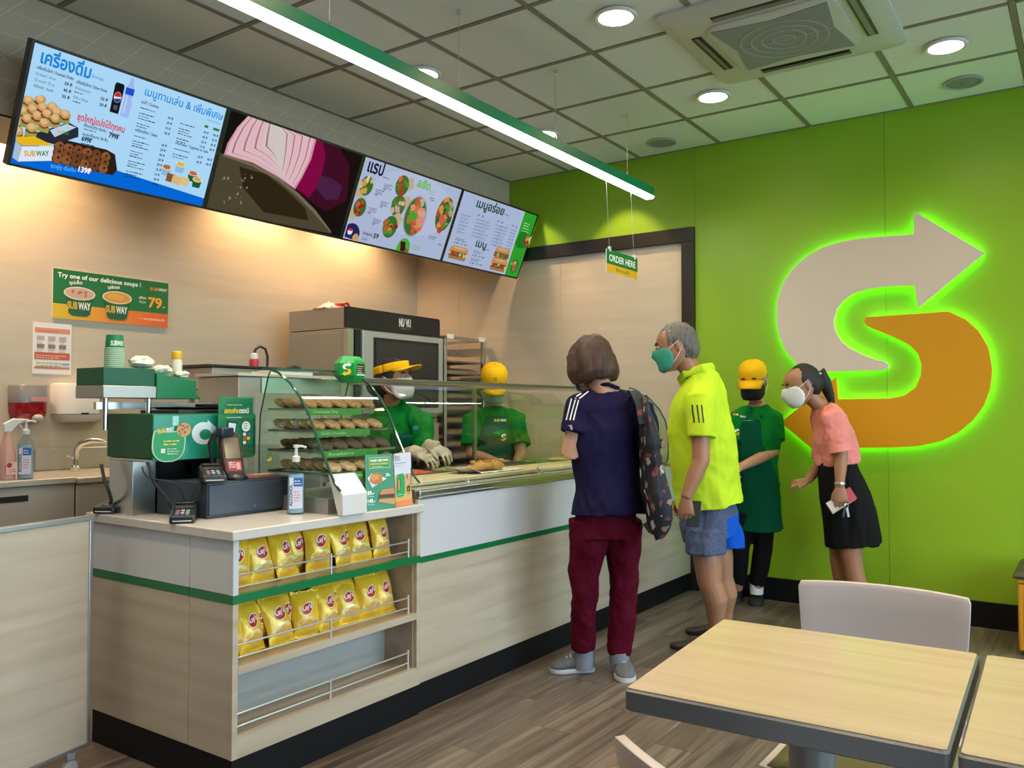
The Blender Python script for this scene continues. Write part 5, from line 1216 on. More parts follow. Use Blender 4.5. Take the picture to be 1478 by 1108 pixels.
def cup(z, k, lab):
    cx, cy = 1.745, 3.02
    t = thing('paper_cup', lab, 'cup', (cx, cy, z), 0, 'stack of green paper cups')
    if k == 0:
        obj('wall', B().lathe([(0.033, 0.0), (0.0335, 0.002), (0.0295, 0.052), (0.027, 0.0525), (0.026, 0.046)], (cx, cy, z), 22), mat('cup_green', (0.01, 0.22, 0.07), 0.45), t)
        obj('rim', B().lathe([(0.0335, -0.002), (0.036, 0.0), (0.036, 0.003), (0.033, 0.004)], (cx, cy, z), 22, caps=False), mat('cup_rim', (0.52, 0.66, 0.50), 0.5), t)
    return t
z0 = 1.389
c0 = None
for k in range(11):          # nested upside-down cups
    z = z0+k*0.0072
    if c0 is None: c0 = cup(z, 0, 'x'); o = c0
    else: o = copy_tree(c0); o.location.z = z
    o['label'] = 'lowest green paper cup, under the rest of the stack on the green riser' if k == 0 else ('topmost green paper cup with the shop name, on the nested stack' if k == 10 else '%s green paper cup from the bottom of the nested stack' % 'x second third fourth fifth sixth seventh eighth ninth tenth'.split()[k]); o['group'] = 'stack of green paper cups'
cb = B(); vs, fs, tw = text_geo('SUBWAY', 0.03); cb.use(ink('#e8f0e0'))
pts = []
for x, y in vs:
    a = rad(-145)+ (x/tw)*rad(95); zz = z0+0.072+0.012+y*0.018/0.72; r_ = 0.0334-(zz-z0-0.072)*0.08+0.0003; pts.append((1.745+r_*math.cos(a), 3.02+r_*math.sin(a), zz))
cb.add(pts, fs); obj('cup_print', cb, None, o, fix=False)
for i, (x, y, r_, lab) in enumerate(((1.835, 2.99, 0.045, 'crumpled printed paper wrap bundle just right of the cup stack'), (1.925, 2.99, 0.036, 'crumpled white wrap bundle in the middle of the green tray'), (2.005, 2.985, 0.028, 'small white paper bundle at the right end of the green tray'))):
    z = (1.389, 1.368, 1.357)[i]; g = B(); rings = []
    for k in range(1, 7):
        th = PI*k/7; rings.append([(x+r_*1.1*math.sin(th)*math.cos(2*PI*j/11)*(1+random.uniform(-.22, .22)), y+r_*math.sin(th)*math.sin(2*PI*j/11)*(1+random.uniform(-.22, .22)), z+r_*0.55*(1-math.cos(th))*(1+random.uniform(-.1, .1))) for j in range(11)])
    g.loft(rings); o = obj('paper_bundle', g, mat('wrap_paper', (0.72, 0.68, 0.55), 0.6, var=0.2, vscale=60), None, smooth=False); tag(o, lab, 'paper')
t = thing('sauce_bottle', 'slim translucent bottle with yellow cap behind the green tray', 'bottle', (2.02, 3.03, 1.372))
obj('bottle', B().lathe([(0.020, 0), (0.021, 0.004), (0.021, 0.060), (0.016, 0.068)], (2.013, 3.03, 1.368), 18), mat('translucent', (0.60, 0.58, 0.50), 0.3), t); obj('cap', B().lathe([(0.019, 0.068), (0.020, 0.070), (0.020, 0.096), (0.017, 0.099), (0.001, 0.099)], (2.013, 3.03, 1.368), 18), M['yellow'], t)
t = thing('tool_tray', 'dark shallow tray lying on top of the register box', 'tray', (1.98, 2.90, 1.232)); obj('tray', B().loft([[(1.90, 2.82, 1.233), (2.16, 2.82, 1.233), (2.16, 2.98, 1.233), (1.90, 2.98, 1.233)], [(1.88, 2.80, 1.243), (2.17, 2.80, 1.243), (2.17, 2.99, 1.243), (1.88, 2.99, 1.243)]]), M['black'], t); obj('tray_handle', B().box(2.07, 2.10, 2.81, 2.99, 1.2435, 1.256), M['black_soft'], t, bevel=0.003)

# ================================================================== BACK WALL
yb = YB-0.002
# soup poster
def quad_at(p, y=yb): return [at(a, b_, 'y', y) for a, b_ in p]
t = thing('soup_poster', 'wide green and orange soup poster on the beige wall', 'poster', (2.745, YB-0.01, 1.742))
X0, X1, Z0, Z1 = 2.388, 3.098, 1.742, 2.021
obj('board', B().box(X0, X1, YB-0.008, YB-0.001, Z0, Z1), M['white_pl'], t)
c = Canvas((X0, YB-0.008, Z0), (1, 0, 0), (0, 0, 1)); w, h = X1-X0, Z1-Z0
c.rect(0, 0, w, h, ink('#0f6e33')); 
for i in range(12): c.rect(w*i/12, 0, w*(i+1)/12, h*0.30, ink(['#d8b41e', '#dcae20', '#dfa722', '#e2a024', '#e49826', '#e69028', '#e8882a', '#e8802c', '#e8782c', '#e8702c', '#e66a2a', '#e46428'][i])); c.k -= 0.25
c.k += 1
c.text('Try one of our delicious soups !', 0.025, h*0.84, 0.026, ink('#ffffff'), width=0.50, bold=0.025)
c.text('SUB', 0.585, h*0.80, 0.018, ink('#e88a28'), width=0.055, bold=0.03); c.text('WAY', 0.642, h*0.80, 0.018, ink('#f4f0e0'), width=0.06, bold=0.03)
c.text('79', 0.575, h*0.42, 0.062, ink('#f5a52a'), width=0.092, bold=0.03); c.text('.-', 0.668, h*0.42, 0.03, ink('#f5a52a'), bold=0.03); c.text('เพียง', 0.515, h*0.58, 0.016, ink('#f0f0e8'), width=0.045, bold=0.02); c.text('ถ้วยละ', 0.515, h*0.49, 0.015, ink('#f0f0e8'), width=0.045)
c.text('✓ รสชาติอร่อยถูกใจ', 0.52, h*0.13, 0.014, ink('#fff2e0'), width=0.165)
for u, nm_, col in ((0.150, 'ซุปเห็ด', '#c8a898'), (0.375, 'ซุปฟักทอง', '#d89a3c')):
    c.poly([(u-0.082, 0.150), (u+0.082, 0.150), (u+0.062, 0.035), (u+0.04, 0.022), (u-0.04, 0.022), (u-0.062, 0.035)], ink('#0a5a30')); c.ellipse(u, 0.152, 0.092, 0.038, ink('#e8dcc8')); c.ellipse(u, 0.152, 0.084, 0.032, ink(col))
    if u < 0.2:
        for _ in range(6): c.blob(u+random.uniform(-0.04, 0.04), 0.152+random.uniform(-0.012, 0.012), 0.009, ink('#b86a5a'), 0.3, 8)
    else: c.ellipse(u-0.01, 0.156, 0.055, 0.018, ink('#e0a850'))
    c.text('SUB', u-0.070, 0.062, 0.040, ink('#d8b030'), width=0.058, bold=0.04); c.text('WAY', u-0.008, 0.062, 0.040, ink('#f0f0e8'), width=0.072, bold=0.04); c.text(nm_, u-0.06, h*0.71, 0.018, ink('#ffffff'), width=0.075, rot=0.12, bold=0.02)
c.build('poster_print', t)
t = thing('notice_sheet', 'white notice sheet with red bands taped to the wall left of the soup poster', 'notice', (2.39, YB-0.01, 1.43))
X0, X1, Z0, Z1 = 2.286, 2.499, 1.428, 1.712
obj('sheet', B().box(X0, X1, YB-0.003, YB-0.001, Z0, Z1), M['white_paper'], t)
c = Canvas((X0, YB-0.003, Z0), (1, 0, 0), (0, 0, 1)); w, h = X1-X0, Z1-Z0
c.rect(0.010, h*0.80, w-0.010, h*0.90, ink('#d88a78')); c.lines(0.02, h*0.83, w*0.8, 1, 0.012, ink('#c05a4a')); c.rect(0.010, h*0.28, w-0.010, h*0.42, ink('#c05a44')); c.lines(0.02, h*0.35, w*0.8, 2, 0.012, ink('#e8c8b8')); c.rect(0.010, h*0.10, w-0.010, h*0.14, ink('#c87a60'))
for r_ in range(2):
    for q in range(3): c.rect(0.022+q*0.060, h*(0.66-0.16*r_), 0.062+q*0.060, h*(0.74-0.16*r_), ink(('#b8a8a4', '#8a7470')[r_])); c.lines(0.022+q*0.060, h*(0.62-0.16*r_), 0.04, 2, 0.009, ink('#c88a80'))
c.lines(0.02, h*0.20, w*0.75, 2, 0.016, ink('#8aa060')); c.rect(w*0.76, h*0.18, w*0.94, h*0.22, ink('#8a9ad8')); c.build('sheet_print', t)
# soap dispenser
t = thing('soap_dispenser', 'wall soap dispenser with red liquid and grey top', 'dispenser', (2.255, 4.70, 1.165))
M['soap'] = mat('red_soap', (0.35, 0.005, 0.012), 0.12, coat=0.5); M['smoke'] = mat('smoky_plastic', (0.22, 0.22, 0.24), 0.25)
def shell(x0, x1, zs, m, nm, d0=0.10): 
    rings = []
    for z, q in zs: rings.append([(x0+(x1-x0)*(0.5+0.5*q*math.sin(a)*1.0), YB-0.001-d0*q*max(0.0, math.cos(a))**0.45, z) for a in [rad(-90+180*i/12) for i in range(13)]])
    return obj(nm, B().loft(rings), m, t, angle=50)
shell(2.163, 2.349, [(1.268, 0.98), (1.359, 1.0), (1.366, 0.93)], M['smoke'], 'top_cover')
shell(2.163, 2.349, [(1.172, 0.66), (1.185, 0.84), (1.21, 0.94), (1.267, 0.98)], M['soap'], 'soap_tank')
obj('label', B().box(2.232, 2.325, 4.662, 4.672, 1.275, 1.298), mat('label_pink', (0.70, 0.30, 0.30), 0.5), t); obj('push_lever', B().ell((2.275, 4.675, 1.185), (0.030, 0.018, 0.022)), mat('lever_grey', (0.45, 0.42, 0.44), 0.35), t)
# towel dispenser
t = thing('towel_dispenser', 'white paper towel dispenser on the wall beside the soap', 'dispenser', (2.52, 4.70, 1.16))
shell(2.382, 2.685, [(1.206, 0.97), (1.368, 0.985), (1.378, 0.93)], M['white_pl'], 'cover', 0.12); shell(2.382, 2.685, [(1.158, 0.62), (1.166, 0.80), (1.203, 0.97)], M['white_pl'], 'lower_tray', 0.12); obj('latch', B().box(2.50, 2.54, 4.648, 4.655, 1.205, 1.213), M['black'], t)
M['sink_steel'] = mat('sink_steel', (0.60, 0.585, 0.56), 0.36, 0.7, bump=0.03, bscale=300, stretch=(1, 1, 0.05))
# sink unit
t = thing('sink_unit', 'stainless steel sink counter with splashback along the wall', 'sink', (2.2, 4.45, 0))
obj('top', B().box(1.2, 2.20, 4.13, 4.76, 0.87, 0.90), M['sink_steel'], t, bevel=0.004); obj('top_right', B().box(2.206, 3.30, 4.13, 4.76, 0.865, 0.895), M['sink_steel'], t, bevel=0.004)
obj('splashback', B().box(2.30, 3.30, 4.745, 4.767, 0.896, 1.015), M['sink_steel'], t, bevel=0.003)
obj('front_left', B().box(1.2, 2.20, 4.15, 4.17, 0.10, 0.868), M['sink_steel'], t, bevel=0.002); obj('front_right', B().box(2.21, 3.30, 4.15, 4.17, 0.10, 0.862), M['sink_steel'], t, bevel=0.002)
obj('left_side', B().box(1.2, 1.22, 4.17, 4.75, 0.0, 0.868), M['steel_dark'], t); obj('right_side', B().box(3.28, 3.30, 4.17, 4.75, 0.0, 0.862), M['steel_dark'], t); obj('plinth', B().box(1.22, 3.28, 4.20, 4.22, 0, 0.12), M['black'], t)
obj('finger_pull', B().box(1.60, 1.98, 4.146, 4.150, 0.80, 0.828), M['black'], t)
t = thing('tap', 'chrome swan-neck tap at the sink', 'tap', (2.44, 4.62, 0.895))
obj('tap_base', B().lathe([(0.026, 0), (0.026, 0.02), (0.018, 0.03), (0.017, 0.06)], (2.44, 4.60, 0.896), 18), M['chrome'], t); obj('spout', B().tube([(2.44, 4.60, 0.95), (2.445, 4.60, 1.01), (2.46, 4.58, 1.045), (2.50, 4.54, 1.062), (2.545, 4.49, 1.055), (2.56, 4.475, 1.040)], [0.017, 0.018, 0.018, 0.016, 0.014, 0.013], 12), M['chrome'], t); obj('lever', B().tube([(2.44, 4.60, 0.96), (2.40, 4.58, 0.975), (2.38, 4.57, 0.985)], 0.006, 8), M['chrome'], t)
pump_bottle((2.0, 4.22, 0.90), 'sanitiser pump bottle with blue label standing on the steel sink', rad(-30), 1.2)
t = thing('spray_bottle', 'pink trigger spray bottle on the sink left of the sanitiser', 'bottle', (1.93, 4.25, 0.90))
obj('bottle', B().lathe([(0.034, 0), (0.036, 0.006), (0.036, 0.12), (0.028, 0.16), (0.015, 0.21), (0.013, 0.225)], (1.925, 4.24, 0.901), 22), mat('pink_fluid', (0.62, 0.36, 0.32), 0.2), t)
obj('label', B().box(1.905, 1.955, 4.2025, 4.2045, 0.925, 0.985), mat('label_rose', (0.72, 0.50, 0.48), 0.5), t)
c = Canvas((1.905, 4.2025, 0.925), (1, 0, 0), (0, 0, 1)); c.ellipse(0.014, 0.045, 0.012, 0.012, ink('#a83038')); c.lines(0.012, 0.022, 0.036, 2, 0.010, ink('#b04048')); c.build('label_print', t)
hd = obj('trigger_head', B().prism([(1.905, 4.232, 1.125), (1.94, 4.232, 1.125), (1.975, 4.232, 1.165), (2.02, 4.232, 1.17), (2.02, 4.232, 1.185), (1.95, 4.232, 1.19), (1.905, 4.232, 1.165)], (0, 0.018, 0)), M['white_pl'], t, bevel=0.004); obj('trigger', B().tube([(1.975, 4.241, 1.165), (1.995, 4.241, 1.14), (2.01, 4.241, 1.11)], 0.005, 7), M['white_pl'], t)

# ================================================================== DINING FURNITURE (right foreground)
def table(quad, label, zt=0.75, ped=None):
    """quad: near-left, far-left, far-right, near-right corners of the top"""
    cx = sum(p[0] for p in quad)/4; cy = sum(p[1] for p in quad)/4
    t = thing('dining_table', label, 'table', (cx, cy, 0))
    def inset_q(d): 
        return inset([(p[0], p[1]) for p in quad], d)
    def round_poly(q, r):
        out = []
        for i in range(4):
            p0, p1, p2 = Vector(q[i-1]), Vector(q[i]), Vector(q[(i+1) % 4]); a = p1+(p0-p1).normalized()*r; b_ = p1+(p2-p1).normalized()*r
            for k in range(6):
                s_ = k/5; out.append(tuple(a*(1-s_)**2+p1*2*s_*(1-s_)+b_*s_*s_))
        return out
    o_ = round_poly(quad, 0.012); i_ = round_poly(inset_q(0.005), 0.009)
    obj('edge_band', B().loft([[(x, y, zt-0.040) for x, y in i_], [(x, y, zt-0.036) for x, y in o_], [(x, y, zt-0.005) for x, y in o_], [(x, y, zt-0.0008) for x, y in i_]]), M['grey_edge'], t)
    obj('top_laminate', B().prism([(x, y, zt-0.0008) for x, y in round_poly(inset_q(0.004), 0.009)], (0, 0, 0.0012)), M['table_wood'], t)
    px, py = ped or (cx, cy)
    obj('column', B().cyl((px, py, 0.02), (px, py, zt-0.05), 0.042, n=32), mat('grey_column', (0.30, 0.31, 0.32), 0.35, 0.4), t)
    obj('top_plate', B().box(px-0.12, px+0.12, py-0.12, py+0.12, zt-0.050, zt-0.041), M['black'], t)
    obj('base', B().lathe([(0.24, 0), (0.24, 0.008), (0.10, 0.020), (0.05, 0.030)], (px, py, 0), 40), MATS['grey_column'], t)
table([(1.334, 0.684), (1.900, 0.716), (1.925, 0.194), (1.352, 0.176)], 'square wood topped table with dark grey edge, whole top in view')
table([(1.352, 0.166), (1.925, 0.184), (1.945, -0.34), (1.372, -0.356)], 'second wood topped table, cut off by the right edge of the picture')
# moulded chairs
M['chair'] = mat('chair_shell', (0.54, 0.475, 0.475), 0.32)
def chair(loc, rz, label, h=0.81, w=0.40, lean=0.06, knob=False):
    t = thing('dining_chair', label, 'chair')
    def sh(off):
        g = []
        prof = [(-0.20, 0.455, 0.98), (-0.12, 0.445, 1.0), (0.0, 0.438, 1.0), (0.11, 0.442, 1.0), (0.165, 0.470, 0.97), (0.185, 0.53, 0.94), (0.195+lean*0.4, 0.64, 0.96), (0.20+lean*0.8, 0.74, 1.0), (0.20+lean, h-0.012, 1.01), (0.203+lean, h, 0.985)]
        for k, (y, z, q) in enumerate(prof):
            r_ = []
            for i in range(13):
                u = -1+2*i/12; e = abs(u)**2.2
                back = 1 if z > 0.5 else 0
                r_.append((u*w/2*q, y + off*(1 if back else 0) - 0.022*e*back + 0.0, z - off*(0 if back else 1) + (0.012*e if not back else (-0.006*e if k > 7 else 0))))
            g.append(r_)
        return g
    a, b_ = sh(0), sh(0.016)
    bb = B(); bb.sheet(a); bb.sheet(b_)
    ring = lambda g: [g[k][0] for k in range(len(g))] + g[-1][1:-1] + [g[k][-1] for k in range(len(g)-1, -1, -1)] + list(reversed(g[0][1:-1]))
    bb.loft([ring(a), ring(b_)], caps=False)
    bmx = obj('shell', bb, M['chair'], t, local=True, angle=60)
    bm = bmesh.new(); bm.from_mesh(bmx.data); bmesh.ops.remove_doubles(bm, verts=bm.verts, dist=0.0005); bmesh.ops.recalc_face_normals(bm, faces=bm.faces); bm.to_mesh(bmx.data); bm.free()
    md = bmx.modifiers.new('b', 'BEVEL'); md.width = 0.004; md.segments = 2; md.limit_method = 'ANGLE'; md.angle_limit = rad(60)
    pad = [[(u*w/2*0.90*math.copysign(1, 1), y, z0 + 0.002 + (0.010*(1-abs(u)**3))) for u in [-1+2*i/10 for i in range(11)]] for y, z0 in ((-0.19, 0.458), (-0.12, 0.452), (0.0, 0.447), (0.10, 0.450), (0.14, 0.462))]
    obj('seat_pad', B().sheet(pad), mat('olive_pad', (0.10, 0.10, 0.02), 0.6), t, local=True, solid=0.010)
    if knob:
        obj('wood_peg', B().cyl((w/2-0.035, 0.205+lean, h-0.050), (w/2-0.035, 0.240+lean, h-0.050), 0.017, n=20), mat('peg_wood', (0.30, 0.18, 0.08), 0.5), t, bevel=0.003, local=True)
    for x in (-1, 1):
        for y in (-1, 1): obj('leg', B().tube([(x*0.13, y*0.12, 0.432), (x*0.19, y*0.19, 0.0)], [0.013, 0.010], 10), M['alu'], t, local=True)
        obj('side_rail', B().cyl((x*0.135, -0.12, 0.425), (x*0.135, 0.12, 0.425), 0.009, n=8), M['alu'], t, local=True)
    t.location = loc; t.rotation_euler = (0, 0, rz); return t
chair((2.030, 0.428, 0), rad(-88), 'pale moulded chair on the far side of the square table', h=0.803, w=0.385, lean=0.0)
chair((1.128, 0.258, 0), rad(60), 'pale moulded chair in the foreground, only its back corner in view', h=0.80, w=0.40, lean=0.03, knob=True)
# yellow box stool
t = thing('box_stool', 'yellow box stool with dark padded seat at the right edge by the wall', 'stool', (5.16, 0.13, 0))
bx = (4.94, 5.38, -0.10, 0.325)
obj('body', B().box(bx[0], bx[1], bx[2], bx[3], 0.02, 0.36), mat('stool_yellow', (0.66, 0.32, 0.02), 0.4), t, bevel=0.012)
obj('front_panel', B().box(bx[0]-0.005, bx[0], bx[2]+0.05, bx[3]-0.025, 0.05, 0.34), mat('stool_front', (0.74, 0.42, 0.10), 0.4), t, bevel=0.003)
obj('rim', B().box(bx[0]-0.004, bx[1]+0.004, bx[2]-0.004, bx[3]+0.004, 0.3605, 0.385), MATS['stool_yellow'], t, bevel=0.004)
obj('seat_pad', B().loft([[(bx[0]-0.02+e, bx[2]-0.02+e, z), (bx[1]+0.02-e, bx[2]-0.02+e, z), (bx[1]+0.02-e, bx[3]+0.02-e, z), (bx[0]-0.02+e, bx[3]+0.02-e, z)] for z, e in ((0.3855, 0), (0.402, 0), (0.420, 0.02), (0.430, 0.07), (0.433, 0.13))]), mat('stool_pad', (0.05, 0.045, 0.03), 0.5), t, bevel=0.006)
obj('plinth', B().box(bx[0]+0.02, bx[1]-0.02, bx[2]+0.02, bx[3]-0.02, 0, 0.02), M['black'], t)
# ================================================================== PEOPLE
def PT(x, y, d):
    """a surveyed joint: pixel direction and distance along the view"""
    return Vector((0, 0, EYE)) + (_f + _r*((x-739)/FPX) - _u*((y-554)/FPX))*d
RT = Vector((_r.x, _r.y, 0)).normalized(); FW = Vector((_f.x, _f.y, 0)).normalized(); UP = Vector((0, 0, 1))
def cdir(x, y, z=0.0): return (RT*x + FW*y + UP*z).normalized()    # x right, y away, z up as seen

def fuse(name, b, m, parent, voxel=0.006, smooth=3, folds=None, keep=None, paint=None, mats=None, label=None):
    """closed overlapping pieces grown together into one continuous skin"""
    me = bpy.data.meshes.new(name); me.from_pydata([tuple(p) for p in b.v], [], b.f)
    o = bpy.data.objects.new(name, me); link(o)
    r = o.modifiers.new('r', 'REMESH'); r.mode = 'VOXEL'; r.voxel_size = voxel
    if smooth:
        s_ = o.modifiers.new('s', 'SMOOTH'); s_.factor = 0.5; s_.iterations = smooth
    if keep:
        d = o.modifiers.new('d', 'DECIMATE'); d.ratio = keep
    bpy.context.view_layer.update()
    new = bpy.data.meshes.new_from_object(o.evaluated_get(bpy.context.evaluated_depsgraph_get()))
    bpy.data.objects.remove(o); bpy.data.meshes.remove(me)
    new.name = name
    if folds:
        amp, fx, fz, seed = folds
        co = np.empty(len(new.vertices)*3); new.vertices.foreach_get('co', co); co = co.reshape(-1, 3)
        no = np.empty(len(new.vertices)*3); new.vertices.foreach_get('normal', no); no = no.reshape(-1, 3)
        for i in range(len(co)):
            p = co[i]; q = Vector((p[0]*fx+seed, p[1]*fx, p[2]*fz+seed)); w = noise.noise(q); w2 = noise.noise(q*2.3)
            co[i] = p + no[i]*(amp*(w*1.1 - 0.5*abs(w2)))
        new.vertices.foreach_set('co', co.ravel())
    bv = BVHTree.FromPolygons([v.co.copy() for v in new.vertices], [tuple(p.vertices) for p in new.polygons])
    for mm in (mats or [m]): new.materials.append(mm)
    if paint: new.polygons.foreach_set('material_index', [paint(p.center, p.normal) for p in new.polygons])
    inv = world_of(parent).inverted(); new.transform(inv)
    lo = Vector((min(v.co.x for v in new.vertices)+max(v.co.x for v in new.vertices), min(v.co.y for v in new.vertices)+max(v.co.y for v in new.vertices), 2*min(v.co.z for v in new.vertices)))/2
    new.transform(Matrix.Translation(-lo)); new.shade_smooth()
    o = bpy.data.objects.new(name, new); link(o); o.parent = parent; o.location = lo
    if label: o['label'] = label
    return o, bv
def wrap_print(name, c, bv, parent, off=0.0018):
    """press a flat print onto the cloth"""
    vs = []; miss = set()
    for p in c.b.v:
        p = Vector(p); hs = [q for q in (w.ray_cast(p + c.N*0.6, -c.N, 2.5) for w in (bv if isinstance(bv, tuple) else (bv,))) if q[0] is not None]
        h = min(hs, key=lambda q: q[3]) if hs else (None,)
        vs.append(tuple(h[0] + c.N*(off + 0.0012*((p-c.O).dot(c.N))/0.0004*0.05)) if h[0] is not None else tuple(p))
        if h[0] is None: miss.add(len(vs)-1)
    c.b.v = vs
    keep = [k for k, f in enumerate(c.b.f) if not miss.intersection(f) and max((Vector(vs[i])-Vector(vs[f[0]])).length for i in f) < 0.12]   # print that runs off the cloth is cut
    c.b.m = [c.b.m[k] for k in keep]; c.b.f = [c.b.f[k] for k in keep]
    used = sorted({i for f in c.b.f for i in f}); rm = {o: n for n, o in enumerate(used)}
    c.b.v = [vs[i] for i in used]; c.b.f = [tuple(rm[i] for i in f) for f in c.b.f]
    return obj(name, c.b, None, parent, smooth=False, fix=False)
def grid_rect(c, u0, v0, u1, v1, m, nu=2, nv=10):
    c.b.use(m); c.b.add([c.P(u0+(u1-u0)*i/nu, v0+(v1-v0)*j/nv) for j in range(nv+1) for i in range(nu+1)], [(j*(nu+1)+i, j*(nu+1)+i+1, (j+1)*(nu+1)+i+1, (j+1)*(nu+1)+i) for j in range(nv) for i in range(nu)])
def strip(c, p0, p1, w, m, n=10):
    p0, p1 = Vector(p0), Vector(p1); d = (p1-p0); q = Vector((-d.y, d.x)).normalized()*w/2; c.b.use(m)
    vs = []
    for k in range(n+1):
        a = p0+d*k/n; vs += [c.P(*(a-q)), c.P(*(a+q))]
    c.b.add(vs, [(2*k, 2*k+1, 2*k+3, 2*k+2) for k in range(n)])

def head(b, C, face, up, h=0.225, neck=None, nr=0.052, nose=True):
    """skull, jaw, nose and ears; C is the middle of the head"""
    face = (face - up*face.dot(up)).normalized(); rt = face.cross(up).normalized()
    pr = [(-0.50, .10, .36, -.16), (-0.46, .20, .41, -.12), (-0.38, .27, .43, -.02), (-0.28, .31, .43, .14), (-0.15, .335, .42, .33), (0.0, .345, .41, .42), (0.12, .35, .42, .45), (0.25, .345, .40, .44), (0.36, .31, .33, .38), (0.44, .23, .22, .28), (0.485, .13, .10, .15), (0.50, .03, .02, .04)]
    rings = []
    for z, w, f_, bk in pr:
        r_ = []
        for i in range(24):
            a = 2*PI*i/24; s_, c_ = math.sin(a), math.cos(a); dep = f_ if c_ > 0 else bk
            if dep < 0: dep = 0.02
            if bk < 0 and c_ <= 0: y = -(-bk)*c_*-1.0; y = -bk + (0)*c_
            else: y = dep*math.copysign(abs(c_)**0.9, c_)
            r_.append(C + up*(z*h) + face*(y*h) + rt*(w*h*math.copysign(abs(s_)**0.92, s_)))
        rings.append(r_)
    b.loft(rings)
    if nose:
        b.loft([[C + up*(z*h) + face*(y*h) + rt*(x*h) for x, y in ((-w, .38), (-w*0.5, p), (0, p*1.02), (w*0.5, p), (w, .38), (0, .30))] for z, w, p in ((0.10, .05, .43), (0.0, .06, .47), (-0.08, .08, .53), (-0.125, .10, .535), (-0.155, .07, .46))])
    R_ = Matrix((rt, face, up)).transposed()
    for s_ in (-1, 1):
        b.ell(C + rt*(s_*0.36*h) - face*(0.03*h) - up*(0.01*h), (0.035*h, 0.075*h, 0.135*h), 10, 7, R_ @ Matrix.Rotation(s_*rad(-14), 3, 'Z'))
    if neck is not None:
        b.tube([C - up*(0.28*h) - face*(0.10*h), (C - up*0.55*h - face*0.14*h)*0.5 + Vector(neck)*0.5, neck], [nr*0.98, nr, nr*1.12], 16)
    return rt
def face_bits(t, C, face, up, rt, h, skin_dark):
    for s_ in (-1, 1):
        e = C + up*(0.055*h) + face*(0.400*h) + rt*(s_*0.145*h)
        R_ = Matrix((rt, face, up)).transposed()
        ey = obj('eye', B().ell(e, (0.062*h, 0.03*h, 0.028*h), 12, 8, R_), M['eye_w'], t); obj('iris', B().ell(e + face*(0.026*h), (0.024*h, 0.008*h, 0.024*h), 10, 6, R_), M['eye_b'], ey)
        obj('eyebrow', B().tube([e + up*(0.085*h) - rt*(s_*0.07*h)+face*(0.02*h), e + up*(0.105*h)+face*(0.028*h), e + up*(0.08*h) + rt*(s_*0.075*h)], [0.004, 0.005, 0.003], 6), M['brow'], t)
def mask(t, C, face, up, rt, h, m, loops=True, bulge=0.07, top=0.02, name='face_mask'):
    rows = []
    for k, (z, ex, sp) in enumerate(((top, 0.0, 52), (top-0.06, 0.02, 62), (-0.12, bulge+0.03, 70), (-0.22, bulge+0.03, 72), (-0.34, bulge, 68), (-0.44, 0.02, 58), (-0.50, -0.05, 40))):
        r_ = []
        for i in range(15):
            a = rad(-sp+2*sp*i/14); wv = 0.375*h; fz = (0.455 + ex*math.cos(a)**2)*h
            nb = 0.075*h*math.exp(-(math.degrees(a)/9)**2) if k < 3 else 0
            r_.append(C + up*(z*h) + rt*(math.sin(a)*wv) + face*(math.cos(a)*fz + nb - 0.012*h*abs(math.sin(a))))
        rows.append(r_)
    o = obj(name, B().sheet(rows), m, t, solid=0.0022, angle=80)
    if loops:
        for s_, i in ((-1, 0), (1, 14)):
            ear = C + rt*(s_*0.375*h) - face*(0.06*h)
            obj('ear_loop', B().tube([rows[1][i], (Vector(rows[1][i])+ear)/2 + rt*(s_*0.035*h)+up*(0.06*h), ear + up*(0.12*h), ear - face*0.05*h - up*(0.02*h), (Vector(rows[4][i])+ear)/2 + rt*(s_*0.045*h)-up*(0.06*h), rows[4][i]], 0.0016, 6), M['loop'], o)
    return o
def torso(b, pts, rr, n, flat):
    pts = list(pts); pts[0] = pts[0]*0.25 + pts[1]*0.75
    b.tube(pts, [(a*0.84, c_*0.80) for a, c_ in rr[:-1]] + [rr[-1]], n, flat=flat)
def limb(b, pts, rr, n=14):
    b.tube(pts, [rr[0]*0.72, rr[1]*0.92] + list(rr[2:]), n)
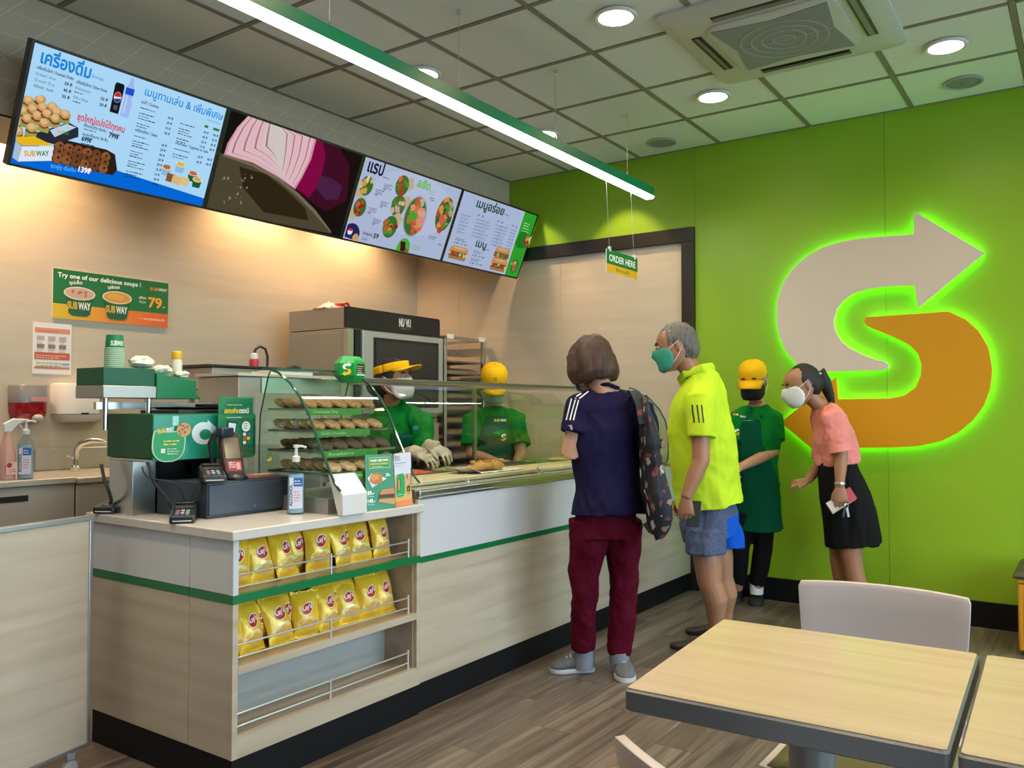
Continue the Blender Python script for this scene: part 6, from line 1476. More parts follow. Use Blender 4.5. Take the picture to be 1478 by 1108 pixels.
def hand(b, W, d, pn, side, curl=25, L=0.175, spread=4, thumb_out=38, curls=None, thumb_curl=20):
    """W wrist, d along the hand, pn out of the palm, side = +1/-1 for the side the thumb leaves"""
    d = d.normalized(); pn = (pn - d*pn.dot(d)).normalized(); sd = d.cross(pn)*side; k = L/0.18
    b.loft([[W + d*(t_*k) + sd*(w*k*math.cos(a)) + pn*(q*k*math.sin(a)) for a in [2*PI*i/14 for i in range(14)]] for t_, w, q in ((-0.02, .026, .019), (0.0, .027, .018), (0.02, .033, .017), (0.05, .039, .015), (0.080, .041, .0125), (0.092, .036, .009))])
    for i, (off, ln, r_) in enumerate(((0.031, .070, .0083), (0.0105, .080, .0086), (-0.0105, .074, .0083), (-0.030, .058, .0074))):
        a = rad((i-1.5)*-spread); dd = (d*math.cos(a) + sd*math.sin(a)); p = W + d*((0.083 - (0.006 if i in (0, 3) else 0))*k) + sd*(off*k); cu = rad(curls[i] if curls else curl)
        pts = [p - dd*0.02*k, p]; ang = cu*0.7
        for sg in (0.44, 0.32, 0.24):
            p = p + (dd*math.cos(ang) + pn*math.sin(ang))*(ln*sg*k); pts.append(p); ang += cu
        b.tube(pts, [r_*k, r_*1.05*k, r_*k, r_*0.92*k, r_*0.74*k], 9)
    a = rad(thumb_out); dd = d*math.cos(a) + sd*math.sin(a); p = W + d*(0.018*k) + sd*(0.020*k); pts = [p, p + dd*0.032*k + pn*0.008*k]
    a2 = a - rad(thumb_curl); dd = d*math.cos(a2) + sd*math.sin(a2); pts.append(pts[-1] + dd*0.030*k + pn*0.006*k); pts.append(pts[-1] + (dd+pn*0.3).normalized()*0.026*k)
    b.tube(pts, [0.014*k, 0.0115*k, 0.0098*k, 0.0075*k], 9)
def shoe(t, heel, d, m, ms, L=0.26, w=0.047, hgt=0.075, label=None, laces=None, low=False, name='shoe'):
    """heel = point on the floor under the heel"""
    d = Vector((d.x, d.y, 0)).normalized(); sd = d.cross(UP); H0 = Vector((heel.x, heel.y, 0))
    def ring(s_, w_, z0, z1, n=16): 
        return [H0 + d*(s_*L) + sd*(w_*math.cos(2*PI*i/n)) + UP*((z0+z1)/2 + (z1-z0)/2*math.sin(2*PI*i/n)) for i in range(n)]
    top = hgt
    pr = [(-0.02, .020, .016, top*0.8), (0.02, .033, .014, top), (0.12, .038, .014, top*1.06), (0.26, .038, .014, top*1.02), (0.40, .038, .014, top*0.92), (0.55, .042, .014, top*0.78), (0.72, w, .014, top*0.62), (0.86, w*0.92, .014, top*0.50), (0.96, w*0.62, .014, top*0.38), (1.0, w*0.25, .016, top*0.28)]
    s_ = obj(name, B().loft([ring(a, w_*1.0, z0, z1) for a, w_, z0, z1 in pr]), m, t, angle=70, label=label)
    def outline(g): 
        o = []
        for a, w_ in ((-0.03, .015), (0.0, .028), (0.10, .038), (0.30, .037), (0.45, .037), (0.6, .044), (0.74, w+.002), (0.88, w*0.93), (0.97, w*0.62), (1.01, w*0.2)): o.append((a, w_+g))
        return [H0 + d*(a*L) + sd*w_ for a, w_ in o] + [H0 + d*(a*L) - sd*w_ for a, w_ in reversed(o)]
    obj('sole', B().loft([[p + UP*0.0005 for p in outline(-.003)], [p + UP*0.006 for p in outline(0.002)], [p + UP*0.022 for p in outline(0.001)]]), ms, s_, angle=50)
    if laces:
        lb = B()
        for k in range(4):
            a = 0.36+0.085*k; z = top*(1.0-0.085*k*1.15)*0.98; p = H0 + d*(a*L); lb.tube([p - sd*0.020 + UP*(z-0.004), p + UP*(z+0.003), p + sd*0.020 + UP*(z-0.004)], 0.0028, 6)
        obj('laces', lb, laces, s_)['kind'] = 'stuff'
    return s_
def skin(n, c): return mat(n, c, 0.48, sss=0.08, var=0.05, vscale=14)
M['skin_a'] = skin('skin_light', (0.50, 0.27, 0.17)); M['skin_b'] = skin('skin_tan', (0.38, 0.18, 0.10)); M['skin_c'] = skin('skin_mid', (0.42, 0.22, 0.13))
M['eye_w'] = mat('eye_white', (0.55, 0.52, 0.48), 0.3); M['eye_b'] = mat('iris_brown', (0.02, 0.01, 0.008), 0.2); M['brow'] = mat('brow_hair', (0.02, 0.014, 0.01), 0.8); M['loop'] = mat('loop_white', (0.70, 0.70, 0.70), 0.7)
def hair_mat(n, c, c2): return wood(n, [(0.25, c), (0.55, c2), (0.8, c)], (60, 60, 7), 0.62, dist=0.3)
M['hair_brown'] = hair_mat('hair_brown', (0.010, 0.005, 0.003), (0.070, 0.030, 0.014)); M['hair_black'] = hair_mat('hair_black', (0.004, 0.0035, 0.003), (0.016, 0.013, 0.012)); M['hair_grey'] = hair_mat('hair_grey', (0.04, 0.035, 0.03), (0.16, 0.145, 0.13))
def cloth(n, c, r=0.8, **k): return mat(n, c, r, sheen=0.0, bump=0.15, bscale=350, spec=0.12, **k)

# ---- 1: woman in navy shirt, seen from behind -----------------------------------
D = 3.86
foot = at(862, 972, 'z', 0)
t = thing('person', 'person in navy shirt and maroon trousers seen from behind, with patterned backpack', 'person', (foot.x, foot.y, 0), YAW-PI/2)
fc = cdir(-0.50, 0.87); rt = fc.cross(UP)         # her right hand side
P_ = lambda x, y, dd=0.0: PT(x, y, D+dd)
b = B(); hc = P_(850, 523, 0.06); hup = (UP*0.93 + fc*0.34 - rt*0.05).normalized(); hf = (fc*0.80 - UP*0.55 - rt*0.05)
hf = (hf - hup*hf.dot(hup)).normalized(); nk = P_(872, 566, 0.0)
head(b, hc, hf, hup, 0.222, nk, 0.050)
hip, wai, che, sho = P_(876, 745, 0.02), P_(877, 690, 0.03), P_(878, 620, 0.02), P_(879, 578, 0.0)
torso(b, [P_(873, 790, 0.02), hip, wai, che, sho, nk], [(.13, .09), (.155, .115), (.135, .10), (.155, .11), (.15, .075), (.06, .055)], 20, rt)
ls, le, lw = P_(836, 587, -0.02), P_(825, 650, -0.06), P_(836, 628, 0.24)      # her left arm, bent forward
rs, re, rw = P_(925, 592, 0.0), P_(940, 668, 0.04), P_(905, 650, 0.24)
for s_, e_, w_ in ((ls, le, lw), (rs, re, rw)): limb(b, [s_, (s_*0.5+e_*0.5), e_, (e_*0.55+w_*0.45), w_], [.050, .050, .049, .046, .030], 14)
hand(b, lw, (lw-le).normalized()*0.8+UP*0.2, -UP+rt*0.3, -1, 30); hand(b, rw, (rw-re), -UP*0.5-rt*0.6, 1, 35)
ll = [P_(851, 760, 0.0), P_(843, 850, 0.03), P_(843, 955, 0.08)]; rl = [P_(900, 760, 0.03), P_(901, 850, 0.06), P_(894, 955, 0.06)]
for l_ in (ll, rl): limb(b, [l_[0], l_[0]*0.5+l_[1]*0.5, l_[1], l_[1]*0.6+l_[2]*0.4, l_[2]], [.085, .07, .052, .05, .036], 14)
fuse('body', b, M['skin_a'], t, 0.005, 4, keep=0.35)
# trousers
tb = B(); tb.tube([P_(876, 716, 0.03), hip, P_(874, 775, 0.02)], [(.130, .105), (.154, .120), (.150, .115)], 22, flat=rt)
for l_, q, en in ((ll, -1, P_(842, 936, 0.07)), (rl, 1, P_(893, 944, 0.05))): tb.tube([l_[0]+UP*0.03, l_[0]*0.55+l_[1]*0.45, l_[1], l_[1]*0.55+en*0.45, en], [.092, .082, .066, .063, .052], 18)
fuse('trousers', tb, cloth('maroon_cloth', (0.075, 0.001, 0.012)), t, 0.007, 3, folds=(0.014, 13, 9, 3.1))
# shirt
M['navy'] = cloth('navy_cloth', (0.010, 0.008, 0.042), 0.75)
sb = B(); sb.tube([P_(878, 742, 0.02), P_(877, 700, 0.03), P_(876, 650, 0.03), P_(877, 612, 0.02), P_(878, 582, 0.0), P_(874, 564, -0.0)], [(.188, .150), (.178, .138), (.172, .130), (.174, .130), (.155, .095), (.075, .065)], 26, flat=rt)
lse, rse = ls*0.38+le*0.62, rs*0.25+re*0.75
sb.tube([P_(858, 577), ls, lse*0.5+ls*0.5, lse], [.060, .066, .070, .072], 18); sb.tube([P_(900, 577), rs, rse*0.5+rs*0.5, rse], [.060, .066, .066, .066], 18)
so_, bv = fuse('shirt', sb, M['navy'], t, 0.007, 3, folds=(0.020, 9, 5.5, 1.7))
cl = B(); cl.tube([P_(852, 563, 0.03), P_(862, 556, -0.03), P_(878, 554, -0.055), P_(893, 560, -0.03)], 0.009, 8); obj('collar_band', cl, M['navy'], t)
# white shoulder stripes and cuff patch on her left sleeve
c = Canvas(P_(838, 600, -0.06), RT, UP, 0.0004); wht = ink('#e6e4ea')
def px2(c, x, y): 
    p = at_plane(x, y, c.O, c.N) - c.O; return (p.dot(c.U), p.dot(c.V))
for a, b_ in (((855, 557), (832, 572)), ((853, 562), (836, 575))): strip(c, px2(c, *a), px2(c, *b_), 0.0055, wht, 6)
for a, b_ in (((831, 574), (822, 606)), ((825, 575), (817, 606)), ((835, 577), (827, 606))): strip(c, px2(c, *a), px2(c, *b_), 0.0055, wht, 8)
strip(c, px2(c, 815, 618), px2(c, 825, 616), 0.022, ink('#a8a4b0'), 4)
wrap_print('shirt_stripes', c, bv, t)
# hair: a chin-length bob
hb = B(); R3 = Matrix((hf.cross(hup), hf, hup)).transposed()
hb.ell(hc + hup*0.018 - hf*0.022, (0.100, 0.112, 0.108), 22, 14, R3)
hb.tube([hc + hup*0.05 - hf*0.030, hc - hup*0.02 - hf*0.045, hc - hup*0.085 - hf*0.050, hc - hup*0.112 - hf*0.050], [(.096, .085), (.104, .088), (.102, .078), (.082, .056)], 22, flat=hf.cross(hup))
for s_ in (-1, 1): hb.tube([hc + hf.cross(hup)*(s_*0.075)+hup*0.04, hc + hf.cross(hup)*(s_*0.088) - hup*0.04 + hf*0.015, hc + hf.cross(hup)*(s_*0.076) - hup*0.095 + hf*0.025], [(.03, .05), (.028, .052), (.018, .03)], 12, flat=hf.cross(hup))
fuse('hair', hb, M['hair_brown'], t, 0.006, 3, folds=(0.009, 26, 7, 4.4))
mask(t, hc, hf, hup, hf.cross(hup), 0.222, mat('mask_pale_blue', (0.42, 0.52, 0.58), 0.7))
M['grey_shoe'] = mat('grey_knit_shoe', (0.10, 0.11, 0.125), 0.8, var=0.2, vscale=60); M['white_sole'] = mat('white_sole', (0.55, 0.55, 0.56), 0.6); M['grey_sock'] = cloth('grey_sock', (0.22, 0.24, 0.28))
h1 = at(851, 966, 'z', 0); h2 = at(891, 966, 'z', 0)
h1 = at(856, 968, 'z', 0); h2 = at(893, 964, 'z', 0)
shoe(t, h1, cdir(-0.97, -0.10), M['grey_shoe'], M['white_sole'], 0.205, 0.048, 0.098, laces=M['white_sole']); shoe(t, h2, cdir(0.05, -1), M['grey_shoe'], M['white_sole'], 0.22, 0.048, 0.098, laces=M['white_sole'])
for l_, en in ((ll, P_(842, 936, 0.07)), (rl, P_(893, 944, 0.05))): obj('sock', B().tube([en + UP*0.02, l_[2], l_[2] - UP*0.03], [.047, .046, .043], 16), M['grey_sock'], t)
# backpack hanging from her right shoulder
wp = thing('backpack', 'dark backpack with scattered red and white print hanging on the right shoulder', 'bag', tuple(P_(945, 765, -0.08)))
M['print_cloth'] = None
m, tt, bs = _nodes('printed_cloth'); tc = tt.nodes.new('ShaderNodeTexCoord'); v1 = tt.nodes.new('ShaderNodeTexVoronoi'); v1.inputs['Scale'].default_value = 24; nz = tt.nodes.new('ShaderNodeTexNoise'); nz.inputs['Scale'].default_value = 30
tt.links.new(tc.outputs['Object'], nz.inputs['Vector']); ad = tt.nodes.new('ShaderNodeVectorMath'); ad.operation = 'MULTIPLY_ADD'; ad.inputs[1].default_value = (0.05, 0.05, 0.05)
tt.links.new(nz.outputs['Color'], ad.inputs[0]); tt.links.new(tc.outputs['Object'], ad.inputs[2]); tt.links.new(ad.outputs[0], v1.inputs['Vector'])
r1 = tt.nodes.new('ShaderNodeValToRGB'); r1.color_ramp.interpolation = 'CONSTANT'; r1.color_ramp.elements[0].position = 0; r1.color_ramp.elements[0].color = (1, 1, 1, 1); r1.color_ramp.elements[1].position = 0.44; r1.color_ramp.elements[1].color = (0, 0, 0, 1)
tt.links.new(v1.outputs['Distance'], r1.inputs[0]); r2 = tt.nodes.new('ShaderNodeValToRGB'); r2.color_ramp.interpolation = 'CONSTANT'; el = r2.color_ramp.elements; el[0].color = (0.008, 0.009, 0.018, 1); el[0].position = 0
el[1].position = 0.15; el[1].color = (0.17, 0.03, 0.045, 1)
for p_, c_ in ((0.36, (0.46, 0.44, 0.40, 1)), (0.52, (0.26, 0.16, 0.12, 1)), (0.64, (0.008, 0.009, 0.018, 1))): e_ = el.new(p_); e_.color = c_
sx_ = tt.nodes.new('ShaderNodeSeparateColor'); tt.links.new(v1.outputs['Color'], sx_.inputs[0]); tt.links.new(sx_.outputs[0], r2.inputs[0])
mx = tt.nodes.new('ShaderNodeMix'); mx.data_type = 'RGBA'; mx.inputs[6].default_value = (0.008, 0.009, 0.018, 1); tt.links.new(r1.outputs[0], mx.inputs[0]); tt.links.new(r2.outputs[0], mx.inputs[7]); tt.links.new(mx.outputs[2], bs.inputs['Base Color']); bs.inputs['Roughness'].default_value = 0.7
M['print_cloth'] = m
bb = B(); bb.tube([P_(930, 572, -0.08), P_(933, 600, -0.11), P_(940, 660, -0.12), P_(947, 725, -0.12), P_(950, 752, -0.12), P_(943, 770, -0.11)], [(.018, .05), (.034, .085), (.046, .11), (.060, .12), (.054, .115), (.034, .07)], 18, flat=RT)
fuse('bag_body', bb, m, wp, 0.007, 3, folds=(0.022, 8, 8, 9.2))
obj('shoulder_strap', B().tube([P_(930, 612, -0.16), P_(925, 585, -0.12), P_(917, 566, -0.04), P_(915, 562, 0.03), P_(921, 580, 0.10)], [(.006, .026)]*5, 10, flat=UP), m, wp)
obj('front_pocket', B().tube([P_(952, 690, -0.19), P_(957, 720, -0.215), P_(958, 750, -0.21), P_(955, 766, -0.19)], [(.03, .02), (.040, .03), (.040, .03), (.02, .02)], 12, flat=RT), m, wp)
obj('hanging_strap', B().tube([P_(930, 755, -0.12), P_(938, 766, -0.13), P_(946, 770, -0.14), P_(949, 779, -0.14)], [(.010, .004)]*4, 8, flat=RT), M['black_soft'], wp)
obj('loop_patch', B().box(*[v for a, b2 in zip(P_(953, 640, -0.16)-Vector((.012,.012,.02)), P_(953, 640, -0.16)+Vector((.012,.012,.02))) for v in (a, b2)]), M['print_cloth'], wp)

# ---- 2: man in yellow polo --------------------------------------------------------
D = 4.52
foot = at(1030, 925, 'z', 0)
t = thing('person', 'person in bright yellow polo shirt and grey shorts with green face mask, facing left', 'person', (foot.x, foot.y, 0), YAW-PI/2)
fc = cdir(-0.95, 0.30); rt = fc.cross(UP)      # his right = far side
P_ = lambda x, y, dd=0.0: PT(x, y, D+dd)
b = B(); hc = P_(976, 501, 0.0); hup = (UP*0.97 + fc*0.20).normalized(); hf = cdir(-0.97, 0.10, -0.22); nk = P_(1006, 541, 0.0); hh = 0.242
hf = (hf - hup*hf.dot(hup)).normalized(); hr = head(b, hc, hf, hup, hh, nk, 0.058)
hip, wai, che, sho = P_(1022, 755, 0.0), P_(1017, 690, 0.0), P_(1009, 620, 0.0), P_(1013, 565, 0.0)
torso(b, [P_(1024, 790), hip, wai, che, sho, nk], [(.13, .11), (.155, .12), (.150, .13), (.165, .125), (.17, .085), (.065, .062)], 22, rt)
ns, ne, nw = P_(1011, 578, -0.16), P_(1012, 664, -0.20), P_(990, 718, -0.22)     # near (left) arm
fs_, fe, fw = P_(1006, 578, 0.16), P_(1003, 664, 0.20), P_(985, 714, 0.18)
for s_, e_, w_ in ((ns, ne, nw), (fs_, fe, fw)): limb(b, [s_, s_*0.5+e_*0.5, e_, e_*0.6+w_*0.4, w_], [.056, .052, .045, .043, .029], 16)
hand(b, nw, cdir(0.06, 0, -1), cdir(0.35, 1, 0), -1, 38, L=0.17, curls=(30, 42, 50, 56), thumb_out=30); hand(b, fw, cdir(-0.2, 0, -1), cdir(0.3, -1, 0), 1, 30, L=0.17)
nl = [P_(1018, 775, -0.09), P_(1024, 838, -0.10), P_(1036, 918, -0.08)]; fl_ = [P_(1036, 775, 0.09), P_(1041, 832, 0.10), P_(1046, 905, 0.14)]
for l_ in (nl, fl_): limb(b, [l_[0], l_[0]*0.5+l_[1]*0.5, l_[1]*0.97+l_[2]*0.03, l_[1]*0.83+l_[2]*0.17-fc*0.010, l_[1]*0.66+l_[2]*0.34-fc*0.018, l_[1]*0.35+l_[2]*0.65-fc*0.006, l_[2]], [.092, .080, .064, .063, .064, .047, .038], 16)
fuse('body', b, M['skin_b'], t, 0.005, 4, keep=0.4)
face_bits(t, hc, hf, hup, hr, hh, None)
mask(t, hc, hf, hup, hr, hh, mat('mask_green', (0.03, 0.30, 0.22), 0.6), bulge=0.02)
hb = B(); R3 = Matrix((hr, hf, hup)).transposed()
hb.ell(hc + hup*0.037 - hf*0.014, (0.096, 0.107, 0.098), 22, 14, R3); hb.ell(hc - hup*0.012 - hf*0.056, (0.082, 0.068, 0.082), 18, 12, R3)
fuse('hair', hb, M['hair_grey'], t, 0.005, 2, folds=(0.006, 40, 18, 2.2))
M['polo'] = cloth('neon_polo', (0.56, 0.78, 0.03), 0.7)
sb = B(); sb.tube([P_(1024, 729), P_(1020, 700), P_(1015, 660), P_(1010, 620), P_(1010, 590), P_(1014, 562), P_(1013, 543), P_(1009, 530)], [(.175, .178), (.170, .175), (.172, .180), (.178, .178), (.182, .158), (.165, .122), (.105, .088), (.072, .068)], 28, flat=rt)
nse, fse = ns*0.38+ne*0.62, fs_*0.38+fe*0.62
for s_, e_, q in ((ns, nse, P_(1010, 566, -0.08)), (fs_, fse, P_(1008, 566, 0.08))): sb.tube([q, s_ + UP*0.005, s_*0.5+e_*0.5, e_], [.070, .078, .077, .078], 20)
so_, bv = fuse('polo_shirt', sb, M['polo'], t, 0.007, 3, folds=(0.018, 8, 6, 5.5))
co = B(); co.tube([nk + fc*0.095 - UP*0.030, nk + fc*0.06 + rt*0.068 + UP*0.004, nk - fc*0.035 + rt*0.075 + UP*0.034, nk - fc*0.085 + UP*0.046, nk - fc*0.035 - rt*0.075 + UP*0.034, nk + fc*0.06 - rt*0.068 + UP*0.004, nk + fc*0.095 - UP*0.030], [(.022, .008)]*7, 10, flat=UP); obj('collar', co, M['polo'], t)
c = Canvas(PT(1003, 600, 4.28), RT, UP); blk = ink('#22261c')
for x in (1001, 1007, 1013): strip(c, px2(c, x, 584), px2(c, x+1.5, 610), 0.0068, blk, 8)
for a, b_ in (((968, 640), (982, 700)), ((972, 640), (987, 722)), ((969, 565), (974, 556))): strip(c, px2(c, *a), px2(c, *b_), 0.003, blk, 14)
wrap_print('shirt_stripes', c, bv, t)
hb = B(); hb.tube([P_(1022, 712), P_(1023, 735), hip, P_(1027, 775)], [(.130, .120), (.152, .150), (.160, .158), (.160, .150)], 24, flat=rt)
for l_, en in ((nl, P_(1018, 798, -0.10)), (fl_, P_(1046, 788, 0.09))): hb.tube([en+UP*0.13-RT*0.004, en+UP*0.06, en], [.085, .102, .110], 20)
M['shorts'] = cloth('grey_blue_shorts', (0.085, 0.105, 0.19), 0.8, var=0.25, vscale=90); M['blue'] = cloth('bright_blue_cloth', (0.005, 0.09, 0.55), 0.7)
q0 = P_(1043, 770); q1 = P_(1030, 744)
fuse('shorts', hb, M['shorts'], t, 0.007, 3, folds=(0.016, 12, 5, 7.7), mats=[M['shorts'], M['blue']], paint=lambda p, n: 1 if ((p-q0).dot(RT) > -0.012 and (p.z < P_(1050, 744).z + (p-q0).dot(RT)*0.28)) else 0)
M['brown_shoe'] = mat('dark_brown_shoe', (0.022, 0.012, 0.009), 0.6)
a1 = at(1040, 936, 'z', 0); a2 = at(1058, 915, 'z', 0)
shoe(t, a1, cdir(-0.92, 0.05), M['brown_shoe'], M['brown_shoe'], 0.255, 0.046, 0.060); shoe(t, a2, cdir(-0.92, 0.05), M['brown_shoe'], M['brown_shoe'], 0.255, 0.046, 0.062)
ph = thing('phone', 'black phone held in the left hand of the person in yellow', 'phone', tuple(nw + UP*-0.11))
pc = nw + cdir(0.06, 0, -1)*0.085 + cdir(0.42, 1, 0)*0.026 + RT*0.030; obj('phone_body', B().obox(pc, cdir(0.8, -0.25, 0)*0.034, cdir(0.1, 0, 1)*0.066, cdir(0.25, 0.8, 0)*0.004), M['black'], ph, bevel=0.003); obj('phone_screen', B().obox(pc - cdir(0.25, 0.8, 0)*0.0045, cdir(0.8, -0.25, 0)*0.031, cdir(0.1, 0, 1)*0.062, cdir(0.25, 0.8, 0)*0.0006), M['lcd'], ph)

# ---- staff helpers ------------------------------------------------------------------
M['staff_green'] = cloth('staff_green_shirt', (0.0, 0.165, 0.022), 0.75); M['apron'] = cloth('apron_green', (0.0, 0.075, 0.035), 0.8); M['cap_yellow'] = cloth('cap_yellow', (0.86, 0.47, 0.008), 0.7); M['black_cloth'] = cloth('black_cloth', (0.008, 0.008, 0.009), 0.8)
def cap(t, C, face, up, rt, h, brim_down=0.15):
    R3 = Matrix((rt, face, up)).transposed(); prf = [(0.10, 1.0), (0.20, 1.03), (0.34, 1.0), (0.46, 0.86), (0.54, 0.62), (0.575, 0.32), (0.585, 0.05)]
    o = obj('cap', B().loft([[C + up*((z)*h) + rt*(0.385*h*q*math.cos(a)) + face*((0.455*q*math.sin(a)-0.01)*h) for a in [2*PI*i/24 for i in range(24)]] for z, q in prf]), M['cap_yellow'], t, angle=70)
    rows = []
    for k in range(5):
        s_ = k/4; rows.append([C + up*((0.13 - brim_down*s_ - 0.10*(abs(u)**2))*h) + rt*(u*0.36*h*(1-0.15*s_**2)) + face*((0.40*math.sqrt(max(0.0, 1-(u*0.85)**2)) + 0.34*s_*(1-0.35*u*u))*h) for u in [-1+2*i/12 for i in range(13)]])
    obj('brim', B().sheet(rows), M['cap_yellow'], o, solid=0.004, angle=80)
    obj('button', B().ell(C + up*(0.59*h), (0.008, 0.008, 0.004), 8, 6), M['cap_yellow'], o)
    c = Canvas(C + face*(0.47*h) + up*(0.24*h) - rt*0.03, rt*-1 if False else rt, (up*0.97 - face*0.22)); 
    c = Canvas(C + face*(0.475*h) + up*(0.22*h), -rt if face.cross(up).dot(rt) < 0 else rt, up)
    return o
def staff_prints(t, bv, C, face, scale=1.0, word=True):
    """shop word and S arrow on the apron bib"""
    r_ = UP.cross(face).normalized(); c = Canvas(C + face*0.25, r_, UP)
    if word: c.text('SUB', -0.062*scale, 0.0, 0.020*scale, ink('#e8c832'), width=0.052*scale, bold=0.04); c.text('WAY', -0.008*scale, 0.0, 0.020*scale, ink('#f0f0ea'), width=0.068*scale, bold=0.04)
    s_mark(c, 0.0, -0.125*scale, 0.055*scale, ink('#f0f0e8'), ink('#f0c020')); wrap_print('bib_print', c, bv, t, 0.003)

# ---- 3: staff member by the green wall -----------------------------------------------
D = 5.22
foot = at(1075, 868, 'z', 0)
t = thing('person', 'person in yellow cap, black mask and long green apron by the green wall', 'person', (foot.x, foot.y, 0), YAW-PI/2)
fc = cdir(-0.55, -0.83); rt = fc.cross(UP)      # right hand = image left... 
P_ = lambda x, y, dd=0.0: PT(x, y, D+dd)
b = B(); hc = P_(1087, 548, -0.02); hh = 0.215; hup = (UP*0.95 + fc*0.30).normalized(); hf = cdir(-0.50, -0.80, -0.35); hf = (hf-hup*hf.dot(hup)).normalized(); nk = P_(1092, 583, 0.01); hr = head(b, hc, hf, hup, hh, nk, 0.046)
hip, wai, che, sho = P_(1090, 715, 0.0), P_(1091, 668, 0.0), P_(1092, 625, 0.0), P_(1093, 596, 0.0)
torso(b, [P_(1089, 745), hip, wai, che, sho, nk], [(.12, .09), (.145, .10), (.12, .09), (.14, .095), (.135, .07), (.055, .05)], 20, rt)
la, lb_, lc = P_(1116, 605, 0.0), P_(1116, 652, -0.07), P_(1068, 674, -0.22)
ra, rb_, rc = P_(1066, 603, 0.0), P_(1054, 652, -0.02), P_(1050, 680, -0.18)
for s_, e_, w_ in ((la, lb_, lc), (ra, rb_, rc)): limb(b, [s_, s_*0.5+e_*0.5, e_, e_*0.55+w_*0.45, w_], [.044, .041, .036, .034, .024], 14)
hand(b, lc, (lc-lb_), cdir(0.2, 0.8, -0.4), -1, 35, L=0.155); hand(b, rc, cdir(0.1, -0.6, -0.2), cdir(0, 0.8, -0.4), 1, 35, L=0.155)
l1 = [P_(1101, 735, 0.0), P_(1101, 790, 0.05), P_(1092, 852, 0.12)]; l2 = [P_(1077, 735, 0.0), P_(1068, 790, 0.05), P_(1064, 850, 0.15)]
for l_ in (l1, l2): limb(b, [l_[0], l_[0]*0.5+l_[1]*0.5, l_[1], l_[1]*0.6+l_[2]*0.4, l_[2]], [.080, .066, .05, .048, .034], 14)
fuse('body', b, M['skin_c'], t, 0.005, 4, keep=0.35); face_bits(t, hc, hf, hup, hr, hh, None)
mask(t, hc, hf, hup, hr, hh, mat('mask_black', (0.006, 0.006, 0.007), 0.7)); cap(t, hc, hf, hup, hr, hh, 0.18)
hb = B(); R3 = Matrix((hr, hf, hup)).transposed(); hb.ell(hc - hf*0.035 + hup*0.0, (0.082, 0.075, 0.090), 18, 12, R3); fuse('hair', hb, M['hair_black'], t, 0.006, 2, folds=(0.004, 30, 12, 1))
sb = B(); sb.tube([P_(1090, 700), P_(1091, 668), P_(1092, 625), P_(1093, 598), P_(1092, 584)], [(.150, .115), (.138, .108), (.150, .112), (.140, .085), (.065, .058)], 24, flat=rt)
for s_, e_, q in ((la, lb_, P_(1105, 597)), (ra, rb_, P_(1080, 597))): en = s_*0.35+e_*0.65; sb.tube([q, s_, s_*0.5+en*0.5, en], [.055, .062, .064, .068], 18)
_, bv0 = fuse('shirt', sb, M['staff_green'], t, 0.007, 3, folds=(0.012, 11, 8, 2.1))
ab = B()   # apron: wraps the front from the chest to the knees
ab.tube([P_(1083, 606, -0.060), P_(1084, 630, -0.050), P_(1088, 662, -0.035), P_(1093, 715, -0.020), P_(1096, 764, -0.015)], [(.055, .058), (.082, .074), (.115, .088), (.140, .100), (.150, .108)], 24, flat=rt)
_, bv = fuse('apron', ab, M['apron'], t, 0.007, 3, folds=(0.012, 11, 3, 8.1))
obj('neck_strap', B().tube([P_(1084, 602, -0.12), P_(1082, 590, -0.06), P_(1090, 582, 0.05), P_(1102, 588, -0.02), P_(1099, 602, -0.10)], [(.006, .003)]*5, 8, flat=RT), M['apron'], t)
c = Canvas(PT(1068, 618, 5.08), RT, UP); 
k_ = 4.6/D; 
def sp(x, y): return px2(c, x, y)
c.text('SUB', *sp(1064, 599), 0.012, ink('#e8c832'), width=0.028, rot=-0.12, bold=0.04); c.text('WAY', *sp(1072, 602), 0.012, ink('#f0f0ea'), width=0.042, rot=-0.12, bold=0.04); c.lines(*sp(1078, 607), 0.05, 1, 0.007, ink('#a8c8d8'))
s_mark(c, *sp(1068, 624), 0.040, ink('#f0f0e8'), ink('#f0a020')); wrap_print('bib_print', c, (bv, bv0), t, 0.004)
tb = B(); tb.tube([P_(1090, 690), hip, P_(1089, 745)], [(.10, .075), (.122, .085), (.118, .085)], 20, flat=rt)
for l_ in (l1, l2): tb.tube([l_[0]+UP*.0, l_[0]*0.5+l_[1]*0.5, l_[1], l_[1]*0.5+l_[2]*0.5, l_[2]+UP*0.045], [.080, .074, .062, .056, .050], 16)
fuse('trousers', tb, M['black_cloth'], t, 0.007, 3, folds=(0.005, 11, 5, 3.3))
M['black_shoe'] = mat('black_shoe', (0.012, 0.013, 0.017), 0.6); M['dark_sole'] = mat('dark_sole', (0.02, 0.02, 0.025), 0.7)
a1 = at(1093, 864, 'z', 0); a2 = at(1064, 860, 'z', 0)
for a_, dd in ((a1, cdir(-0.30, -0.85)), (a2, cdir(-0.35, -0.9))): shoe(t, a_, dd, M['black_shoe'], M['dark_sole'], 0.225, 0.046, 0.072)
for an in (l1[2],): obj('sock', B().tube([an + UP*0.06, an + UP*0.01, an - UP*0.02], [.043, .043, .041], 14), M['white_paper'], t, label='white sock')

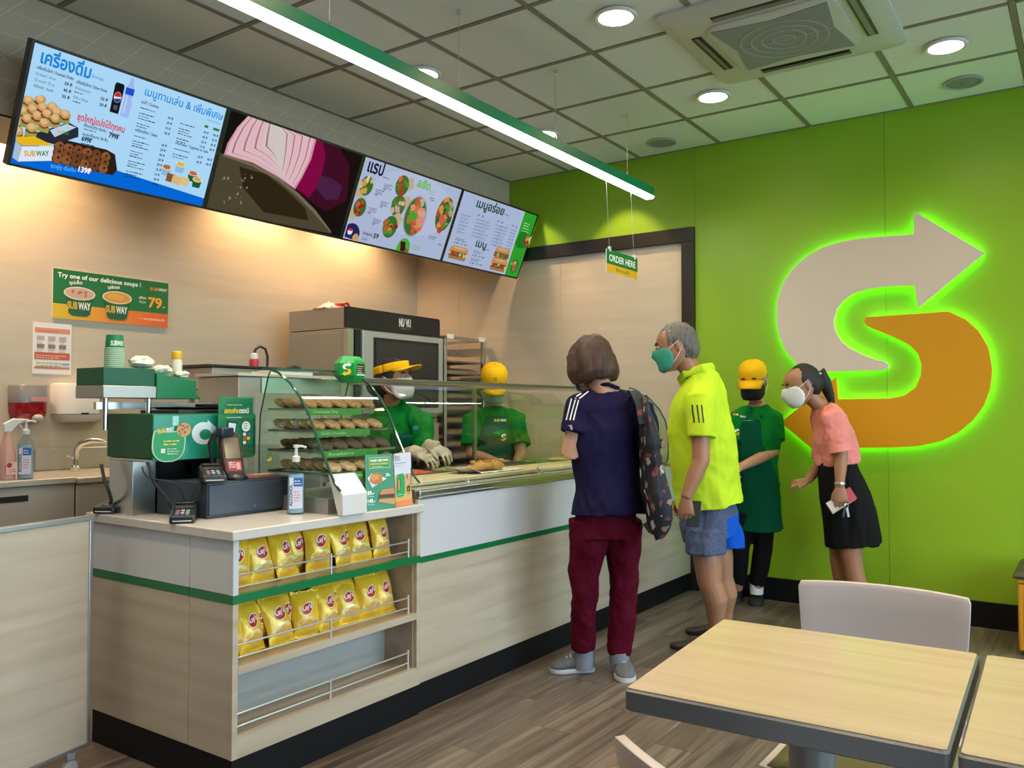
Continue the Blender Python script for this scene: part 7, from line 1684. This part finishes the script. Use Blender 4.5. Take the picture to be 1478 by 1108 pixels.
# ---- 4: woman in pink blouse ------------------------------------------------------------
D = 4.85
foot = at(1228, 895, 'z', 0)
t = thing('person', 'person in pink blouse and black skirt leaning forward and pointing, white mask', 'person', (foot.x, foot.y, 0), YAW-PI/2)
fc = cdir(-0.98, 0.05); rt = fc.cross(UP)      # her right = far side
P_ = lambda x, y, dd=0.0: PT(x, y, D+dd)
b = B(); hc = P_(1157, 556, 0.0); hh = 0.222; hup = (UP*0.93 + fc*0.30).normalized(); hf = cdir(-0.93, -0.05, -0.30); hf = (hf-hup*hf.dot(hup)).normalized(); nk = P_(1188, 583, 0.0); hr = head(b, hc, hf, hup, hh, nk, 0.046)
hip, wai, che, sho = P_(1216, 712), P_(1208, 665), P_(1199, 622), P_(1191, 592)
torso(b, [P_(1222, 745), hip, wai, che, sho, nk], [(.13, .10), (.15, .12), (.115, .085), (.135, .095), (.13, .07), (.05, .048)], 20, rt)
na, nb_, nc = P_(1202, 603, -0.14), P_(1214, 655, -0.17), P_(1212, 702, -0.19)
fa, fb_, fd = P_(1190, 603, 0.13), P_(1186, 668, 0.14), P_(1166, 693, 0.05)
for s_, e_, w_ in ((na, nb_, nc), (fa, fb_, fd)): limb(b, [s_, s_*0.5+e_*0.5, e_, e_*0.55+w_*0.45, w_], [.045, .042, .036, .034, .023], 14)
hand(b, nc, cdir(0.12, 0, -1), cdir(0.2, 1, 0), -1, 30, L=0.17, curls=(22, 34, 40, 46)); hand(b, fd, cdir(-0.9, -0.25, -0.12), cdir(-0.1, 0.2, -1), 1, 40, L=0.17, curls=(6, 48, 62, 68), thumb_out=30)
l1 = [P_(1222, 750, -0.07), P_(1231, 815, -0.07), P_(1238, 893, -0.06)]; l2 = [P_(1214, 750, 0.07), P_(1212, 812, 0.07), P_(1219, 885, 0.08)]
for l_ in (l1, l2): limb(b, [l_[0], l_[0]*0.5+l_[1]*0.5, l_[1], l_[1]*0.65+l_[2]*0.35-fc*0.012, l_[1]*0.35+l_[2]*0.65, l_[2]], [.085, .072, .054, .055, .042, .032], 14)
fuse('body', b, M['skin_b'], t, 0.005, 4, keep=0.4); face_bits(t, hc, hf, hup, hr, hh, None)
mask(t, hc, hf, hup, hr, hh, mat('mask_white', (0.68, 0.68, 0.69), 0.6), bulge=0.07, top=0.05)
hb = B(); R3 = Matrix((hr, hf, hup)).transposed()
hb.ell(hc + hup*0.026 - hf*0.024, (0.086, 0.096, 0.096), 22, 14, R3); hb.ell(hc - hup*0.006 - hf*0.055, (0.078, 0.062, 0.080), 18, 12, R3)
hb.tube([hc + hup*0.02 - hf*0.10, P_(1184, 537), P_(1191, 552), P_(1197, 570), P_(1203, 586)], [.020, .034, .036, .028, .010], 14)
fuse('hair', hb, M['hair_black'], t, 0.005, 2, folds=(0.004, 34, 10, 3.2))
obj('hair_clip', B().ell(P_(1184, 539, -0.04), (0.008, 0.008, 0.006), 8, 6), M['white_pl'], t)
M['pink'] = cloth('pink_cloth', (0.80, 0.27, 0.24), 0.75)
sb = B(); sb.tube([P_(1210, 668), P_(1208, 655), P_(1201, 625), P_(1194, 598), P_(1189, 584)], [(.145, .130), (.145, .128), (.150, .115), (.140, .085), (.065, .058)], 24, flat=rt)
for s_, e_, q in ((na, nb_, P_(1196, 596, -0.06)), (fa, fb_, P_(1192, 596, 0.06))): en = s_*0.08+e_*0.92; sb.tube([q, s_, s_*0.5+en*0.5, en], [.058, .066, .062, .060], 18)
_, bv = fuse('blouse', sb, M['pink'], t, 0.006, 3, folds=(0.017, 12, 9, 6.6))
cf = B(); e0 = na*0.10+nb_*0.90; dd = (nb_-na).normalized(); cf.tube([e0 - dd*0.035, e0 + dd*0.008], [.062, .066], 20); obj('cuff', cf, M['pink'], t)
c = Canvas(PT(1172, 612, 4.82), RT, UP); 
for x, y in ((1171, 601), (1172, 605), (1170, 621), (1173, 624)): c.blob(*px2(c, x, y), 0.012, ink('#5a2a34'), 0.5, 9)
wrap_print('blouse_print', c, bv, t)
kb = B(); kb.tube([P_(1207, 662), P_(1209, 680), P_(1217, 715), P_(1226, 750), P_(1231, 784)], [(.118, .098), (.135, .112), (.162, .138), (.165, .152), (.168, .160)], 26, flat=rt)
fuse('skirt', kb, M['black_cloth'], t, 0.007, 3, folds=(0.018, 11, 1.8, 1.9))
for a_, dd in ((at(1246, 905, 'z', 0), cdir(-1, 0.05)), (at(1226, 895, 'z', 0), cdir(-1, 0.05))): shoe(t, a_, dd, M['black_shoe'], M['dark_sole'], 0.23, 0.042, 0.055)
ws = nc - (nc-nb_).normalized()*0.018; tdn = (nc-nb_).normalized()
w0 = obj('wrist_watch', B().tube([ws - tdn*0.006, ws + tdn*0.006], 0.029, 18), mat('watch_strap', (0.55, 0.50, 0.46), 0.3, 0.6), t)
ph = thing('phone', 'white and red cased phone held in the lowered hand of the person in pink', 'phone', tuple(nc + UP*-0.12))
pc = nc + cdir(0.12, 0, -1)*0.085 + cdir(0.2, 1, 0)*0.024; ax = cdir(0.80, 0, 0.50); ay = cdir(-0.5, 0, 0.80); an = cdir(0.05, 1, 0)
obj('phone_case', B().obox(pc, ax*0.078, ay*0.036, an*0.005), mat('phone_cream', (0.62, 0.50, 0.42), 0.4), ph, bevel=0.004); obj('red_wallet', B().obox(pc + ax*0.050 + ay*0.006 - an*0.007, ax*0.034, ay*0.038, an*0.002), mat('wallet_red', (0.50, 0.05, 0.05), 0.5), ph, bevel=0.001)
ky = thing('key_bunch', 'small bunch of keys hanging from the hand of the person in pink', 'keys', tuple(nc - UP*0.2)); kp = nc + cdir(0.30, -0.1, -1)*0.11
obj('key_ring', B().tube([kp + RT*(0.012*math.cos(a)) + UP*(0.012*math.sin(a)) for a in [2*PI*i/14 for i in range(15)]], 0.0014, 6, caps=False), M['chrome'], ky)
for q in (-0.25, 0.15): obj('key', B().obox(kp - UP*0.036 + RT*q*0.05, cdir(1, 0, 0)*0.006, (UP+RT*-q)*0.026, FW*0.0012), M['chrome'] if q > 0 else M['black'], ky)

# ---- 5: worker with visor behind the case ---------------------------------------------------
D = 4.80
foot = PT(585, 900, D); 
t = thing('person', 'person in yellow visor and green shirt leaning over the board behind the glass', 'person', (foot.x, foot.y, 0), YAW-PI/2)
fc = cdir(0.62, -0.78); rt = fc.cross(UP)
P_ = lambda x, y, dd=0.0: PT(x, y, D+dd)
b = B(); hc = P_(568, 549, -0.05); hh = 0.225; hup = (UP*0.98 - RT*0.12).normalized(); hf = cdir(0.88, -0.42, 0.02); hf = (hf-hup*hf.dot(hup)).normalized(); nk = P_(568, 584, 0.02); hr = head(b, hc, hf, hup, hh, nk, 0.048)
hip, wai, che, sho = P_(572, 745, 0.10), P_(574, 690, 0.07), P_(576, 632, 0.03), P_(573, 596, 0.02)
torso(b, [P_(575, 780, 0.1), hip, wai, che, sho, nk], [(.13, .10), (.15, .11), (.13, .10), (.15, .11), (.145, .08), (.055, .05)], 20, rt)
la, lb_, lc = P_(610, 612, -0.05), P_(612, 670, -0.22), P_(620, 643, -0.37)
ra, rb_, rc = P_(545, 608, 0.05), P_(560, 672, -0.15), P_(598, 652, -0.42)
for s_, e_, w_ in ((la, lb_, lc), (ra, rb_, rc)): limb(b, [s_, s_*0.5+e_*0.5, e_, e_*0.55+w_*0.45, w_], [.048, .045, .040, .037, .026], 14)
for w_, e_, sd in ((lc, lb_, 1), (rc, rb_, -1)): hand(b, w_, cdir(0.7, -0.35, -0.25), cdir(0.1, 0.3, -1), -sd, 30, L=0.165)
for l_ in ([P_(595, 770, 0.08), P_(598, 850, 0.08), P_(598, 905, 0.1)], [P_(553, 770, 0.1), P_(556, 850, 0.1), P_(556, 905, 0.12)]):
    l_[2].z = 0.05; l_[1].z = 0.46; limb(b, [l_[0], l_[1], l_[2]], [.085, .055, .036], 12)
fuse('body', b, M['skin_b'], t, 0.005, 4, keep=0.35); face_bits(t, hc, hf, hup, hr, hh, None)
mask(t, hc, hf, hup, hr, hh, MATS['mask_white'])
hb = B(); R3 = Matrix((hr, hf, hup)).transposed(); hb.ell(hc + hup*0.034 - hf*0.012, (0.088, 0.104, 0.098), 20, 14, R3); hb.ell(hc - hup*0.02 - hf*0.075, (0.070, 0.060, 0.075), 16, 12, R3); hb.ell(hc - hf*0.13 - hup*0.02, (0.05, 0.05, 0.055), 14, 10, R3)
fuse('hair', hb, M['hair_black'], t, 0.006, 2, folds=(0.004, 30, 12, 4))
band = [[hc + hup*(z*hh) + hr*(0.405*hh*math.cos(a)) + hf*((0.47*math.sin(a)-0.03)*hh) for a in [2*PI*i/28 for i in range(29)]] for z in (0.20, 0.27, 0.34, 0.40)]
for k, r_ in enumerate(band): band[k] = [p + hup*(0.05*hh*math.sin(2*PI*i/28)) for i, p in enumerate(r_)]
vz = obj('visor_band', B().sheet(band), M['cap_yellow'], t, solid=0.003, angle=80)
rows = []
for k in range(5):
    s_ = k/4; rows.append([hc + hup*((0.30 - 0.01*s_ - 0.09*abs(u)**2)*hh) + hr*(u*0.40*hh*(1-0.1*s_)) + hf*((0.42*math.sqrt(max(0.0, 1-(u*0.8)**2)) + 0.40*s_*(1-0.3*u*u))*hh) for u in [-1+2*i/12 for i in range(13)]])
obj('visor_brim', B().sheet(rows), M['cap_yellow'], vz, solid=0.004, angle=80)
sb = B(); sb.tube([hip, wai, che, P_(573, 598, 0.02), P_(567, 580, 0.02)], [(.160, .13), (.150, .125), (.168, .128), (.155, .095), (.068, .062)], 24, flat=rt)
for s_, e_, q in ((la, lb_, P_(590, 600, 0.0)), (ra, rb_, P_(555, 598, 0.02))): en = s_*0.2+e_*0.8; sb.tube([q, s_, s_*0.5+en*0.5, en], [.062, .070, .068, .072], 18)
fuse('shirt', sb, M['staff_green'], t, 0.007, 3, folds=(0.016, 11, 8, 3.7))
ab = B(); ab.tube([P_(585, 622, -0.06), P_(585, 660, -0.02), P_(582, 720, 0.03), P_(580, 790, 0.05)], [(.09, .095), (.13, .12), (.155, .125), (.165, .13)], 22, flat=rt); _, bv = fuse('apron', ab, M['apron'], t, 0.008, 3, folds=(0.005, 9, 4, 2.9))
obj('lanyard_clip', B().obox(P_(600, 617, -0.20), RT*0.014, UP*0.009, FW*0.003), mat('clip_blue', (0.03, 0.20, 0.42), 0.4), t)
M['glove'] = mat('thin_plastic_glove', (0.58, 0.47, 0.37), 0.35, spec=0.8)
for w_, e_, sd in ((lc, lb_, 1), (rc, rb_, -1)):
    gb_ = B(); hand(gb_, w_, cdir(0.7, -0.35, -0.25), cdir(0.1, 0.3, -1), -sd, 30, L=0.190); gb_.tube([w_ + (e_-w_)*0.25, w_, w_ + cdir(0.7, -0.35, -0.25)*0.05], [.045, .036, .040], 14)
    fuse('glove', gb_, M['glove'], t, 0.005, 2, folds=(0.005, 30, 30, 6))
tb = B(); tb.tube([wai, hip, P_(575, 785, 0.1)], [(.14, .11), (.155, .115), (.15, .11)], 18, flat=rt)
for l_ in ([P_(595, 770, 0.08), P_(598, 850, 0.08)], [P_(553, 770, 0.1), P_(556, 850, 0.1)]):
    e2 = l_[1].copy(); e2.z = 0.08; l_[1].z = 0.46; tb.tube([l_[0], l_[1], e2], [.09, .065, .055], 14)
fuse('trousers', tb, M['black_cloth'], t, 0.009, 2)
for x in (598, 556): q = PT(x, 850, D+0.1); shoe(t, Vector((q.x, q.y, 0)) - fc*0.05, fc, M['black_shoe'], M['dark_sole'], 0.24, 0.045, 0.07)

# ---- 6: worker with cap behind the case --------------------------------------------------------
D = 5.44
foot = PT(714, 900, D)
t = thing('person', 'person in yellow cap and green apron behind the glass case, facing the camera', 'person', (foot.x, foot.y, 0), YAW-PI/2)
fc = cdir(0.10, -0.99); rt = fc.cross(UP)
P_ = lambda x, y, dd=0.0: PT(x, y, D+dd)
b = B(); hc = P_(713, 552, -0.05); hh = 0.220; hup = (UP*0.90 + fc*0.42).normalized(); hf = (fc*0.85 - UP*0.5); hf = (hf-hup*hf.dot(hup)).normalized(); nk = P_(712, 585, 0.03); hr = head(b, hc, hf, hup, hh, nk, 0.048)
hip, wai, che, sho = P_(713, 705, 0.05), P_(713, 668, 0.05), P_(713, 628, 0.03), P_(713, 597, 0.03)
torso(b, [P_(713, 740, 0.05), hip, wai, che, sho, nk], [(.13, .10), (.15, .10), (.13, .095), (.15, .10), (.145, .075), (.055, .05)], 20, rt)
la, lb_, lc = P_(745, 607, 0.0), P_(752, 655, -0.08), P_(745, 672, -0.30)
ra, rb_, rc = P_(681, 607, 0.0), P_(681, 655, -0.05), P_(718, 667, -0.25)
for s_, e_, w_ in ((la, lb_, lc), (ra, rb_, rc)): limb(b, [s_, s_*0.5+e_*0.5, e_, e_*0.55+w_*0.45, w_], [.047, .044, .039, .036, .026], 14)
hand(b, lc, cdir(-0.5, -0.8, -0.1), cdir(0, 0.2, -1), 1, 30, L=0.165); hand(b, rc, cdir(0.8, -0.5, 0.05), cdir(0, 0.2, -1), -1, 30, L=0.165)
for x in (695, 733): 
    k1, k2 = P_(x, 790, 0.05), P_(x, 880, 0.05); k2.z = 0.05; b.tube([P_(x, 735, 0.05), k1, k2], [.082, .055, .035], 12)
fuse('body', b, M['skin_c'], t, 0.005, 4, keep=0.35); face_bits(t, hc, hf, hup, hr, hh, None)
mask(t, hc, hf, hup, hr, hh, mat('mask_light_teal', (0.38, 0.58, 0.54), 0.6)); cap(t, hc, hf, hup, hr, hh, 0.20)
c = Canvas(hc + hf*(0.475*hh) + hup*(0.30*hh), UP.cross(hf), hup); s_mark(c, 0, 0, 0.026, ink('#3a7a2a'), ink('#8a9a20')); obj('cap_badge', c.b, None, t, smooth=False, fix=False)
hb = B(); R3 = Matrix((hr, hf, hup)).transposed(); hb.ell(hc - hf*0.035, (0.082, 0.078, 0.092), 18, 12, R3); fuse('hair', hb, M['hair_black'], t, 0.006, 2)
sb = B(); sb.tube([hip, wai, che, P_(713, 600, 0.03), P_(713, 586, 0.03)], [(.158, .125), (.150, .120), (.165, .125), (.155, .09), (.07, .062)], 24, flat=rt)
for s_, e_, q in ((la, lb_, P_(730, 600, 0.02)), (ra, rb_, P_(696, 600, 0.02))): en = s_*0.25+e_*0.75; sb.tube([q, s_, s_*0.5+en*0.5, en], [.060, .068, .068, .072], 18)
fuse('shirt', sb, M['staff_green'], t, 0.007, 3, folds=(0.014, 11, 8, 8.8))
ab = B(); ab.tube([P_(714, 602, 0.0), P_(714, 630, -0.025), P_(714, 668, -0.01), P_(714, 720, 0.0), P_(714, 770, 0.0)], [(.08, .085), (.115, .11), (.14, .115), (.155, .12), (.165, .125)], 22, flat=rt); _, bv = fuse('apron', ab, M['apron'], t, 0.007, 3, folds=(0.004, 9, 4, 1.2))
c = Canvas(PT(724, 615, D-0.12), RT, UP)
c.text('SUB', *px2(c, 713, 608), 0.015, ink('#e8c832'), width=0.036, bold=0.04); c.text('WAY', *px2(c, 722, 608), 0.015, ink('#f0f0ea'), width=0.055, bold=0.04); s_mark(c, *px2(c, 727, 631), 0.044, ink('#f0f0e8'), ink('#f0c020')); wrap_print('bib_print', c, bv, t, 0.003)
tb = B(); tb.tube([wai, hip, P_(713, 745, 0.05)], [(.14, .11), (.155, .115), (.15, .11)], 18, flat=rt)
for x in (695, 733):
    k1, k2 = P_(x, 790, 0.05), P_(x, 880, 0.05); k2.z = 0.08; tb.tube([P_(x, 735, 0.05), k1, k2], [.09, .065, .055], 14)
    shoe(t, Vector((k2.x, k2.y, 0)) - fc*0.05, fc, M['black_shoe'], M['dark_sole'], 0.24, 0.045, 0.07)
fuse('trousers', tb, M['black_cloth'], t, 0.009, 2)
